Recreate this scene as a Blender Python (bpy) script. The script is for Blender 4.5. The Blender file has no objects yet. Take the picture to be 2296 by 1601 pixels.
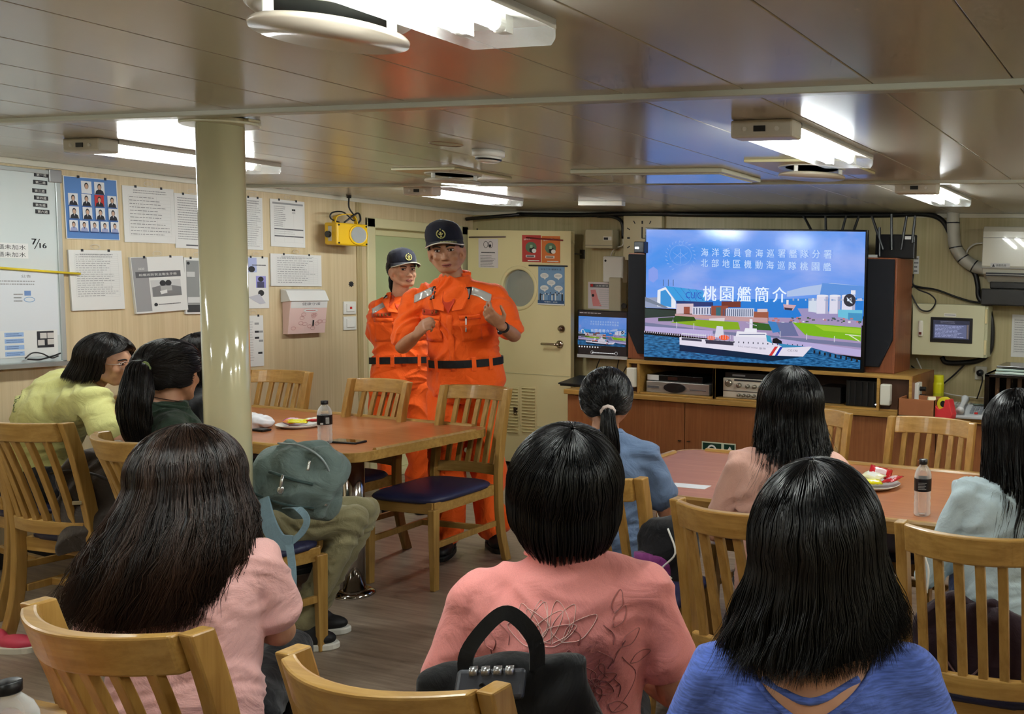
import bpy, bmesh, math, random
import numpy as np
from mathutils import Vector, Matrix, Euler, noise
random.seed(7)
PI = math.pi
R = math.radians
SC = bpy.context.scene
COL = SC.collection
V = Vector

# ------------------------------------------------------------------ camera, world, light, exposure
W_, H_, F_ = 2296.0, 1601.0, 2005.0
CXP, CYP = 2026.0, 784.5                 # principal point (the photograph is an off-centre crop)
PITCH, ROLL, AZ, CAMH = R(4.14), R(1.63), R(106.76), 1.55
CEIL = 2.055
fw = V((math.cos(AZ)*math.cos(PITCH), math.sin(AZ)*math.cos(PITCH), -math.sin(PITCH)))
ri = V((math.sin(AZ), -math.cos(AZ), 0)); up0 = ri.cross(fw)
r2 = ri*math.cos(ROLL) + up0*math.sin(ROLL); u2 = up0*math.cos(ROLL) - ri*math.sin(ROLL)
CAMP = V((0, 0, CAMH))
cam = bpy.data.cameras.new('camera'); camo = bpy.data.objects.new('camera', cam); COL.objects.link(camo)
cam.sensor_fit = 'HORIZONTAL'; cam.sensor_width = 36; cam.lens = 36*F_/W_
cam.shift_x = -(CXP - W_/2)/W_; cam.shift_y = (CYP - H_/2)/W_
cam.clip_start = .05; cam.clip_end = 60
m = Matrix((( r2.x, u2.x, -fw.x, 0), (r2.y, u2.y, -fw.y, 0), (r2.z, u2.z, -fw.z, CAMH), (0, 0, 0, 1)))
camo.matrix_world = m
SC.camera = camo
SC.view_settings.view_transform = 'Standard'; SC.view_settings.look = 'None'
SC.view_settings.gamma = 1; SC.view_settings.use_curve_mapping = False
SC.view_settings.exposure = .88
cy = SC.cycles
cy.max_bounces = 6; cy.diffuse_bounces = 3; cy.glossy_bounces = 3; cy.transmission_bounces = 4; cy.transparent_max_bounces = 10
cy.caustics_reflective = False; cy.caustics_refractive = False; cy.sample_clamp_indirect = 6
cy.use_adaptive_sampling = True; cy.adaptive_threshold = .05; cy.adaptive_min_samples = 10
wd = bpy.data.worlds.new('world'); SC.world = wd; wd.use_nodes = True
wd.node_tree.nodes['Background'].inputs[0].default_value = (.9, .95, 1, 1)
wd.node_tree.nodes['Background'].inputs[1].default_value = .02
TUBE_STRENGTH = 62.0
ROOM_LIGHT = 6.0

def ray(x, y): return r2*((x-CXP)/F_) - u2*((y-CYP)/F_) + fw
def on(x, y, ax, v):
    d = ray(x, y); return CAMP + d*((v - CAMP[ax])/d[ax])
def Zp(x, y, v): return on(x, y, 2, v)     # point of a horizontal plane seen at a photo pixel
def Yp(x, y, v): return on(x, y, 1, v)     # the same on a plane parallel to the back wall
def Xp(x, y, v): return on(x, y, 0, v)     # the same on a plane parallel to the left wall

# ------------------------------------------------------------------ materials
MATS = {}
def srgb(c):
    return tuple((x/255/12.92 if x/255 <= .04045 else ((x/255+.055)/1.055)**2.4) for x in c)
def base(name):
    mt = bpy.data.materials.new(name); mt.use_nodes = True
    nt = mt.node_tree; return mt, nt, nt.nodes['Principled BSDF']
def M(rgb, rough=.5, metal=0, spec=.5, bump=0, bscale=200, trans=0, var=0, coat=0, sheen=0, stretch=None, alpha=1, ior=1.45):
    """procedural material: slight noise in colour and bump"""
    key = ('M', rgb, rough, metal, spec, bump, bscale, trans, var, coat, sheen, stretch, alpha, ior)
    if key in MATS: return MATS[key]
    mt, nt, b = base('surface_%d' % len(MATS)); c = srgb(rgb)
    b.inputs['Base Color'].default_value = (*c, 1); b.inputs['Roughness'].default_value = rough
    b.inputs['Metallic'].default_value = metal; b.inputs['Specular IOR Level'].default_value = spec
    b.inputs['Transmission Weight'].default_value = trans; b.inputs['Coat Weight'].default_value = coat
    b.inputs['Sheen Weight'].default_value = sheen; b.inputs['Alpha'].default_value = alpha; b.inputs['IOR'].default_value = ior
    if bump or var:
        tc = nt.nodes.new('ShaderNodeTexCoord'); n = nt.nodes.new('ShaderNodeTexNoise')
        n.inputs['Scale'].default_value = bscale; n.inputs['Detail'].default_value = 4
        src = tc.outputs['Object']
        if stretch:
            mp = nt.nodes.new('ShaderNodeMapping'); mp.inputs['Scale'].default_value = stretch
            nt.links.new(src, mp.inputs[0]); src = mp.outputs[0]
        nt.links.new(src, n.inputs['Vector'])
        if bump:
            bp = nt.nodes.new('ShaderNodeBump'); bp.inputs['Strength'].default_value = bump; bp.inputs['Distance'].default_value = .004
            nt.links.new(n.outputs['Fac'], bp.inputs['Height']); nt.links.new(bp.outputs[0], b.inputs['Normal'])
        if var:
            cr = nt.nodes.new('ShaderNodeValToRGB'); cr.color_ramp.elements[0].position = .3; cr.color_ramp.elements[1].position = .7
            cr.color_ramp.elements[0].color = (*[x*(1-var) for x in c], 1); cr.color_ramp.elements[1].color = (*[min(1, x*(1+var)) for x in c], 1)
            nt.links.new(n.outputs['Fac'], cr.inputs[0]); nt.links.new(cr.outputs[0], b.inputs['Base Color'])
    MATS[key] = mt; return mt
def E(rgb, s=1.0):
    key = ('E', rgb, s)
    if key in MATS: return MATS[key]
    mt, nt, b = base('glow_%d' % len(MATS)); c = srgb(rgb)
    b.inputs['Base Color'].default_value = (0, 0, 0, 1); b.inputs['Roughness'].default_value = .15
    b.inputs['Emission Color'].default_value = (*c, 1); b.inputs['Emission Strength'].default_value = s
    if s < 5: mt.cycles.emission_sampling = 'NONE'
    MATS[key] = mt; return mt
def grain(name, c1, c2, axis, scale=1.0, rough=.4, coat=0, bump=.05, fine=60, long=1.2, seam=None, spec=.5, c3=None):
    """streaky wood or laminate: noise stretched along one object axis, optional dark seams"""
    mt, nt, b = base(name); N, L = nt.nodes, nt.links
    tc = N.new('ShaderNodeTexCoord'); mp = N.new('ShaderNodeMapping')
    s = [fine*scale]*3; s[axis] = long*scale; mp.inputs['Scale'].default_value = s
    L.new(tc.outputs['Object'], mp.inputs[0])
    n = N.new('ShaderNodeTexNoise'); n.inputs['Scale'].default_value = 1; n.inputs['Detail'].default_value = 6; n.inputs['Roughness'].default_value = .65
    L.new(mp.outputs[0], n.inputs['Vector'])
    mp2 = N.new('ShaderNodeMapping'); s2 = [7*scale]*3; s2[axis] = .35*scale; mp2.inputs['Scale'].default_value = s2
    L.new(tc.outputs['Object'], mp2.inputs[0]); n2 = N.new('ShaderNodeTexNoise'); n2.inputs['Scale'].default_value = 1; n2.inputs['Detail'].default_value = 3
    L.new(mp2.outputs[0], n2.inputs['Vector'])
    cr = N.new('ShaderNodeValToRGB'); e = cr.color_ramp.elements
    e[0].position = .36; e[1].position = .62; e[0].color = (*srgb(c2), 1); e[1].color = (*srgb(c1), 1)
    L.new(n.outputs['Fac'], cr.inputs[0])
    mx = N.new('ShaderNodeMix'); mx.data_type = 'RGBA'; mx.blend_type = 'MIX'
    cr2 = N.new('ShaderNodeValToRGB'); cr2.color_ramp.elements[0].position = .4; cr2.color_ramp.elements[1].position = .62
    cr2.color_ramp.elements[0].color = (0, 0, 0, 1); cr2.color_ramp.elements[1].color = (.55, .55, .55, 1)
    L.new(n2.outputs['Fac'], cr2.inputs[0]); L.new(cr2.outputs[0], mx.inputs['Factor'])
    L.new(cr.outputs[0], mx.inputs['A']); mx.inputs['B'].default_value = (*srgb(c3 or c2), 1)
    L.new(mx.outputs['Result'], b.inputs['Base Color'])
    b.inputs['Roughness'].default_value = rough; b.inputs['Coat Weight'].default_value = coat; b.inputs['Coat Roughness'].default_value = .15
    b.inputs['Specular IOR Level'].default_value = spec
    if bump:
        bp = N.new('ShaderNodeBump'); bp.inputs['Strength'].default_value = bump; bp.inputs['Distance'].default_value = .002
        L.new(n.outputs['Fac'], bp.inputs['Height']); L.new(bp.outputs[0], b.inputs['Normal'])
    return mt
def cloth(rgb, rough=.9, fold=.5, weave=0, var=.06, heather=0):
    key = ('C', rgb, rough, fold, weave, heather)
    if key in MATS: return MATS[key]
    mt, nt, b = base('cloth_%d' % len(MATS)); N, L = nt.nodes, nt.links; c = srgb(rgb)
    tc = N.new('ShaderNodeTexCoord')
    n = N.new('ShaderNodeTexNoise'); n.inputs['Scale'].default_value = 9; n.inputs['Detail'].default_value = 5; n.inputs['Distortion'].default_value = 1.6
    L.new(tc.outputs['Object'], n.inputs['Vector'])
    n2 = N.new('ShaderNodeTexNoise'); n2.inputs['Scale'].default_value = 700 if not heather else 160; n2.inputs['Detail'].default_value = 2
    if heather:
        mp = N.new('ShaderNodeMapping'); mp.inputs['Scale'].default_value = (.25, .25, 2.2); L.new(tc.outputs['Object'], mp.inputs[0]); L.new(mp.outputs[0], n2.inputs['Vector'])
    else: L.new(tc.outputs['Object'], n2.inputs['Vector'])
    cr = N.new('ShaderNodeValToRGB'); v = var + heather
    cr.color_ramp.elements[0].position = .35; cr.color_ramp.elements[1].position = .65
    cr.color_ramp.elements[0].color = (*[x*(1-v) for x in c], 1); cr.color_ramp.elements[1].color = (*[min(1, x*(1+v)) for x in c], 1)
    L.new(n2.outputs['Fac'], cr.inputs[0]); L.new(cr.outputs[0], b.inputs['Base Color'])
    b1 = N.new('ShaderNodeBump'); b1.inputs['Strength'].default_value = fold; b1.inputs['Distance'].default_value = .02
    L.new(n.outputs['Fac'], b1.inputs['Height'])
    b2 = N.new('ShaderNodeBump'); b2.inputs['Strength'].default_value = .12; b2.inputs['Distance'].default_value = .001
    L.new(n2.outputs['Fac'], b2.inputs['Height']); L.new(b1.outputs[0], b2.inputs['Normal']); L.new(b2.outputs[0], b.inputs['Normal'])
    b.inputs['Roughness'].default_value = rough; b.inputs['Sheen Weight'].default_value = .15; b.inputs['Specular IOR Level'].default_value = .25
    MATS[key] = mt; return mt
def skin(rgb, rough=.5):
    key = ('S', rgb)
    if key in MATS: return MATS[key]
    mt, nt, b = base('skin_%d' % len(MATS)); N, L = nt.nodes, nt.links; c = srgb(rgb)
    tc = N.new('ShaderNodeTexCoord'); n = N.new('ShaderNodeTexNoise'); n.inputs['Scale'].default_value = 25; n.inputs['Detail'].default_value = 5
    L.new(tc.outputs['Object'], n.inputs['Vector']); cr = N.new('ShaderNodeValToRGB')
    cr.color_ramp.elements[0].position = .3; cr.color_ramp.elements[1].position = .7
    cr.color_ramp.elements[0].color = (c[0]*.9, c[1]*.8, c[2]*.76, 1); cr.color_ramp.elements[1].color = (c[0]*1.05, c[1]*1.03, c[2], 1)
    L.new(n.outputs['Fac'], cr.inputs[0]); L.new(cr.outputs[0], b.inputs['Base Color'])
    b.inputs['Roughness'].default_value = rough; b.inputs['Subsurface Weight'].default_value = 0
    b.inputs['Subsurface Radius'].default_value = (.012, .004, .002)
    MATS[key] = mt; return mt
def hairmat(dark, light, rough=.34):
    key = ('H', dark, light)
    if key in MATS: return MATS[key]
    mt, nt, b = base('hair_%d' % len(MATS)); N, L = nt.nodes, nt.links
    at = N.new('ShaderNodeAttribute'); at.attribute_name = 'shade'; cr = N.new('ShaderNodeValToRGB')
    cr.color_ramp.elements[0].color = (*srgb(dark), 1); cr.color_ramp.elements[1].color = (*srgb(light), 1)
    L.new(at.outputs['Fac'], cr.inputs[0]); L.new(cr.outputs[0], b.inputs['Base Color'])
    b.inputs['Roughness'].default_value = rough; b.inputs['Specular IOR Level'].default_value = .38
    MATS[key] = mt; return mt

OAK = grain('oak', (186, 146, 78), (158, 117, 54), 2, 1, rough=.38, coat=.25, fine=55, long=2.5)
OAKX = grain('oak_cross', (188, 148, 80), (160, 119, 56), 0, 1, rough=.38, coat=.25, fine=55, long=2.5)
CHERRY = grain('cherry_laminate', (184, 118, 74), (166, 98, 56), 0, 1, rough=.34, coat=.15, fine=70, long=3, bump=.01)
CABW = grain('cabinet_veneer', (152, 96, 56), (130, 76, 40), 2, 1, rough=.4, coat=.15, fine=60, long=2.5, bump=.01)
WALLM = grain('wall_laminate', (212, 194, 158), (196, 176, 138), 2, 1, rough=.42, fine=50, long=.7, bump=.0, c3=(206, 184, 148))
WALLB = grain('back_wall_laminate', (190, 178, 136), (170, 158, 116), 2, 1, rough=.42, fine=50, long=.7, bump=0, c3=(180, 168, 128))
BLACKP = M((22, 22, 24), .4); CHROME = M((200, 198, 194), .12, 1); WHITEP = M((225, 224, 218), .45); STEELD = M((120, 120, 120), .3, 1)
NAVY = cloth((18, 20, 36), .8, .25)
ORANGE = cloth((255, 98, 22), .8, .55)

# ------------------------------------------------------------------ object helpers
def tag(o, label=None, cat=None, group=None, kind=None):
    if label: o['label'] = label
    if cat: o['category'] = cat
    if group: o['group'] = group
    if kind: o['kind'] = kind
    return o
def empty(name, loc=(0, 0, 0), rz=0, label=None, cat=None, group=None):
    o = bpy.data.objects.new(name, None); COL.objects.link(o); o.empty_display_size = .05
    o.location = loc; o.rotation_euler = (0, 0, rz); return tag(o, label, cat, group)
def link(name, me, mats, parent=None, smooth=False):
    o = bpy.data.objects.new(name, me); COL.objects.link(o)
    if mats is not None:
        if len(me.materials): me.materials.clear()
        for x in (mats if isinstance(mats, (list, tuple)) else [mats]): me.materials.append(x)
    if smooth:
        for p in me.polygons: p.use_smooth = True
    if parent: o.parent = parent
    return o
def obj(name, bm, mats, parent=None, smooth=False, bevel=0, seg=2):
    me = bpy.data.meshes.new(name); bmesh.ops.recalc_face_normals(bm, faces=bm.faces[:]); bm.to_mesh(me); bm.free()
    o = link(name, me, mats, parent, smooth)
    if bevel:
        md = o.modifiers.new('bevel', 'BEVEL'); md.width = bevel; md.segments = seg; md.limit_method = 'ANGLE'; md.angle_limit = R(40)
    return o
def NB(): return bmesh.new()
def setmi(faces, mi):
    for f in faces: f.material_index = mi
def box(bm, x0, x1, y0, y1, z0, z1, mi=0, mat=None):
    vs = [bm.verts.new((x, y, z)) for x in (x0, x1) for y in (y0, y1) for z in (z0, z1)]
    if mat is not None:
        for v in vs: v.co = mat @ v.co
    fs = [bm.faces.new([vs[i] for i in q]) for q in ((0, 1, 3, 2), (4, 6, 7, 5), (0, 4, 5, 1), (2, 3, 7, 6), (0, 2, 6, 4), (1, 5, 7, 3))]
    setmi(fs, mi); return vs
def rings(bm, rs, cap=True, mi=0, closed=True):
    """rs: list of rings (lists of points)"""
    rr = [[bm.verts.new(p) for p in r] for r in rs]; n = len(rr[0])
    for a, b in zip(rr[:-1], rr[1:]):
        for i in range(n if closed else n-1):
            f = bm.faces.new((a[i], a[(i+1) % n], b[(i+1) % n], b[i])); f.material_index = mi
    if cap:
        f = bm.faces.new(rr[0][::-1]); f.material_index = mi; f = bm.faces.new(rr[-1]); f.material_index = mi
def frame(d):
    d = V(d).normalized(); h = V((0, 0, 1)) if abs(d.z) < .95 else V((1, 0, 0))
    a = h.cross(d).normalized(); return a, d.cross(a)
def cyl(bm, p0, p1, r0, r1=None, n=16, mi=0, cap=True):
    r1 = r0 if r1 is None else r1; p0, p1 = V(p0), V(p1); a, b = frame(p1-p0)
    rings(bm, [[p + (a*math.cos(2*PI*i/n) + b*math.sin(2*PI*i/n))*r for i in range(n)] for p, r in ((p0, r0), (p1, r1))], cap, mi)
def ell(bm, c, r, rot=None, n=16, mi=0):
    mt = Matrix.Translation(V(c)) @ (rot.to_4x4() if rot is not None else Matrix()) @ Matrix.Diagonal((*(r if hasattr(r, '__len__') else (r, r, r)), 1))
    m = max(8, n*2//3); rs = []
    for j in range(1, m):
        t = PI*j/m; rs.append([mt @ V((math.sin(t)*math.cos(2*PI*i/n), math.sin(t)*math.sin(2*PI*i/n), -math.cos(t))) for i in range(n)])
    rr = [[bm.verts.new(p) for p in r] for r in rs]; a, b = bm.verts.new(mt @ V((0, 0, -1))), bm.verts.new(mt @ V((0, 0, 1)))
    for i in range(n):
        k = (i+1) % n; bm.faces.new((a, rr[0][k], rr[0][i])).material_index = mi; bm.faces.new((b, rr[-1][i], rr[-1][k])).material_index = mi
        for p, q in zip(rr[:-1], rr[1:]): bm.faces.new((p[i], p[k], q[k], q[i])).material_index = mi
def cap_(bm, p0, r0, p1, r1=None, n=14, mi=0):
    r1 = r0 if r1 is None else r1; cyl(bm, p0, p1, r0, r1, n, mi); ell(bm, p0, r0*1.001, n=n, mi=mi); ell(bm, p1, r1*1.001, n=n, mi=mi)
def loft(bm, secs, n=24, mi=0, p=2.0, cap=True):
    """secs: (centre, half width x, half depth y) horizontal ellipses, or with a 4th item rotation matrix"""
    rs = []
    for s in secs:
        c, a, b = V(s[0]), s[1], s[2]; q = s[3] if len(s) > 3 else None; ring = []
        for i in range(n):
            t = 2*PI*i/n; ct, st = math.cos(t), math.sin(t)
            v = V((a*math.copysign(abs(ct)**(2/p), ct), b*math.copysign(abs(st)**(2/p), st), 0))
            ring.append(c + (q @ v if q is not None else v))
        rs.append(ring)
    rings(bm, rs, cap, mi)
def lathe(bm, prof, c=(0, 0, 0), n=24, mi=0, cap=True, axis=None):
    c = V(c); rs = []
    q = V((0, 0, 1)).rotation_difference(V(axis)).to_matrix() if axis is not None else None
    for r, z in prof:
        ring = [V((r*math.cos(2*PI*i/n), r*math.sin(2*PI*i/n), z)) for i in range(n)]
        rs.append([c + (q @ v if q is not None else v) for v in ring])
    rings(bm, rs, cap, mi)
def crom(pts, k=6):
    P = [V(p) for p in pts]; P = [P[0]*2-P[1]] + P + [P[-1]*2-P[-2]]; out = []
    for i in range(1, len(P)-2):
        a, b, c, d = P[i-1:i+3]
        for j in range(k):
            t = j/k; out.append(.5*((2*b) + (c-a)*t + (2*a-5*b+4*c-d)*t*t + (3*b-a-3*c+d)*t**3))
    out.append(P[-2]); return out
def tube(bm, pts, r, n=8, mi=0, smooth=6, cap=True):
    P = crom(pts, smooth) if smooth else [V(p) for p in pts]; rs = []; a = None
    for i, p in enumerate(P):
        d = (P[min(i+1, len(P)-1)] - P[max(i-1, 0)])
        if d.length < 1e-9: d = V((0, 0, 1))
        d.normalize()
        if a is None: a, _ = frame(d)
        a = (a - d*a.dot(d)).normalized(); b = d.cross(a); rad = r(i/(len(P)-1)) if callable(r) else r
        rs.append([p + (a*math.cos(2*PI*j/n) + b*math.sin(2*PI*j/n))*rad for j in range(n)])
    rings(bm, rs, cap, mi)
def strap(bm, pts, side, w, t=.003, mi=0, k=6):
    """flat webbing along a path; side = direction of its width"""
    P = crom(pts, k); rs = []
    for i, p in enumerate(P):
        d = (P[min(i+1, len(P)-1)] - P[max(i-1, 0)]).normalized(); s = side(i/(len(P)-1)) if callable(side) else V(side)
        s = (s - d*s.dot(d)).normalized(); nn = d.cross(s)
        rs.append([p+s*w/2+nn*t/2, p-s*w/2+nn*t/2, p-s*w/2-nn*t/2, p+s*w/2-nn*t/2])
    rings(bm, rs, True, mi)
def remesh(bm, voxel=.008, smooth=6, disp=None):
    me = bpy.data.meshes.new('t'); bm.to_mesh(me); bm.free()
    o = bpy.data.objects.new('t', me); COL.objects.link(o)
    r = o.modifiers.new('r', 'REMESH'); r.mode = 'VOXEL'; r.voxel_size = voxel
    if smooth:
        s = o.modifiers.new('s', 'SMOOTH'); s.factor = .5; s.iterations = smooth
    dg = bpy.context.evaluated_depsgraph_get(); out = bpy.data.meshes.new_from_object(o.evaluated_get(dg))
    bpy.data.objects.remove(o); bpy.data.meshes.remove(me)
    n = len(out.vertices)
    if disp:
        co = np.empty(n*3, np.float32); nr = np.empty(n*3, np.float32); out.vertices.foreach_get('co', co); out.vertex_normals.foreach_get('vector', nr)
        out.vertices.foreach_set('co', (co.reshape(-1, 3)+disp(co.reshape(-1, 3).astype(float), nr.reshape(-1, 3).astype(float))).astype(np.float32).ravel())
    out.polygons.foreach_set('use_smooth', np.ones(len(out.polygons), bool)); out.update()
    return out
_dirs = np.random.default_rng(3).normal(size=(9, 3)); _dirs /= np.linalg.norm(_dirs, axis=1, keepdims=True)
def pnoise(p, seed=0.0):
    """smooth pseudo-random field in about -1..1"""
    w = sum(np.sin(p @ _dirs[i]*(2.1+.83*i)+seed*1.7+i*2.4) for i in range(4))*.35
    return sum(np.sin((p @ _dirs[i])*(3.0+1.37*(i-4))+w*1.5+seed+i*1.9) for i in range(4, 9))/3.2
def folds(amp=.006, sc=9, squash=(1, 1, 1)):
    def f(co, n):
        q = co*np.array(squash)*sc*.36; w = pnoise(q*.7, 5)[:, None]*np.array([.7, .7, 1.3])
        return n*(amp*(1-np.abs(pnoise(q+w, 1))*2.2) + amp*.3*pnoise(q*3, 2))[:, None]
    return f
def copy_tree(o, parent=None):
    c = o.copy(); COL.objects.link(c)
    if parent: c.parent = parent
    for ch in [x for x in o.children]: copy_tree(ch, c)
    return c

# ------------------------------------------------------------------ flat boards (posters, screens, notices, lettering)
_glyph = {}
def glyphs(s):
    if s in _glyph: return _glyph[s]
    cu = bpy.data.curves.new('t', 'FONT'); cu.body = s; cu.size = 1; cu.resolution_u = 3
    o = bpy.data.objects.new('t', cu); COL.objects.link(o)
    dg = bpy.context.evaluated_depsgraph_get(); dg.update(); me = bpy.data.meshes.new_from_object(o.evaluated_get(dg))
    vs = [tuple(v.co) for v in me.vertices]; fs = [tuple(p.vertices) for p in me.polygons]
    bpy.data.objects.remove(o); bpy.data.meshes.remove(me)
    if vs:
        x0 = min(v[0] for v in vs); x1 = max(v[0] for v in vs); y0 = min(v[1] for v in vs); y1 = max(v[1] for v in vs)
    else: x0 = y0 = 0; x1 = y1 = 1
    _glyph[s] = (vs, fs, x0, x1, y0, y1); return _glyph[s]
class Board:
    """2-D drawing on a plane: origin top-left, u right, v down, n towards the viewer"""
    def __init__(s, o, u, v, n, eps=.00012):
        s.o, s.u, s.v, s.n = V(o), V(u).normalized(), V(v).normalized(), V(n).normalized()
        s.bm = NB(); s.mats = []; s.k = 0; s.eps = eps
    def mi(s, m):
        if m not in s.mats: s.mats.append(m)
        return s.mats.index(m)
    def P(s, x, y, lift=None): return s.o + s.u*x + s.v*y + s.n*(s.eps*s.k if lift is None else lift)
    def slab(s, x0, y0, x1, y1, t, m, lift=0):
        """a box of thickness t with its back on the plane; the drawing then starts on its face"""
        pts = [(x0, y0), (x1, y0), (x1, y1), (x0, y1)]
        rings(s.bm, [[s.o+s.u*x+s.v*y+s.n*lift for x, y in pts], [s.o+s.u*x+s.v*y+s.n*(lift+t) for x, y in pts]], True, s.mi(m))
        s.k = int((lift+t)/s.eps)+2; return s
    def poly(s, pts, m, step=1):
        s.k += step; f = s.bm.faces.new([s.bm.verts.new(s.P(x, y)) for x, y in pts]); f.material_index = s.mi(m); return s
    def rect(s, x0, y0, x1, y1, m, step=1): return s.poly([(x0, y0), (x1, y0), (x1, y1), (x0, y1)], m, step)
    def disc(s, x, y, r, m, ry=None, n=20, a0=0, a1=2*PI): return s.poly([(x+r*math.cos(a0+(a1-a0)*i/n), y+(ry or r)*math.sin(a0+(a1-a0)*i/n)) for i in range(n+(0 if a1-a0 > 6.2 else 1))], m)
    def ring(s, x, y, r, w, m, ry=None, n=28, a0=0, a1=2*PI):
        s.k += 1; ry = ry or r
        for i in range(n):
            t0, t1 = a0+(a1-a0)*i/n, a0+(a1-a0)*(i+1)/n
            q = [(x+(r+d)*math.cos(t), y+(ry+d)*math.sin(t)) for t, d in ((t0, -w/2), (t1, -w/2), (t1, w/2), (t0, w/2))]
            f = s.bm.faces.new([s.bm.verts.new(s.P(a, b)) for a, b in q]); f.material_index = s.mi(m)
        return s
    def line(s, x0, y0, x1, y1, w, m, step=0):
        dx, dy = x1-x0, y1-y0; L = math.hypot(dx, dy) or 1; nx, ny = -dy/L*w/2, dx/L*w/2
        return s.poly([(x0+nx, y0+ny), (x1+nx, y1+ny), (x1-nx, y1-ny), (x0-nx, y0-ny)], m, step)
    def pline(s, pts, w, m):
        s.k += 1
        for a, b in zip(pts[:-1], pts[1:]): s.line(*a, *b, w, m)
        return s
    def text(s, t, x, y, h, m, w=None, ang=0, bold=0):
        """text in the box whose top-left is x,y; h = glyph height, w = forced width"""
        vs, fs, x0, x1, y0, y1 = glyphs(t); sy = h/(y1-y0); sx = (w/(x1-x0)) if w else sy; s.k += 1; mi = s.mi(m)
        for off in ([0] if not bold else [-bold, 0, bold]):
            pts = []
            for a, b, _ in vs:
                px, py = (a-x0)*sx+off, (y1-b)*sy; pts.append(s.bm.verts.new(s.P(x+px*math.cos(ang)-py*math.sin(ang), y+px*math.sin(ang)+py*math.cos(ang), s.eps*s.k+(.00002 if off else 0))))
            for f in fs:
                try: s.bm.faces.new([pts[i] for i in f]).material_index = mi
                except ValueError: pass
        return s
    def lines(s, x0, y0, x1, y1, n, m, th=.35, ragged=.3, seed=0, dash=.03):
        """rows of unreadably small print as short dark strokes"""
        rg = random.Random(seed); s.k += 1; dy = (y1-y0)/n
        for i in range(n):
            x, yy = x0, y0+dy*(i+.5); end = x1-(x1-x0)*rg.random()*ragged
            while x < end:
                L = min(end-x, dash*(x1-x0)*rg.uniform(.6, 2.2))
                s.line(x, yy, x+L, yy, dy*th, m); x += L+dash*(x1-x0)*.35
        return s
    def grid(s, x0, y0, x1, y1, nx, ny, w, m):
        s.k += 1
        for i in range(nx+1): s.line(x0+(x1-x0)*i/nx, y0, x0+(x1-x0)*i/nx, y1, w, m)
        for i in range(ny+1): s.line(x0, y0+(y1-y0)*i/ny, x1, y0+(y1-y0)*i/ny, w, m)
        return s
    def build(s, name, parent=None):
        me = bpy.data.meshes.new(name); s.bm.to_mesh(me); s.bm.free(); return link(name, me, s.mats, parent)
# ================================================================== THE ROOM
def clearmat(t, rgb=(240, 244, 244), rough=.05):
    """thin clear plastic or glass: straight-through light plus a glossy skin"""
    key = ('K', t, rgb, rough)
    if key in MATS: return MATS[key]
    mt, nt, b = base('clear_%d' % len(MATS)); b.inputs['Base Color'].default_value = (*srgb(rgb), 1); b.inputs['Roughness'].default_value = rough
    tr = nt.nodes.new('ShaderNodeBsdfTransparent'); mx = nt.nodes.new('ShaderNodeMixShader'); fr = nt.nodes.new('ShaderNodeLayerWeight'); fr.inputs[0].default_value = .35
    mr = nt.nodes.new('ShaderNodeMapRange'); mr.inputs[3].default_value = 1-t; mr.inputs[4].default_value = 1
    nt.links.new(fr.outputs['Facing'], mr.inputs[0])
    nt.links.new(mr.outputs[0], mx.inputs[0]); nt.links.new(tr.outputs[0], mx.inputs[1]); nt.links.new(b.outputs[0], mx.inputs[2]); nt.links.new(mx.outputs[0], nt.nodes['Material Output'].inputs[0]); MATS[key] = mt; return mt
LX, BY, RX, FY = -5.57, 6.08, 1.7, -1.9       # left wall, back wall, right wall, wall behind the camera
def floor_mat():
    mt, nt, b = base('vinyl_plank_floor'); N, L = nt.nodes, nt.links
    tc = N.new('ShaderNodeTexCoord'); mp = N.new('ShaderNodeMapping'); mp.inputs['Scale'].default_value = (1, 1, 1)
    L.new(tc.outputs['Object'], mp.inputs[0])
    br = N.new('ShaderNodeTexBrick'); br.inputs['Scale'].default_value = 1; br.inputs['Brick Width'].default_value = .92; br.inputs['Row Height'].default_value = .152
    br.inputs['Mortar Size'].default_value = .0016; br.inputs['Color1'].default_value = (.3, .3, .3, 1); br.inputs['Color2'].default_value = (.7, .7, .7, 1); br.inputs['Mortar'].default_value = (0, 0, 0, 1)
    L.new(mp.outputs[0], br.inputs['Vector'])
    mp2 = N.new('ShaderNodeMapping'); mp2.inputs['Scale'].default_value = (2.2, 38, 1); L.new(tc.outputs['Object'], mp2.inputs[0])
    n = N.new('ShaderNodeTexNoise'); n.inputs['Scale'].default_value = 1; n.inputs['Detail'].default_value = 7; n.inputs['Roughness'].default_value = .7
    L.new(mp2.outputs[0], n.inputs['Vector'])
    cr = N.new('ShaderNodeValToRGB'); cr.color_ramp.elements[0].position = .3; cr.color_ramp.elements[1].position = .72
    cr.color_ramp.elements[0].color = (*srgb((124, 106, 90)), 1); cr.color_ramp.elements[1].color = (*srgb((186, 166, 146)), 1)
    L.new(n.outputs['Fac'], cr.inputs[0])
    mx = N.new('ShaderNodeMix'); mx.data_type = 'RGBA'; mx.blend_type = 'MULTIPLY'; mx.inputs['Factor'].default_value = .35
    L.new(cr.outputs[0], mx.inputs['A']); L.new(br.outputs['Color'], mx.inputs['B']); L.new(mx.outputs['Result'], b.inputs['Base Color'])
    b.inputs['Roughness'].default_value = .33; b.inputs['Specular IOR Level'].default_value = .5
    bp = N.new('ShaderNodeBump'); bp.inputs['Strength'].default_value = .12; bp.inputs['Distance'].default_value = .002
    L.new(n.outputs['Fac'], bp.inputs['Height']); L.new(bp.outputs[0], b.inputs['Normal'])
    return mt
FLOORM = floor_mat()
CEILM = M((178, 172, 160), .19, spec=.6, bump=.05, bscale=2.2, stretch=(3, 1, 1))
CREAM = M((222, 208, 160), .35); CREAMD = M((196, 188, 146), .4)
TRIMM = M((178, 180, 164), .3)
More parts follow.
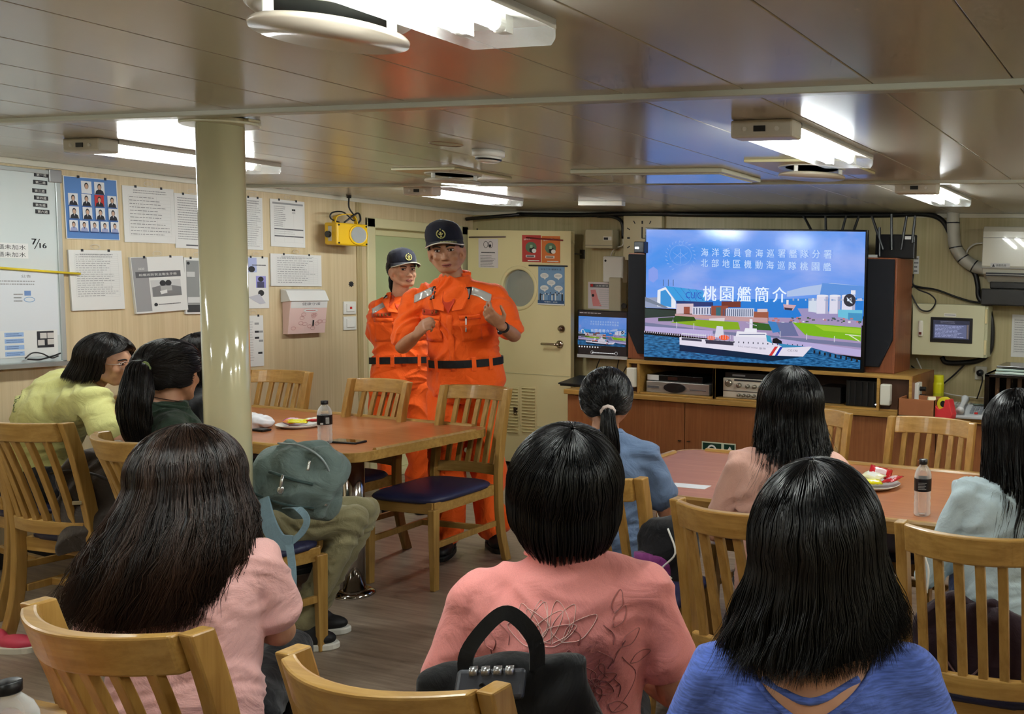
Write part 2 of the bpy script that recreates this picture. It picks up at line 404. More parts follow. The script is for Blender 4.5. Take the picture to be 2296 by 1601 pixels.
DARKBASE = M((40, 38, 36), .5)

bm = NB(); box(bm, LX-1.3, RX, FY, BY, -.05, 0); struct_floor = obj('floor', bm, FLOORM); tag(struct_floor, kind='structure')
# ceiling of glossy boards running away from the camera side, a narrow shadow groove between boards
bm = NB(); xs = [-5.57, -5.36, -5.0, -4.64, -4.28, -3.94, -3.6, -3.27, -2.935, -2.585, -2.223, -1.855, -1.487, -1.12, -.757, -.401, -.035, .33, .69, 1.05, 1.41, 1.7]
cuts = [FY, -1.75, .22, 2.2, 4.2, BY]
for a, b_ in zip(xs[:-1], xs[1:]):
    for c, d in zip(cuts[:-1], cuts[1:]): box(bm, a+.0016, b_-.0016, c, d, CEIL, CEIL+.02)
box(bm, LX, RX, FY, BY, CEIL+.008, CEIL+.03)
tag(obj('ceiling', bm, CEILM, bevel=.0025), kind='structure')
for i, y in enumerate((2.2, 4.2, .22)):
    bm = NB(); box(bm, LX, RX, y-.02, y+.02, CEIL-.016, CEIL+.004)
    tag(obj('trim_%d' % (i+1), bm, TRIMM, bevel=.004), kind='structure')
# walls; the left one with its doorway
DY0, DY1, DZ = 5.10, 5.96, 1.875
bm = NB()
box(bm, LX-.06, LX, FY, DY0, 0, CEIL+.02); box(bm, LX-.06, LX, DY1, BY+.06, 0, CEIL+.02); box(bm, LX-.06, LX, DY0, DY1, DZ, CEIL+.02)
tag(obj('wall_left', bm, WALLM), kind='structure')
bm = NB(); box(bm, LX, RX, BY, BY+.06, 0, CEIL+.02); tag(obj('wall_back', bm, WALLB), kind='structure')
bm = NB(); box(bm, RX, RX+.06, FY, BY+.06, 0, CEIL+.02); tag(obj('wall_right', bm, WALLM), kind='structure')
bm = NB(); box(bm, LX-.06, RX, FY-.06, FY, 0, CEIL+.02); tag(obj('wall_front', bm, WALLM), kind='structure')
for nm, a in (('trim_4', (LX, LX+.014, FY, BY, CEIL-.03, CEIL)), ('trim_5', (LX, RX, BY-.014, BY, CEIL-.03, CEIL))):
    bm = NB(); box(bm, *a); tag(obj(nm, bm, M((210, 206, 190), .35), bevel=.003), kind='structure')
for nm, a in (('baseboard_left', (LX, LX+.012, FY, DY0-.06, 0, .09)), ('baseboard_back', (LX, RX, BY-.012, BY, 0, .09))):
    bm = NB(); box(bm, *a); tag(obj(nm, bm, DARKBASE), kind='structure')
# wall joint strips
for i, y in enumerate((4.99,)):
    bm = NB(); box(bm, LX, LX+.012, y-.02, y+.02, 0, CEIL-.03); box(bm, LX+.011, LX+.016, y-.006, y+.006, 0, CEIL-.03); tag(obj('trim_6', bm, M((178, 160, 118), .4), bevel=.002), kind='structure')
# door frame and the pale green door in it
bm = NB()
for y0, y1, z0, z1 in ((DY0-.05, DY0+.02, 0, DZ+.05), (DY1-.02, DY1+.05, 0, DZ+.05), (DY0-.05, DY1+.05, DZ-.02, DZ+.05)):
    box(bm, LX-.1, LX+.018, y0, y1, z0, z1)
box(bm, LX-.1, LX, DY0, DY1, 0, .05)
tag(obj('trim_7', bm, M((214, 206, 164), .38), bevel=.006), kind='structure')
bm = NB(); box(bm, LX-.12, LX-.085, DY0-.04, DY1+.04, 0, DZ+.04)
d1 = tag(obj('door_1', bm, M((186, 196, 150), .45)), kind='structure')
bm = NB()
for y0, y1, z0, z1 in ((DY0, DY0+.06, .05, DZ), (DY1-.06, DY1, .05, DZ), (DY0, DY1, DZ-.07, DZ), (DY0, DY1, .05, .16)): box(bm, LX-.09, LX-.07, y0, y1, z0, z1)
obj('door_border', bm, M((218, 212, 168), .4), d1, bevel=.004)

# the cream door leaf with a porthole, open against the back wall
DL = 5.9; x0, x1, zb, zt = -5.46, -4.484, .045, 1.893; T = .042
pc = Yp(1163, 646, DL); pr_ = .148
bm = NB(); N_ = 40
def hole_plate(y):
    inner = [bm.verts.new((pc.x+pr_*math.cos(2*PI*i/N_), y, pc.z+pr_*math.sin(2*PI*i/N_))) for i in range(N_)]
    outer = []
    for i in range(N_):
        c, s = math.cos(2*PI*i/N_), math.sin(2*PI*i/N_)
        tx = ((x1-pc.x) if c > 0 else (x0-pc.x))/c if abs(c) > 1e-6 else 1e9; tz = ((zt-pc.z) if s > 0 else (zb-pc.z))/s if abs(s) > 1e-6 else 1e9
        t = min(tx, tz); outer.append(bm.verts.new((pc.x+t*c, y, pc.z+t*s)))
    return inner, outer
i0, o0 = hole_plate(DL); i1, o1 = hole_plate(DL+T)
for k in range(N_):
    j = (k+1) % N_
    bm.faces.new((i0[k], i0[j], o0[j], o0[k])); bm.faces.new((i1[j], i1[k], o1[k], o1[j]))
    bm.faces.new((i0[j], i0[k], i1[k], i1[j])); bm.faces.new((o0[k], o0[j], o1[j], o1[k]))
# corner wedges that the radial fill leaves open
for cxn, czn in ((x1, zt), (x0, zt), (x0, zb), (x1, zb)):
    for y, O in ((DL, o0), (DL+T, o1)):
        best = sorted(O, key=lambda v: (v.co.x-cxn)**2+(v.co.z-czn)**2)
        a = min((v for v in O if abs(v.co.x-cxn) < 1e-5), key=lambda v: abs(v.co.z-czn)); b_ = min((v for v in O if abs(v.co.z-czn) < 1e-5), key=lambda v: abs(v.co.x-cxn))
        if a is not b_: bm.faces.new((a, b_, bm.verts.new((cxn, y, czn))))
door = tag(obj('door_2', bm, CREAM), kind='structure')
bm = NB()
def ringtorus(bm, c, rad, r, n=40, m=8, axis='y', mi=0, flat=1):
    rs = []
    for i in range(n):
        t = 2*PI*i/n; d = V((math.cos(t), 0, math.sin(t))) if axis == 'y' else (V((0, math.cos(t), math.sin(t))) if axis == 'x' else V((math.cos(t), math.sin(t), 0)))
        ax = {'y': V((0, 1, 0)), 'x': V((1, 0, 0)), 'z': V((0, 0, 1))}[axis]
        rs.append([V(c)+d*(rad+r*math.cos(2*PI*j/m)) + ax*(r*flat*math.sin(2*PI*j/m)) for j in range(m)])
    rr = [[bm.verts.new(p) for p in q] for q in rs]
    for a, b in zip(rr, rr[1:]+rr[:1]):
        for j in range(m): bm.faces.new((a[j], a[(j+1) % m], b[(j+1) % m], b[j])).material_index = mi
ringtorus(bm, (pc.x, DL, pc.z), pr_+.014, .016, flat=.5); obj('porthole_ring', bm, CREAM, door, smooth=True)
bm = NB(); cyl(bm, (pc.x, DL+.018, pc.z), (pc.x, DL+.024, pc.z), pr_+.002, n=40); obj('porthole_glass', bm, clearmat(.85, (200, 205, 200), .05), door)
bm = NB()
hp = Yp(1256, 772, DL); cyl(bm, (hp.x, DL, hp.z), (hp.x, DL-.012, hp.z), .03, n=24); cyl(bm, (hp.x, DL-.01, hp.z), (hp.x, DL-.05, hp.z), .013)
tube(bm, [(hp.x, DL-.05, hp.z), (hp.x-.05, DL-.054, hp.z+.002), (hp.x-.135, DL-.05, hp.z)], .010, smooth=4)
obj('door_handle', bm, M((190, 175, 160), .15, 1), door, smooth=True)
bm = NB(); hp = Yp(1260, 737, DL); lathe(bm, [(.028, 0), (.028, .01), (.02, .016), (.018, .03), (.006, .032)], (hp.x, DL, hp.z), axis=(0, -1, 0)); obj('door_lock', bm, M((150, 130, 118), .18, 1), door, smooth=True)
for k, xx in enumerate((1148, 1186)):                      # two louvre panels low in the leaf
    bm = NB(); a = Yp(xx-17, 864, DL); b = Yp(xx+18, 976, DL)
    n = 15; box(bm, a.x, b.x, DL-.004, DL, b.z, a.z)
    for i in range(n):
        z = b.z+.008+(a.z-b.z-.016)*(i+.5)/n; mt = Matrix.Translation((0, DL-.008, z)) @ Matrix.Rotation(R(-35), 4, 'X'); box(bm, a.x+.012, b.x-.012, -.009, .009, -.0025, .0025, mat=mt)
    obj('door_louvre', bm, CREAM, door)
bm = NB(); a = Yp(1158, 918, DL); box(bm, a.x-.012, a.x+.012, DL-.02, DL, a.z-.02, a.z+.02); ringtorus(bm, (a.x, DL-.015, a.z-.03), .012, .003); obj('door_latch', bm, M((70, 50, 40), .4, .5), door, bevel=.002)
bm = NB(); box(bm, x0+.01, x1-.01, DL-.003, DL, .34, .352); box(bm, x0+.01, x1-.01, DL-.003, DL, 1.0*.76, 1.0*.765); obj('door_seam', bm, CREAMD, door)
# hold-back hook between leaf and wall
bm = NB(); a = Yp(1305, 570, BY-.01); box(bm, a.x-.02, a.x+.02, BY-.012, BY, a.z-.035, a.z+.035); tube(bm, [(a.x, BY-.012, a.z), (a.x-.03, BY-.05, a.z), (a.x-.12, DL+.05, a.z)], .006); tag(obj('door_hook', bm, STEELD, smooth=False), 'small metal hold-back hook on the wall right of the porthole door', 'hook')

# ------------------------------------------------------------------ structural pillar
pcx = (Zp(436, 270, CEIL-.02)+Zp(547, 270, CEIL-.02))/2
PX, PY = -3.195, 2.32
pil = empty('pillar', (PX, PY, 0), 0, 'round cream painted steel pillar standing between floor and ceiling at the table', 'pillar')
bm = NB(); cyl(bm, (0, 0, 0), (0, 0, CEIL), .069, n=64); obj('shaft', bm, M((205, 198, 160), .12, coat=.8, spec=.6), pil, smooth=True)
bm = NB(); rings(bm, [[V((.145*math.cos(2*PI*i/40), .095*math.sin(2*PI*i/40), z)) for i in range(40)] for z in (CEIL-.022, CEIL-.004)], True); box(bm, .13, .165, -.025, .02, CEIL-.014, CEIL-.004)
obj('ceiling_plate', bm, M((206, 204, 176), .3), pil, bevel=.004)
bm = NB(); lathe(bm, [(.09, 0), (.09, .012), (.071, .03)], n=40); obj('floor_collar', bm, M((190, 184, 150), .3), pil, smooth=True)

# ------------------------------------------------------------------ fluorescent fixtures
def light_mat():
    mt, nt, b = base('clear_diffuser'); b.inputs['Base Color'].default_value = (.95, .98, .97, 1); b.inputs['Roughness'].default_value = .15
    tr = nt.nodes.new('ShaderNodeBsdfTransparent'); mx = nt.nodes.new('ShaderNodeMixShader'); mx.inputs[0].default_value = .16
    nt.links.new(tr.outputs[0], mx.inputs[1]); nt.links.new(b.outputs[0], mx.inputs[2]); nt.links.new(mx.outputs[0], nt.nodes['Material Output'].inputs[0]); return mt
TUBE = E((248, 255, 252), TUBE_STRENGTH); DIFF = light_mat(); FIXM = M((205, 202, 190), .35)
def fixture_proto():
    t = empty('ceiling_light')
    L, w, h = .70, .215, .05                # origin at the near end, runs along +y, hangs from z=0
    bm = NB(); box(bm, -w/2, w/2, -.075, 0, -h-.006, 0); o = obj('end_box', bm, FIXM, t, bevel=.008)
    bm = NB(); box(bm, -.025, .015, -.0775, -.075, -.038, -.020); obj('maker_plate', bm, BLACKP, t)
    for s in (-1, 1):
        bm = NB(); cyl(bm, (s*.055, -.08, -.03), (s*.055, -.074, -.03), .007); obj('screw', bm, WHITEP, t)
    bm = NB(); box(bm, -w/2, w/2, 0, L, -.012, 0); box(bm, -w/2, -w/2+.008, 0, L, -.018, 0); box(bm, w/2-.008, w/2, 0, L, -.018, 0); obj('base_tray', bm, WHITEP, t)
    for s in (-1, 1):
        bm = NB(); cyl(bm, (s*.046, .02, -.03), (s*.046, L-.10, -.03), .0135, n=10); obj('fluorescent_tube', bm, TUBE, t, smooth=True)
        bm = NB(); cyl(bm, (s*.046, L-.10, -.03), (s*.046, L-.085, -.03), .016); box(bm, s*.046-.014, s*.046+.014, L-.085, L-.065, -.044, -.008); obj('tube_holder', bm, WHITEP, t)
    bm = NB()                                # clear channel-shaped diffuser
    prof = [(-w/2+.002, -.012), (-w/2+.002, -h+.012), (-w/2+.012, -h), (w/2-.012, -h), (w/2-.002, -h+.012), (w/2-.002, -.012)]
    rs = [[V((x, y, z)) for x, z in prof] for y in (0, L)]; rings(bm, rs, False, closed=False)
    bm.faces.new([bm.verts.new((x, L, z)) for x, z in prof])
    obj('diffuser', bm, DIFF, t)
    return t
fx = fixture_proto(); G = 'fluorescent fixtures on the ceiling'
spots = [(-1.265, 2.66, 'fluorescent ceiling light right of centre, the brightest one above the screen'), (-1.24, 4.31, 'small far fluorescent ceiling light near the white pipe at the right'),
         (-1.305, .83, 'large nearest fluorescent ceiling light cut by the top edge beside the round vent'), (-4.31, 2.64, 'fluorescent ceiling light crossing behind the cream pillar'),
         (-4.32, 4.35, 'slim fluorescent ceiling light in front of the capped officers')]
for i, (x, y, lb) in enumerate(spots + [(x, y, None) for x, y in ((-4.31, .83), (-1.3, -.9), (-4.31, -.9), (1.1, 2.66), (1.1, .83), (1.1, 4.31))]):
    o = fx if i == 0 else copy_tree(fx); o.location = (x, y, CEIL)
    tag(o, lb or 'fluorescent ceiling light outside the picture over the near part of the room', 'ceiling light', G)
# ------------------------------------------------------------------ air diffusers, smoke detector, hatch, sockets on the ceiling
VENTW = M((178, 168, 152), .3, coat=.3); VENTF = M((214, 212, 202), .35); VENTK = M((60, 64, 62), .6)
def vent(x, y, r, lb, plate=False):
    t = empty('air_vent', (x, y, CEIL), 0, lb, 'air vent', 'round ceiling air vents')
    bm = NB(); lathe(bm, [(r*.72, 0), (r*1.02, 0), (r*1.03, -.01), (r*.98, -.016), (r*.8, -.012), (r*.72, 0)], n=48, cap=False); obj('outer_ring', bm, VENTF, t, smooth=True)
    bm = NB(); cyl(bm, (0, 0, -.012), (0, 0, -.001), r*.78, n=40); obj('dark_duct', bm, VENTK, t)
    bm = NB(); lathe(bm, [(.001, -.04), (r*.97, -.04), (r, -.045), (r*.99, -.052), (.001, -.055)], n=48); obj('valve_disc', bm, VENTW, t, smooth=True)
    for k in range(3):
        a = R(20+120*k); bm = NB(); cyl(bm, (r*.85*math.cos(a), r*.85*math.sin(a), -.042), (r*.85*math.cos(a), r*.85*math.sin(a), -.004), .009); obj('spacer', bm, WHITEP, t)
    if plate:
        bm = NB(); box(bm, -r*1.5, r*1.5, -r*1.5, r*1.5, -.012, 0); obj('mounting_plate', bm, CREAMD, t, bevel=.003)
vent(-1.605, 1.385, .135, 'large round air vent beside the nearest light, orange glow next to it')
vent(-1.535, 3.64, .145, 'round air vent under the right light, tinted blue by the screen', True)
vent(-3.54, 3.73, .13, 'round air vent near the slim light left of the smoke detector', True)
a = Zp(1095, 338, CEIL)
t = empty('smoke_detector', (a.x, a.y, CEIL), 0, 'white round smoke detector on the ceiling above the officers', 'smoke detector')
bm = NB(); lathe(bm, [(.062, 0), (.062, -.022), (.056, -.026)], n=32); obj('base', bm, WHITEP, t, smooth=True)
bm = NB(); lathe(bm, [(.05, -.024), (.048, -.04), (.034, -.048), (.001, -.05)], n=32); obj('head', bm, WHITEP, t, smooth=True)
bm = NB(); lathe(bm, [(.0495, -.034), (.0505, -.036), (.0485, -.041)], n=32); obj('sensor_slot', bm, BLACKP, t)
h0, h1, h2 = Zp(1312, 396, CEIL-.02), Zp(1602, 386, CEIL-.02), Zp(1702, 408, CEIL-.02)
t = empty('ceiling_hatch', (0, 0, 0), 0, 'square flat access hatch in the ceiling before the big screen', 'hatch')
bm = NB(); box(bm, h0.x, h2.x, h1.y, h2.y+.02, CEIL-.02, CEIL); obj('hatch_frame', bm, M((186, 184, 160), .35), t, bevel=.004)
bm = NB(); box(bm, h0.x+.03, h2.x-.03, h1.y+.03, h2.y-.01, CEIL-.026, CEIL-.018); obj('hatch_panel', bm, M((170, 165, 150), .15, coat=.4), t, bevel=.003)
a = Zp(1400, 407, CEIL); bm = NB(); cyl(bm, (a.x, a.y, CEIL-.004), (a.x, a.y, CEIL+.003), .03, n=24); tag(obj('cable_grommet', bm, BLACKP), 'small dark round grommet in the ceiling left of the hatch', 'grommet')
a = Zp(1000, 323, CEIL); bm = NB(); ringtorus(bm, (a.x, a.y, CEIL), .06, .002, axis='z'); tag(obj('ceiling_ring', bm, M((150, 120, 100), .4)), 'faint thin ring mark on the ceiling left of the smoke detector', 'ring')
a, b = Zp(1300, 458, CEIL-.02), Zp(1410, 460, CEIL-.02)
bm = NB(); box(bm, a.x, b.x, a.y-.02, a.y+.02, CEIL-.03, CEIL); tag(obj('cable_duct', bm, M((225, 222, 210), .3), bevel=.003), 'short white cable duct on the ceiling left of the big screen', 'cable duct')
# ================================================================== THINGS ON THE LEFT WALL
INK = M((40, 40, 44), .6); GREY = M((150, 150, 152), .6); LGREY = M((190, 190, 190), .6); PAPER = M((222, 222, 220), .6); PAPERB = M((214, 218, 224), .6)
BLUEP = M((84, 128, 190), .5); RED = M((190, 40, 36), .5); DGREY = M((88, 88, 92), .6); PINKP = M((226, 190, 188), .6)
def lboard(px, py, qx, qy, off=.0, tilt=0, plane=None):
    """board on the left wall between two photo pixels (top-left, bottom-right)"""
    a, b = Xp(px, py, LX+off), Xp(qx, qy, LX+off); w, h = b.y-a.y, a.z-b.z
    u = V((0, math.cos(tilt), -math.sin(tilt))); v = V((0, -math.sin(tilt), -math.cos(tilt)))
    return Board(a, u, v, (1, 0, 0)), w, h
def bboard(px, py, qx, qy, y, tilt=0):
    a, b = Yp(px, py, y), Yp(qx, qy, y); w, h = b.x-a.x, a.z-b.z
    u = V((math.cos(tilt), 0, -math.sin(tilt))); v = V((-math.sin(tilt), 0, -math.cos(tilt)))
    return Board(a, u, v, (0, -1, 0)), w, h
def clip_hook(B, w, mat=None):
    m = mat or M((200, 190, 175), .35)
    for f in (.25, .75): B.rect(w*f-.006, -.006, w*f+.006, .008, INK)
    B.ring(w*.5, -.018, .022, .003, m, ry=.013)
    return B
# whiteboard: reaches beyond the left edge of the frame
wa, wb = Xp(125, 383, LX), Xp(145, 812, LX)
WY0, WY1, WZ0, WZ1 = 2.0, 3.205, 1.015, 2.012
t = empty('whiteboard', (LX, (WY0+WY1)/2, 0), 0, 'whiteboard with magnets and notes at the far left wall', 'whiteboard')
def P_(o, par):                     # keep world position of geometry written in world coordinates when parenting to a moved empty
    o.parent = par; o.matrix_parent_inverse = par.matrix_world.inverted() if False else Matrix.Translation(-V(par.location)) if par.rotation_euler.z == 0 else (Matrix.Translation(V(par.location)) @ Matrix.Rotation(par.rotation_euler.z, 4, 'Z')).inverted()
    return o
bm = NB(); box(bm, LX, LX+.018, WY0, WY1, WZ0, WZ1); P_(obj('board_panel', bm, M((206, 214, 214), .2, coat=.5)), t)
bm = NB()
box(bm, LX, LX+.026, WY1-.022, WY1, WZ0, WZ1); box(bm, LX, LX+.026, WY0, WY1, WZ1-.022, WZ1); box(bm, LX, LX+.026, WY0, WY1, WZ0, WZ0+.02)
P_(obj('board_frame', bm, M((176, 182, 180), .35, .4), bevel=.003), t)
bm = NB(); box(bm, LX+.02, LX+.08, WY0+.05, WY1-.01, WZ0-.004, WZ0+.004); box(bm, LX+.075, LX+.082, WY0+.05, WY1-.01, WZ0-.004, WZ0+.018); P_(obj('pen_tray', bm, M((150, 152, 148), .35, .5)), t)
bm = NB(); box(bm, LX, LX+.03, WY1-.05, WY1+.006, WZ1-.06, WZ1+.006); P_(obj('corner_cap', bm, M((150, 150, 150), .4, .5), bevel=.004), t)
def wbd(px, py, off=.0185): a = Xp(px, py, LX+off); return Board(a, (0, 1, 0), (0, 0, -1), (1, 0, 0))
for s, px, py in (('第一週', 76, 386), ('第二週', 74, 403), ('第三週', 72, 422), ('第四週', 76, 438), ('第五週', 74, 454), ('第六週', 79, 469)):
    B = wbd(px, py); B.slab(0, 0, .058, .021, .003, INK); B.text(s, .008, .004, .0135, PAPER, w=.042); o = tag(B.build('magnet_label'), 'black magnet strip on the whiteboard reading %s' % s, 'magnet', 'black week magnets on the whiteboard')
for k, (px, py) in enumerate(((-40, 542), (-40, 559))):
    B = wbd(px, py); a = Xp(63, py+14, LX+.0185); b = Xp(px, py, LX+.0185); w = a.y-b.y; B.slab(0, 0, w, .038, .0015, PAPER); B.text('水櫃未加水', w-.155, .008, .024, INK, w=.145)
    tag(B.build('strip_label'), '%s paper strip about the water tank on the whiteboard' % ('upper' if k == 0 else 'lower'), 'label strip', 'water tank strips on the whiteboard')
B = wbd(70, 535); B.text('7', .002, 0, .03, INK, bold=.0012); B.line(.035, 0, .012, .052, .0035, INK, 1); B.text('16', .034, .02, .026, INK, bold=.0012)
o = B.build('marker_writing'); P_(o, t)
# papers fixed on the board
B = wbd(-60, 605, .019); a = Xp(132, 742, LX); b = Xp(-60, 605, LX); w = a.y-b.y
B.slab(0, 0, w, b.z-a.z+.02, .001, PAPERB); B.text('公告', w*.55, .02, .014, DGREY, w=.04); B.lines(w*.25, .045, w*.9, .075, 2, GREY, seed=2); B.rect(w*.58, .10, w*.66, .125, M((110, 140, 190), .6)); B.ring(w*.64, .145, .022, .003, M((120, 160, 200), .6), ry=.012); B.lines(w*.45, .11, w*.57, .16, 3, GREY, seed=3)
tag(B.build('paper_notice'), 'white stamped paper notice low on the whiteboard', 'notice')
B = wbd(-60, 745, .0195); a = Xp(130, 800, LX); w = a.y-Xp(-60, 745, LX).y; B.slab(0, 0, w, .135, .001, PAPER)
for k in range(4): B.rect(w*.35, .008+k*.032, w*.58, .030+k*.032, M((150, 180, 222), .6)); B.lines(w*.37, .010+k*.032, w*.57, .029+k*.032, 2, M((80, 100, 150), .6), seed=k)
B.rect(w*.74, .006, w*.95, .09, INK)
for k, (x, y) in enumerate(((.79, .015), (.88, .015), (.76, .05), (.88, .048))): B.rect(w*x-.004, y, w*x+.024, y+.028, M((200, 196, 192), .6))
tag(B.build('photo_sheet'), 'printed sheet with a dark photograph and blue boxes at the whiteboard foot', 'sheet')
bm = NB(); a = Xp(-10, 600, LX+.03); b = Xp(180, 614, LX+.03); cyl(bm, a, b, .006); tag(obj('yellow_stick', bm, M((226, 200, 50), .4), smooth=True), 'thin yellow rod held across the whiteboard notes', 'rod')
bm = NB(); a = Xp(105, 803, LX+.06)
tube(bm, [a+V((0, -.09, .005)), a+V((0, -.06, .03)), a+V((0, -.02, .025)), a+V((0, .02, .0)), a+V((0, .05, .008))], .0035); tube(bm, [a+V((0, -.08, .0)), a+V((0, -.03, -.005)), a+V((0, .03, .01)), a+V((0, .06, .022))], .004)
tag(obj('eyeglasses', bm, BLACKP, smooth=True), 'folded dark glasses lying in the whiteboard pen tray', 'glasses')

# notices hanging on clips
def hanging(px, py, qx, qy, draw, label, cat='notice', mat=PAPER, th=.004, tilt=0, off=.004, grp=None, name='paper_notice'):
    B, w, h = lboard(px, py, qx, qy, off, tilt); B.slab(0, 0, w, h, th, mat, -.002); draw(B, w, h); clip_hook(B, w); o = B.build(name); tag(o, label, cat, grp); return o
def portraits(B, w, h):
    B.rect(.004, .004, w-.004, h-.004, BLUEP)
    sk = M((196, 160, 138), .6); suit = M((30, 32, 44), .6); lt = M((216, 218, 222), .6)
    rows = [([.32, .56], .06, .20, .19), ([.07, .31, .55, .79], .27, .19, .175), ([.07, .31, .55, .79], .48, .19, .175), ([.05, .24, .43, .62, .81], .70, .17, .155)]
    for r, (xs_, y, ch, cw) in enumerate(rows):
        for k, x in enumerate(xs_):
            X, Y_, W, Hh = x*w, y*h, cw*w, ch*h
            B.rect(X, Y_, X+W, Y_+Hh, RED if (r, k) == (1, 2) else lt)
            st = suit if r < 3 else M((150, 160, 200), .6)
            B.poly([(X+.05*W, Y_+Hh), (X+.15*W, Y_+.72*Hh), (X+.38*W, Y_+.60*Hh), (X+.62*W, Y_+.60*Hh), (X+.85*W, Y_+.72*Hh), (X+.95*W, Y_+Hh)], lt if (r, k) == (0, 0) else st)
            B.disc(X+.5*W, Y_+.38*Hh, .2*W, INK, ry=.26*Hh); B.disc(X+.5*W, Y_+.43*Hh, .15*W, sk, ry=.19*Hh)
            if r and (r, k) != (0, 0): B.poly([(X+.44*W, Y_+.62*Hh), (X+.56*W, Y_+.62*Hh), (X+.5*W, Y_+.8*Hh)], lt if r < 3 else suit)
            B.rect(X, Y_+Hh+.002, X+W, Y_+Hh+.005, M((60, 80, 140), .6))
hanging(140, 393, 266, 541, portraits, 'blue poster of sixteen portrait photographs beside the whiteboard', 'poster', PAPER, name='portrait_poster', tilt=R(-1))
def table_doc(B, w, h, nx=4, ny=14, y0=.16, y1=.88, seed=0):
    B.lines(w*.2, h*.05, w*.85, h*.13, 2, GREY, ragged=.1, seed=seed); B.grid(w*.1, h*y0, w*.92, h*y1, nx, ny, .0008, LGREY); B.lines(w*.12, h*y0, w*.9, h*y1, ny, GREY, th=.25, ragged=.4, seed=seed+1, dash=.05)
hanging(273, 415, 392, 548, lambda B, w, h: table_doc(B, w, h, 3, 12, seed=1), 'white table notice right of the blue portrait poster', grp='white clip notices on the left wall', tilt=R(-1))
hanging(390, 432, 470, 559, lambda B, w, h: B.lines(w*.08, h*.06, w*.9, h*.85, 18, GREY, seed=5) and B.rect(w*.3, h*.93, w*.75, h*.955, DGREY), 'white text notice partly hidden by the pillar on its left side', grp='white clip notices on the left wall')
hanging(545, 440, 590, 561, lambda B, w, h: table_doc(B, w, h, 3, 22, .06, .95, 9), 'narrow table notice just right of the pillar, upper row', grp='white clip notices on the left wall')
def doc685(B, w, h):
    B.rect(w*.06, h*.06, w*.95, h*.1, GREY); B.lines(w*.1, h*.13, w*.45, h*.58, 11, GREY, seed=4); B.rect(w*.62, h*.18, w*.72, h*.22, INK); B.rect(w*.62, h*.24, w*.72, h*.28, LGREY)
    B.rect(w*.1, h*.61, w*.95, h*.635, DGREY); B.rect(w*.1, h*.76, w*.95, h*.785, DGREY); B.grid(w*.1, h*.13, w*.95, h*.9, 3, 1, .0008, LGREY); B.lines(w*.1, h*.65, w*.7, h*.74, 2, LGREY, seed=7)
hanging(605, 445, 684, 556, doc685, 'white form with two dark bands left of the yellow lantern', grp='white clip notices on the left wall')
hanging(150, 560, 274, 695, lambda B, w, h: table_doc(B, w, h, 5, 20, .06, .78, 11), 'thick white schedule sheets under the blue portrait poster', grp='white clip notices on the left wall', th=.012, tilt=R(-1.5))
def booklet(B, w, h):
    B.rect(.003, .003, w*.3, h*.97, GREY); B.rect(w*.06, h*.26, w*.92, h*.37, DGREY); B.text('2020', w*.12, h*.19, h*.035, PAPER); B.text('船艦巡防安全衛生手冊', w*.12, h*.295, h*.045, PAPER, w=w*.72)
    B.rect(w*.32, h*.42, w*.9, h*.72, M((200, 200, 200), .6)); B.poly([(w*.34, h*.55), (w*.6, h*.5), (w*.9, h*.56), (w*.9, h*.72), (w*.34, h*.72)], M((120, 120, 122), .6)); B.disc(w*.55, h*.48, w*.06, INK); B.disc(w*.66, h*.48, w*.06, INK); B.rect(w*.5, h*.53, w*.72, h*.62, M((170, 170, 170), .6)); B.poly([(w*.48, h*.62), (w*.62, h*.6), (w*.62, h*.66), (w*.5, h*.68)], PAPER)
    B.disc(w*.38, h*.86, w*.035, INK); B.lines(w*.43, h*.84, w*.86, h*.88, 1, DGREY, ragged=0)
hanging(288, 577, 410, 702, booklet, 'grey and white handbook with a photo on its cover, left wall lower row', 'handbook', th=.016, name='handbook', tilt=R(-4))
def grey_poster(B, w, h):
    B.rect(w*.06, h*.05, w*.98, h*.97, M((140, 142, 142), .6)); B.rect(w*.08, h*.25, w*.4, h*.34, M((200, 200, 200), .6)); B.rect(w*.1, h*.7, w*.95, h*.8, M((210, 210, 210), .6)); B.rect(w*.06, h*.84, w*.98, h*.97, M((60, 60, 62), .6)); B.disc(w*.15, h*.1, w*.06, INK)
hanging(410, 577, 470, 703, grey_poster, 'grey cover notice half hidden behind the pillar left side', 'handbook', th=.012, name='handbook')
def women(B, w, h):
    B.rect(w*.02, h*.02, w*.5, h*.3, M((170, 180, 220), .6)); B.lines(w*.3, h*.13, w*.9, h*.19, 1, DGREY, ragged=0, seed=1)
    B.disc(w*.28, h*.24, w*.14, INK, ry=h*.06); B.rect(w*.45, h*.37, w*.88, h*.6, M((150, 150, 215), .6)); B.disc(w*.66, h*.43, w*.12, INK, ry=h*.05); B.rect(w*.5, h*.48, w*.8, h*.6, M((70, 70, 100), .6)); B.disc(w*.66, h*.7, w*.13, INK, ry=h*.06); B.poly([(w*.1, h*.78), (w*.6, h*.72), (w*.85, h*.9), (w*.6, h*.92)], M((190, 190, 200), .6))
hanging(548, 575, 603, 691, women, 'white poster with small photographs of women, right of the pillar', 'poster', name='photo_poster')
hanging(605, 568, 720, 642, lambda B, w, h: table_doc(B, w, h, 9, 12, .1, .92, 21), 'large table sheet hanging over the pink calendar', grp='white clip notices on the left wall', th=.008)
def strip_doc(B, w, h):
    for k, (x, y) in enumerate(((.55, .14), (.55, .3), (.55, .42), (.75, .3), (.75, .48), (.7, .72))): B.rect(w*x-.02*0, h*y, w*x+w*.22, h*y+h*.04, INK if k in (1, 2, 5) else GREY)
    B.lines(w*.2, h*.1, w*.5, h*.9, 16, LGREY, seed=3)
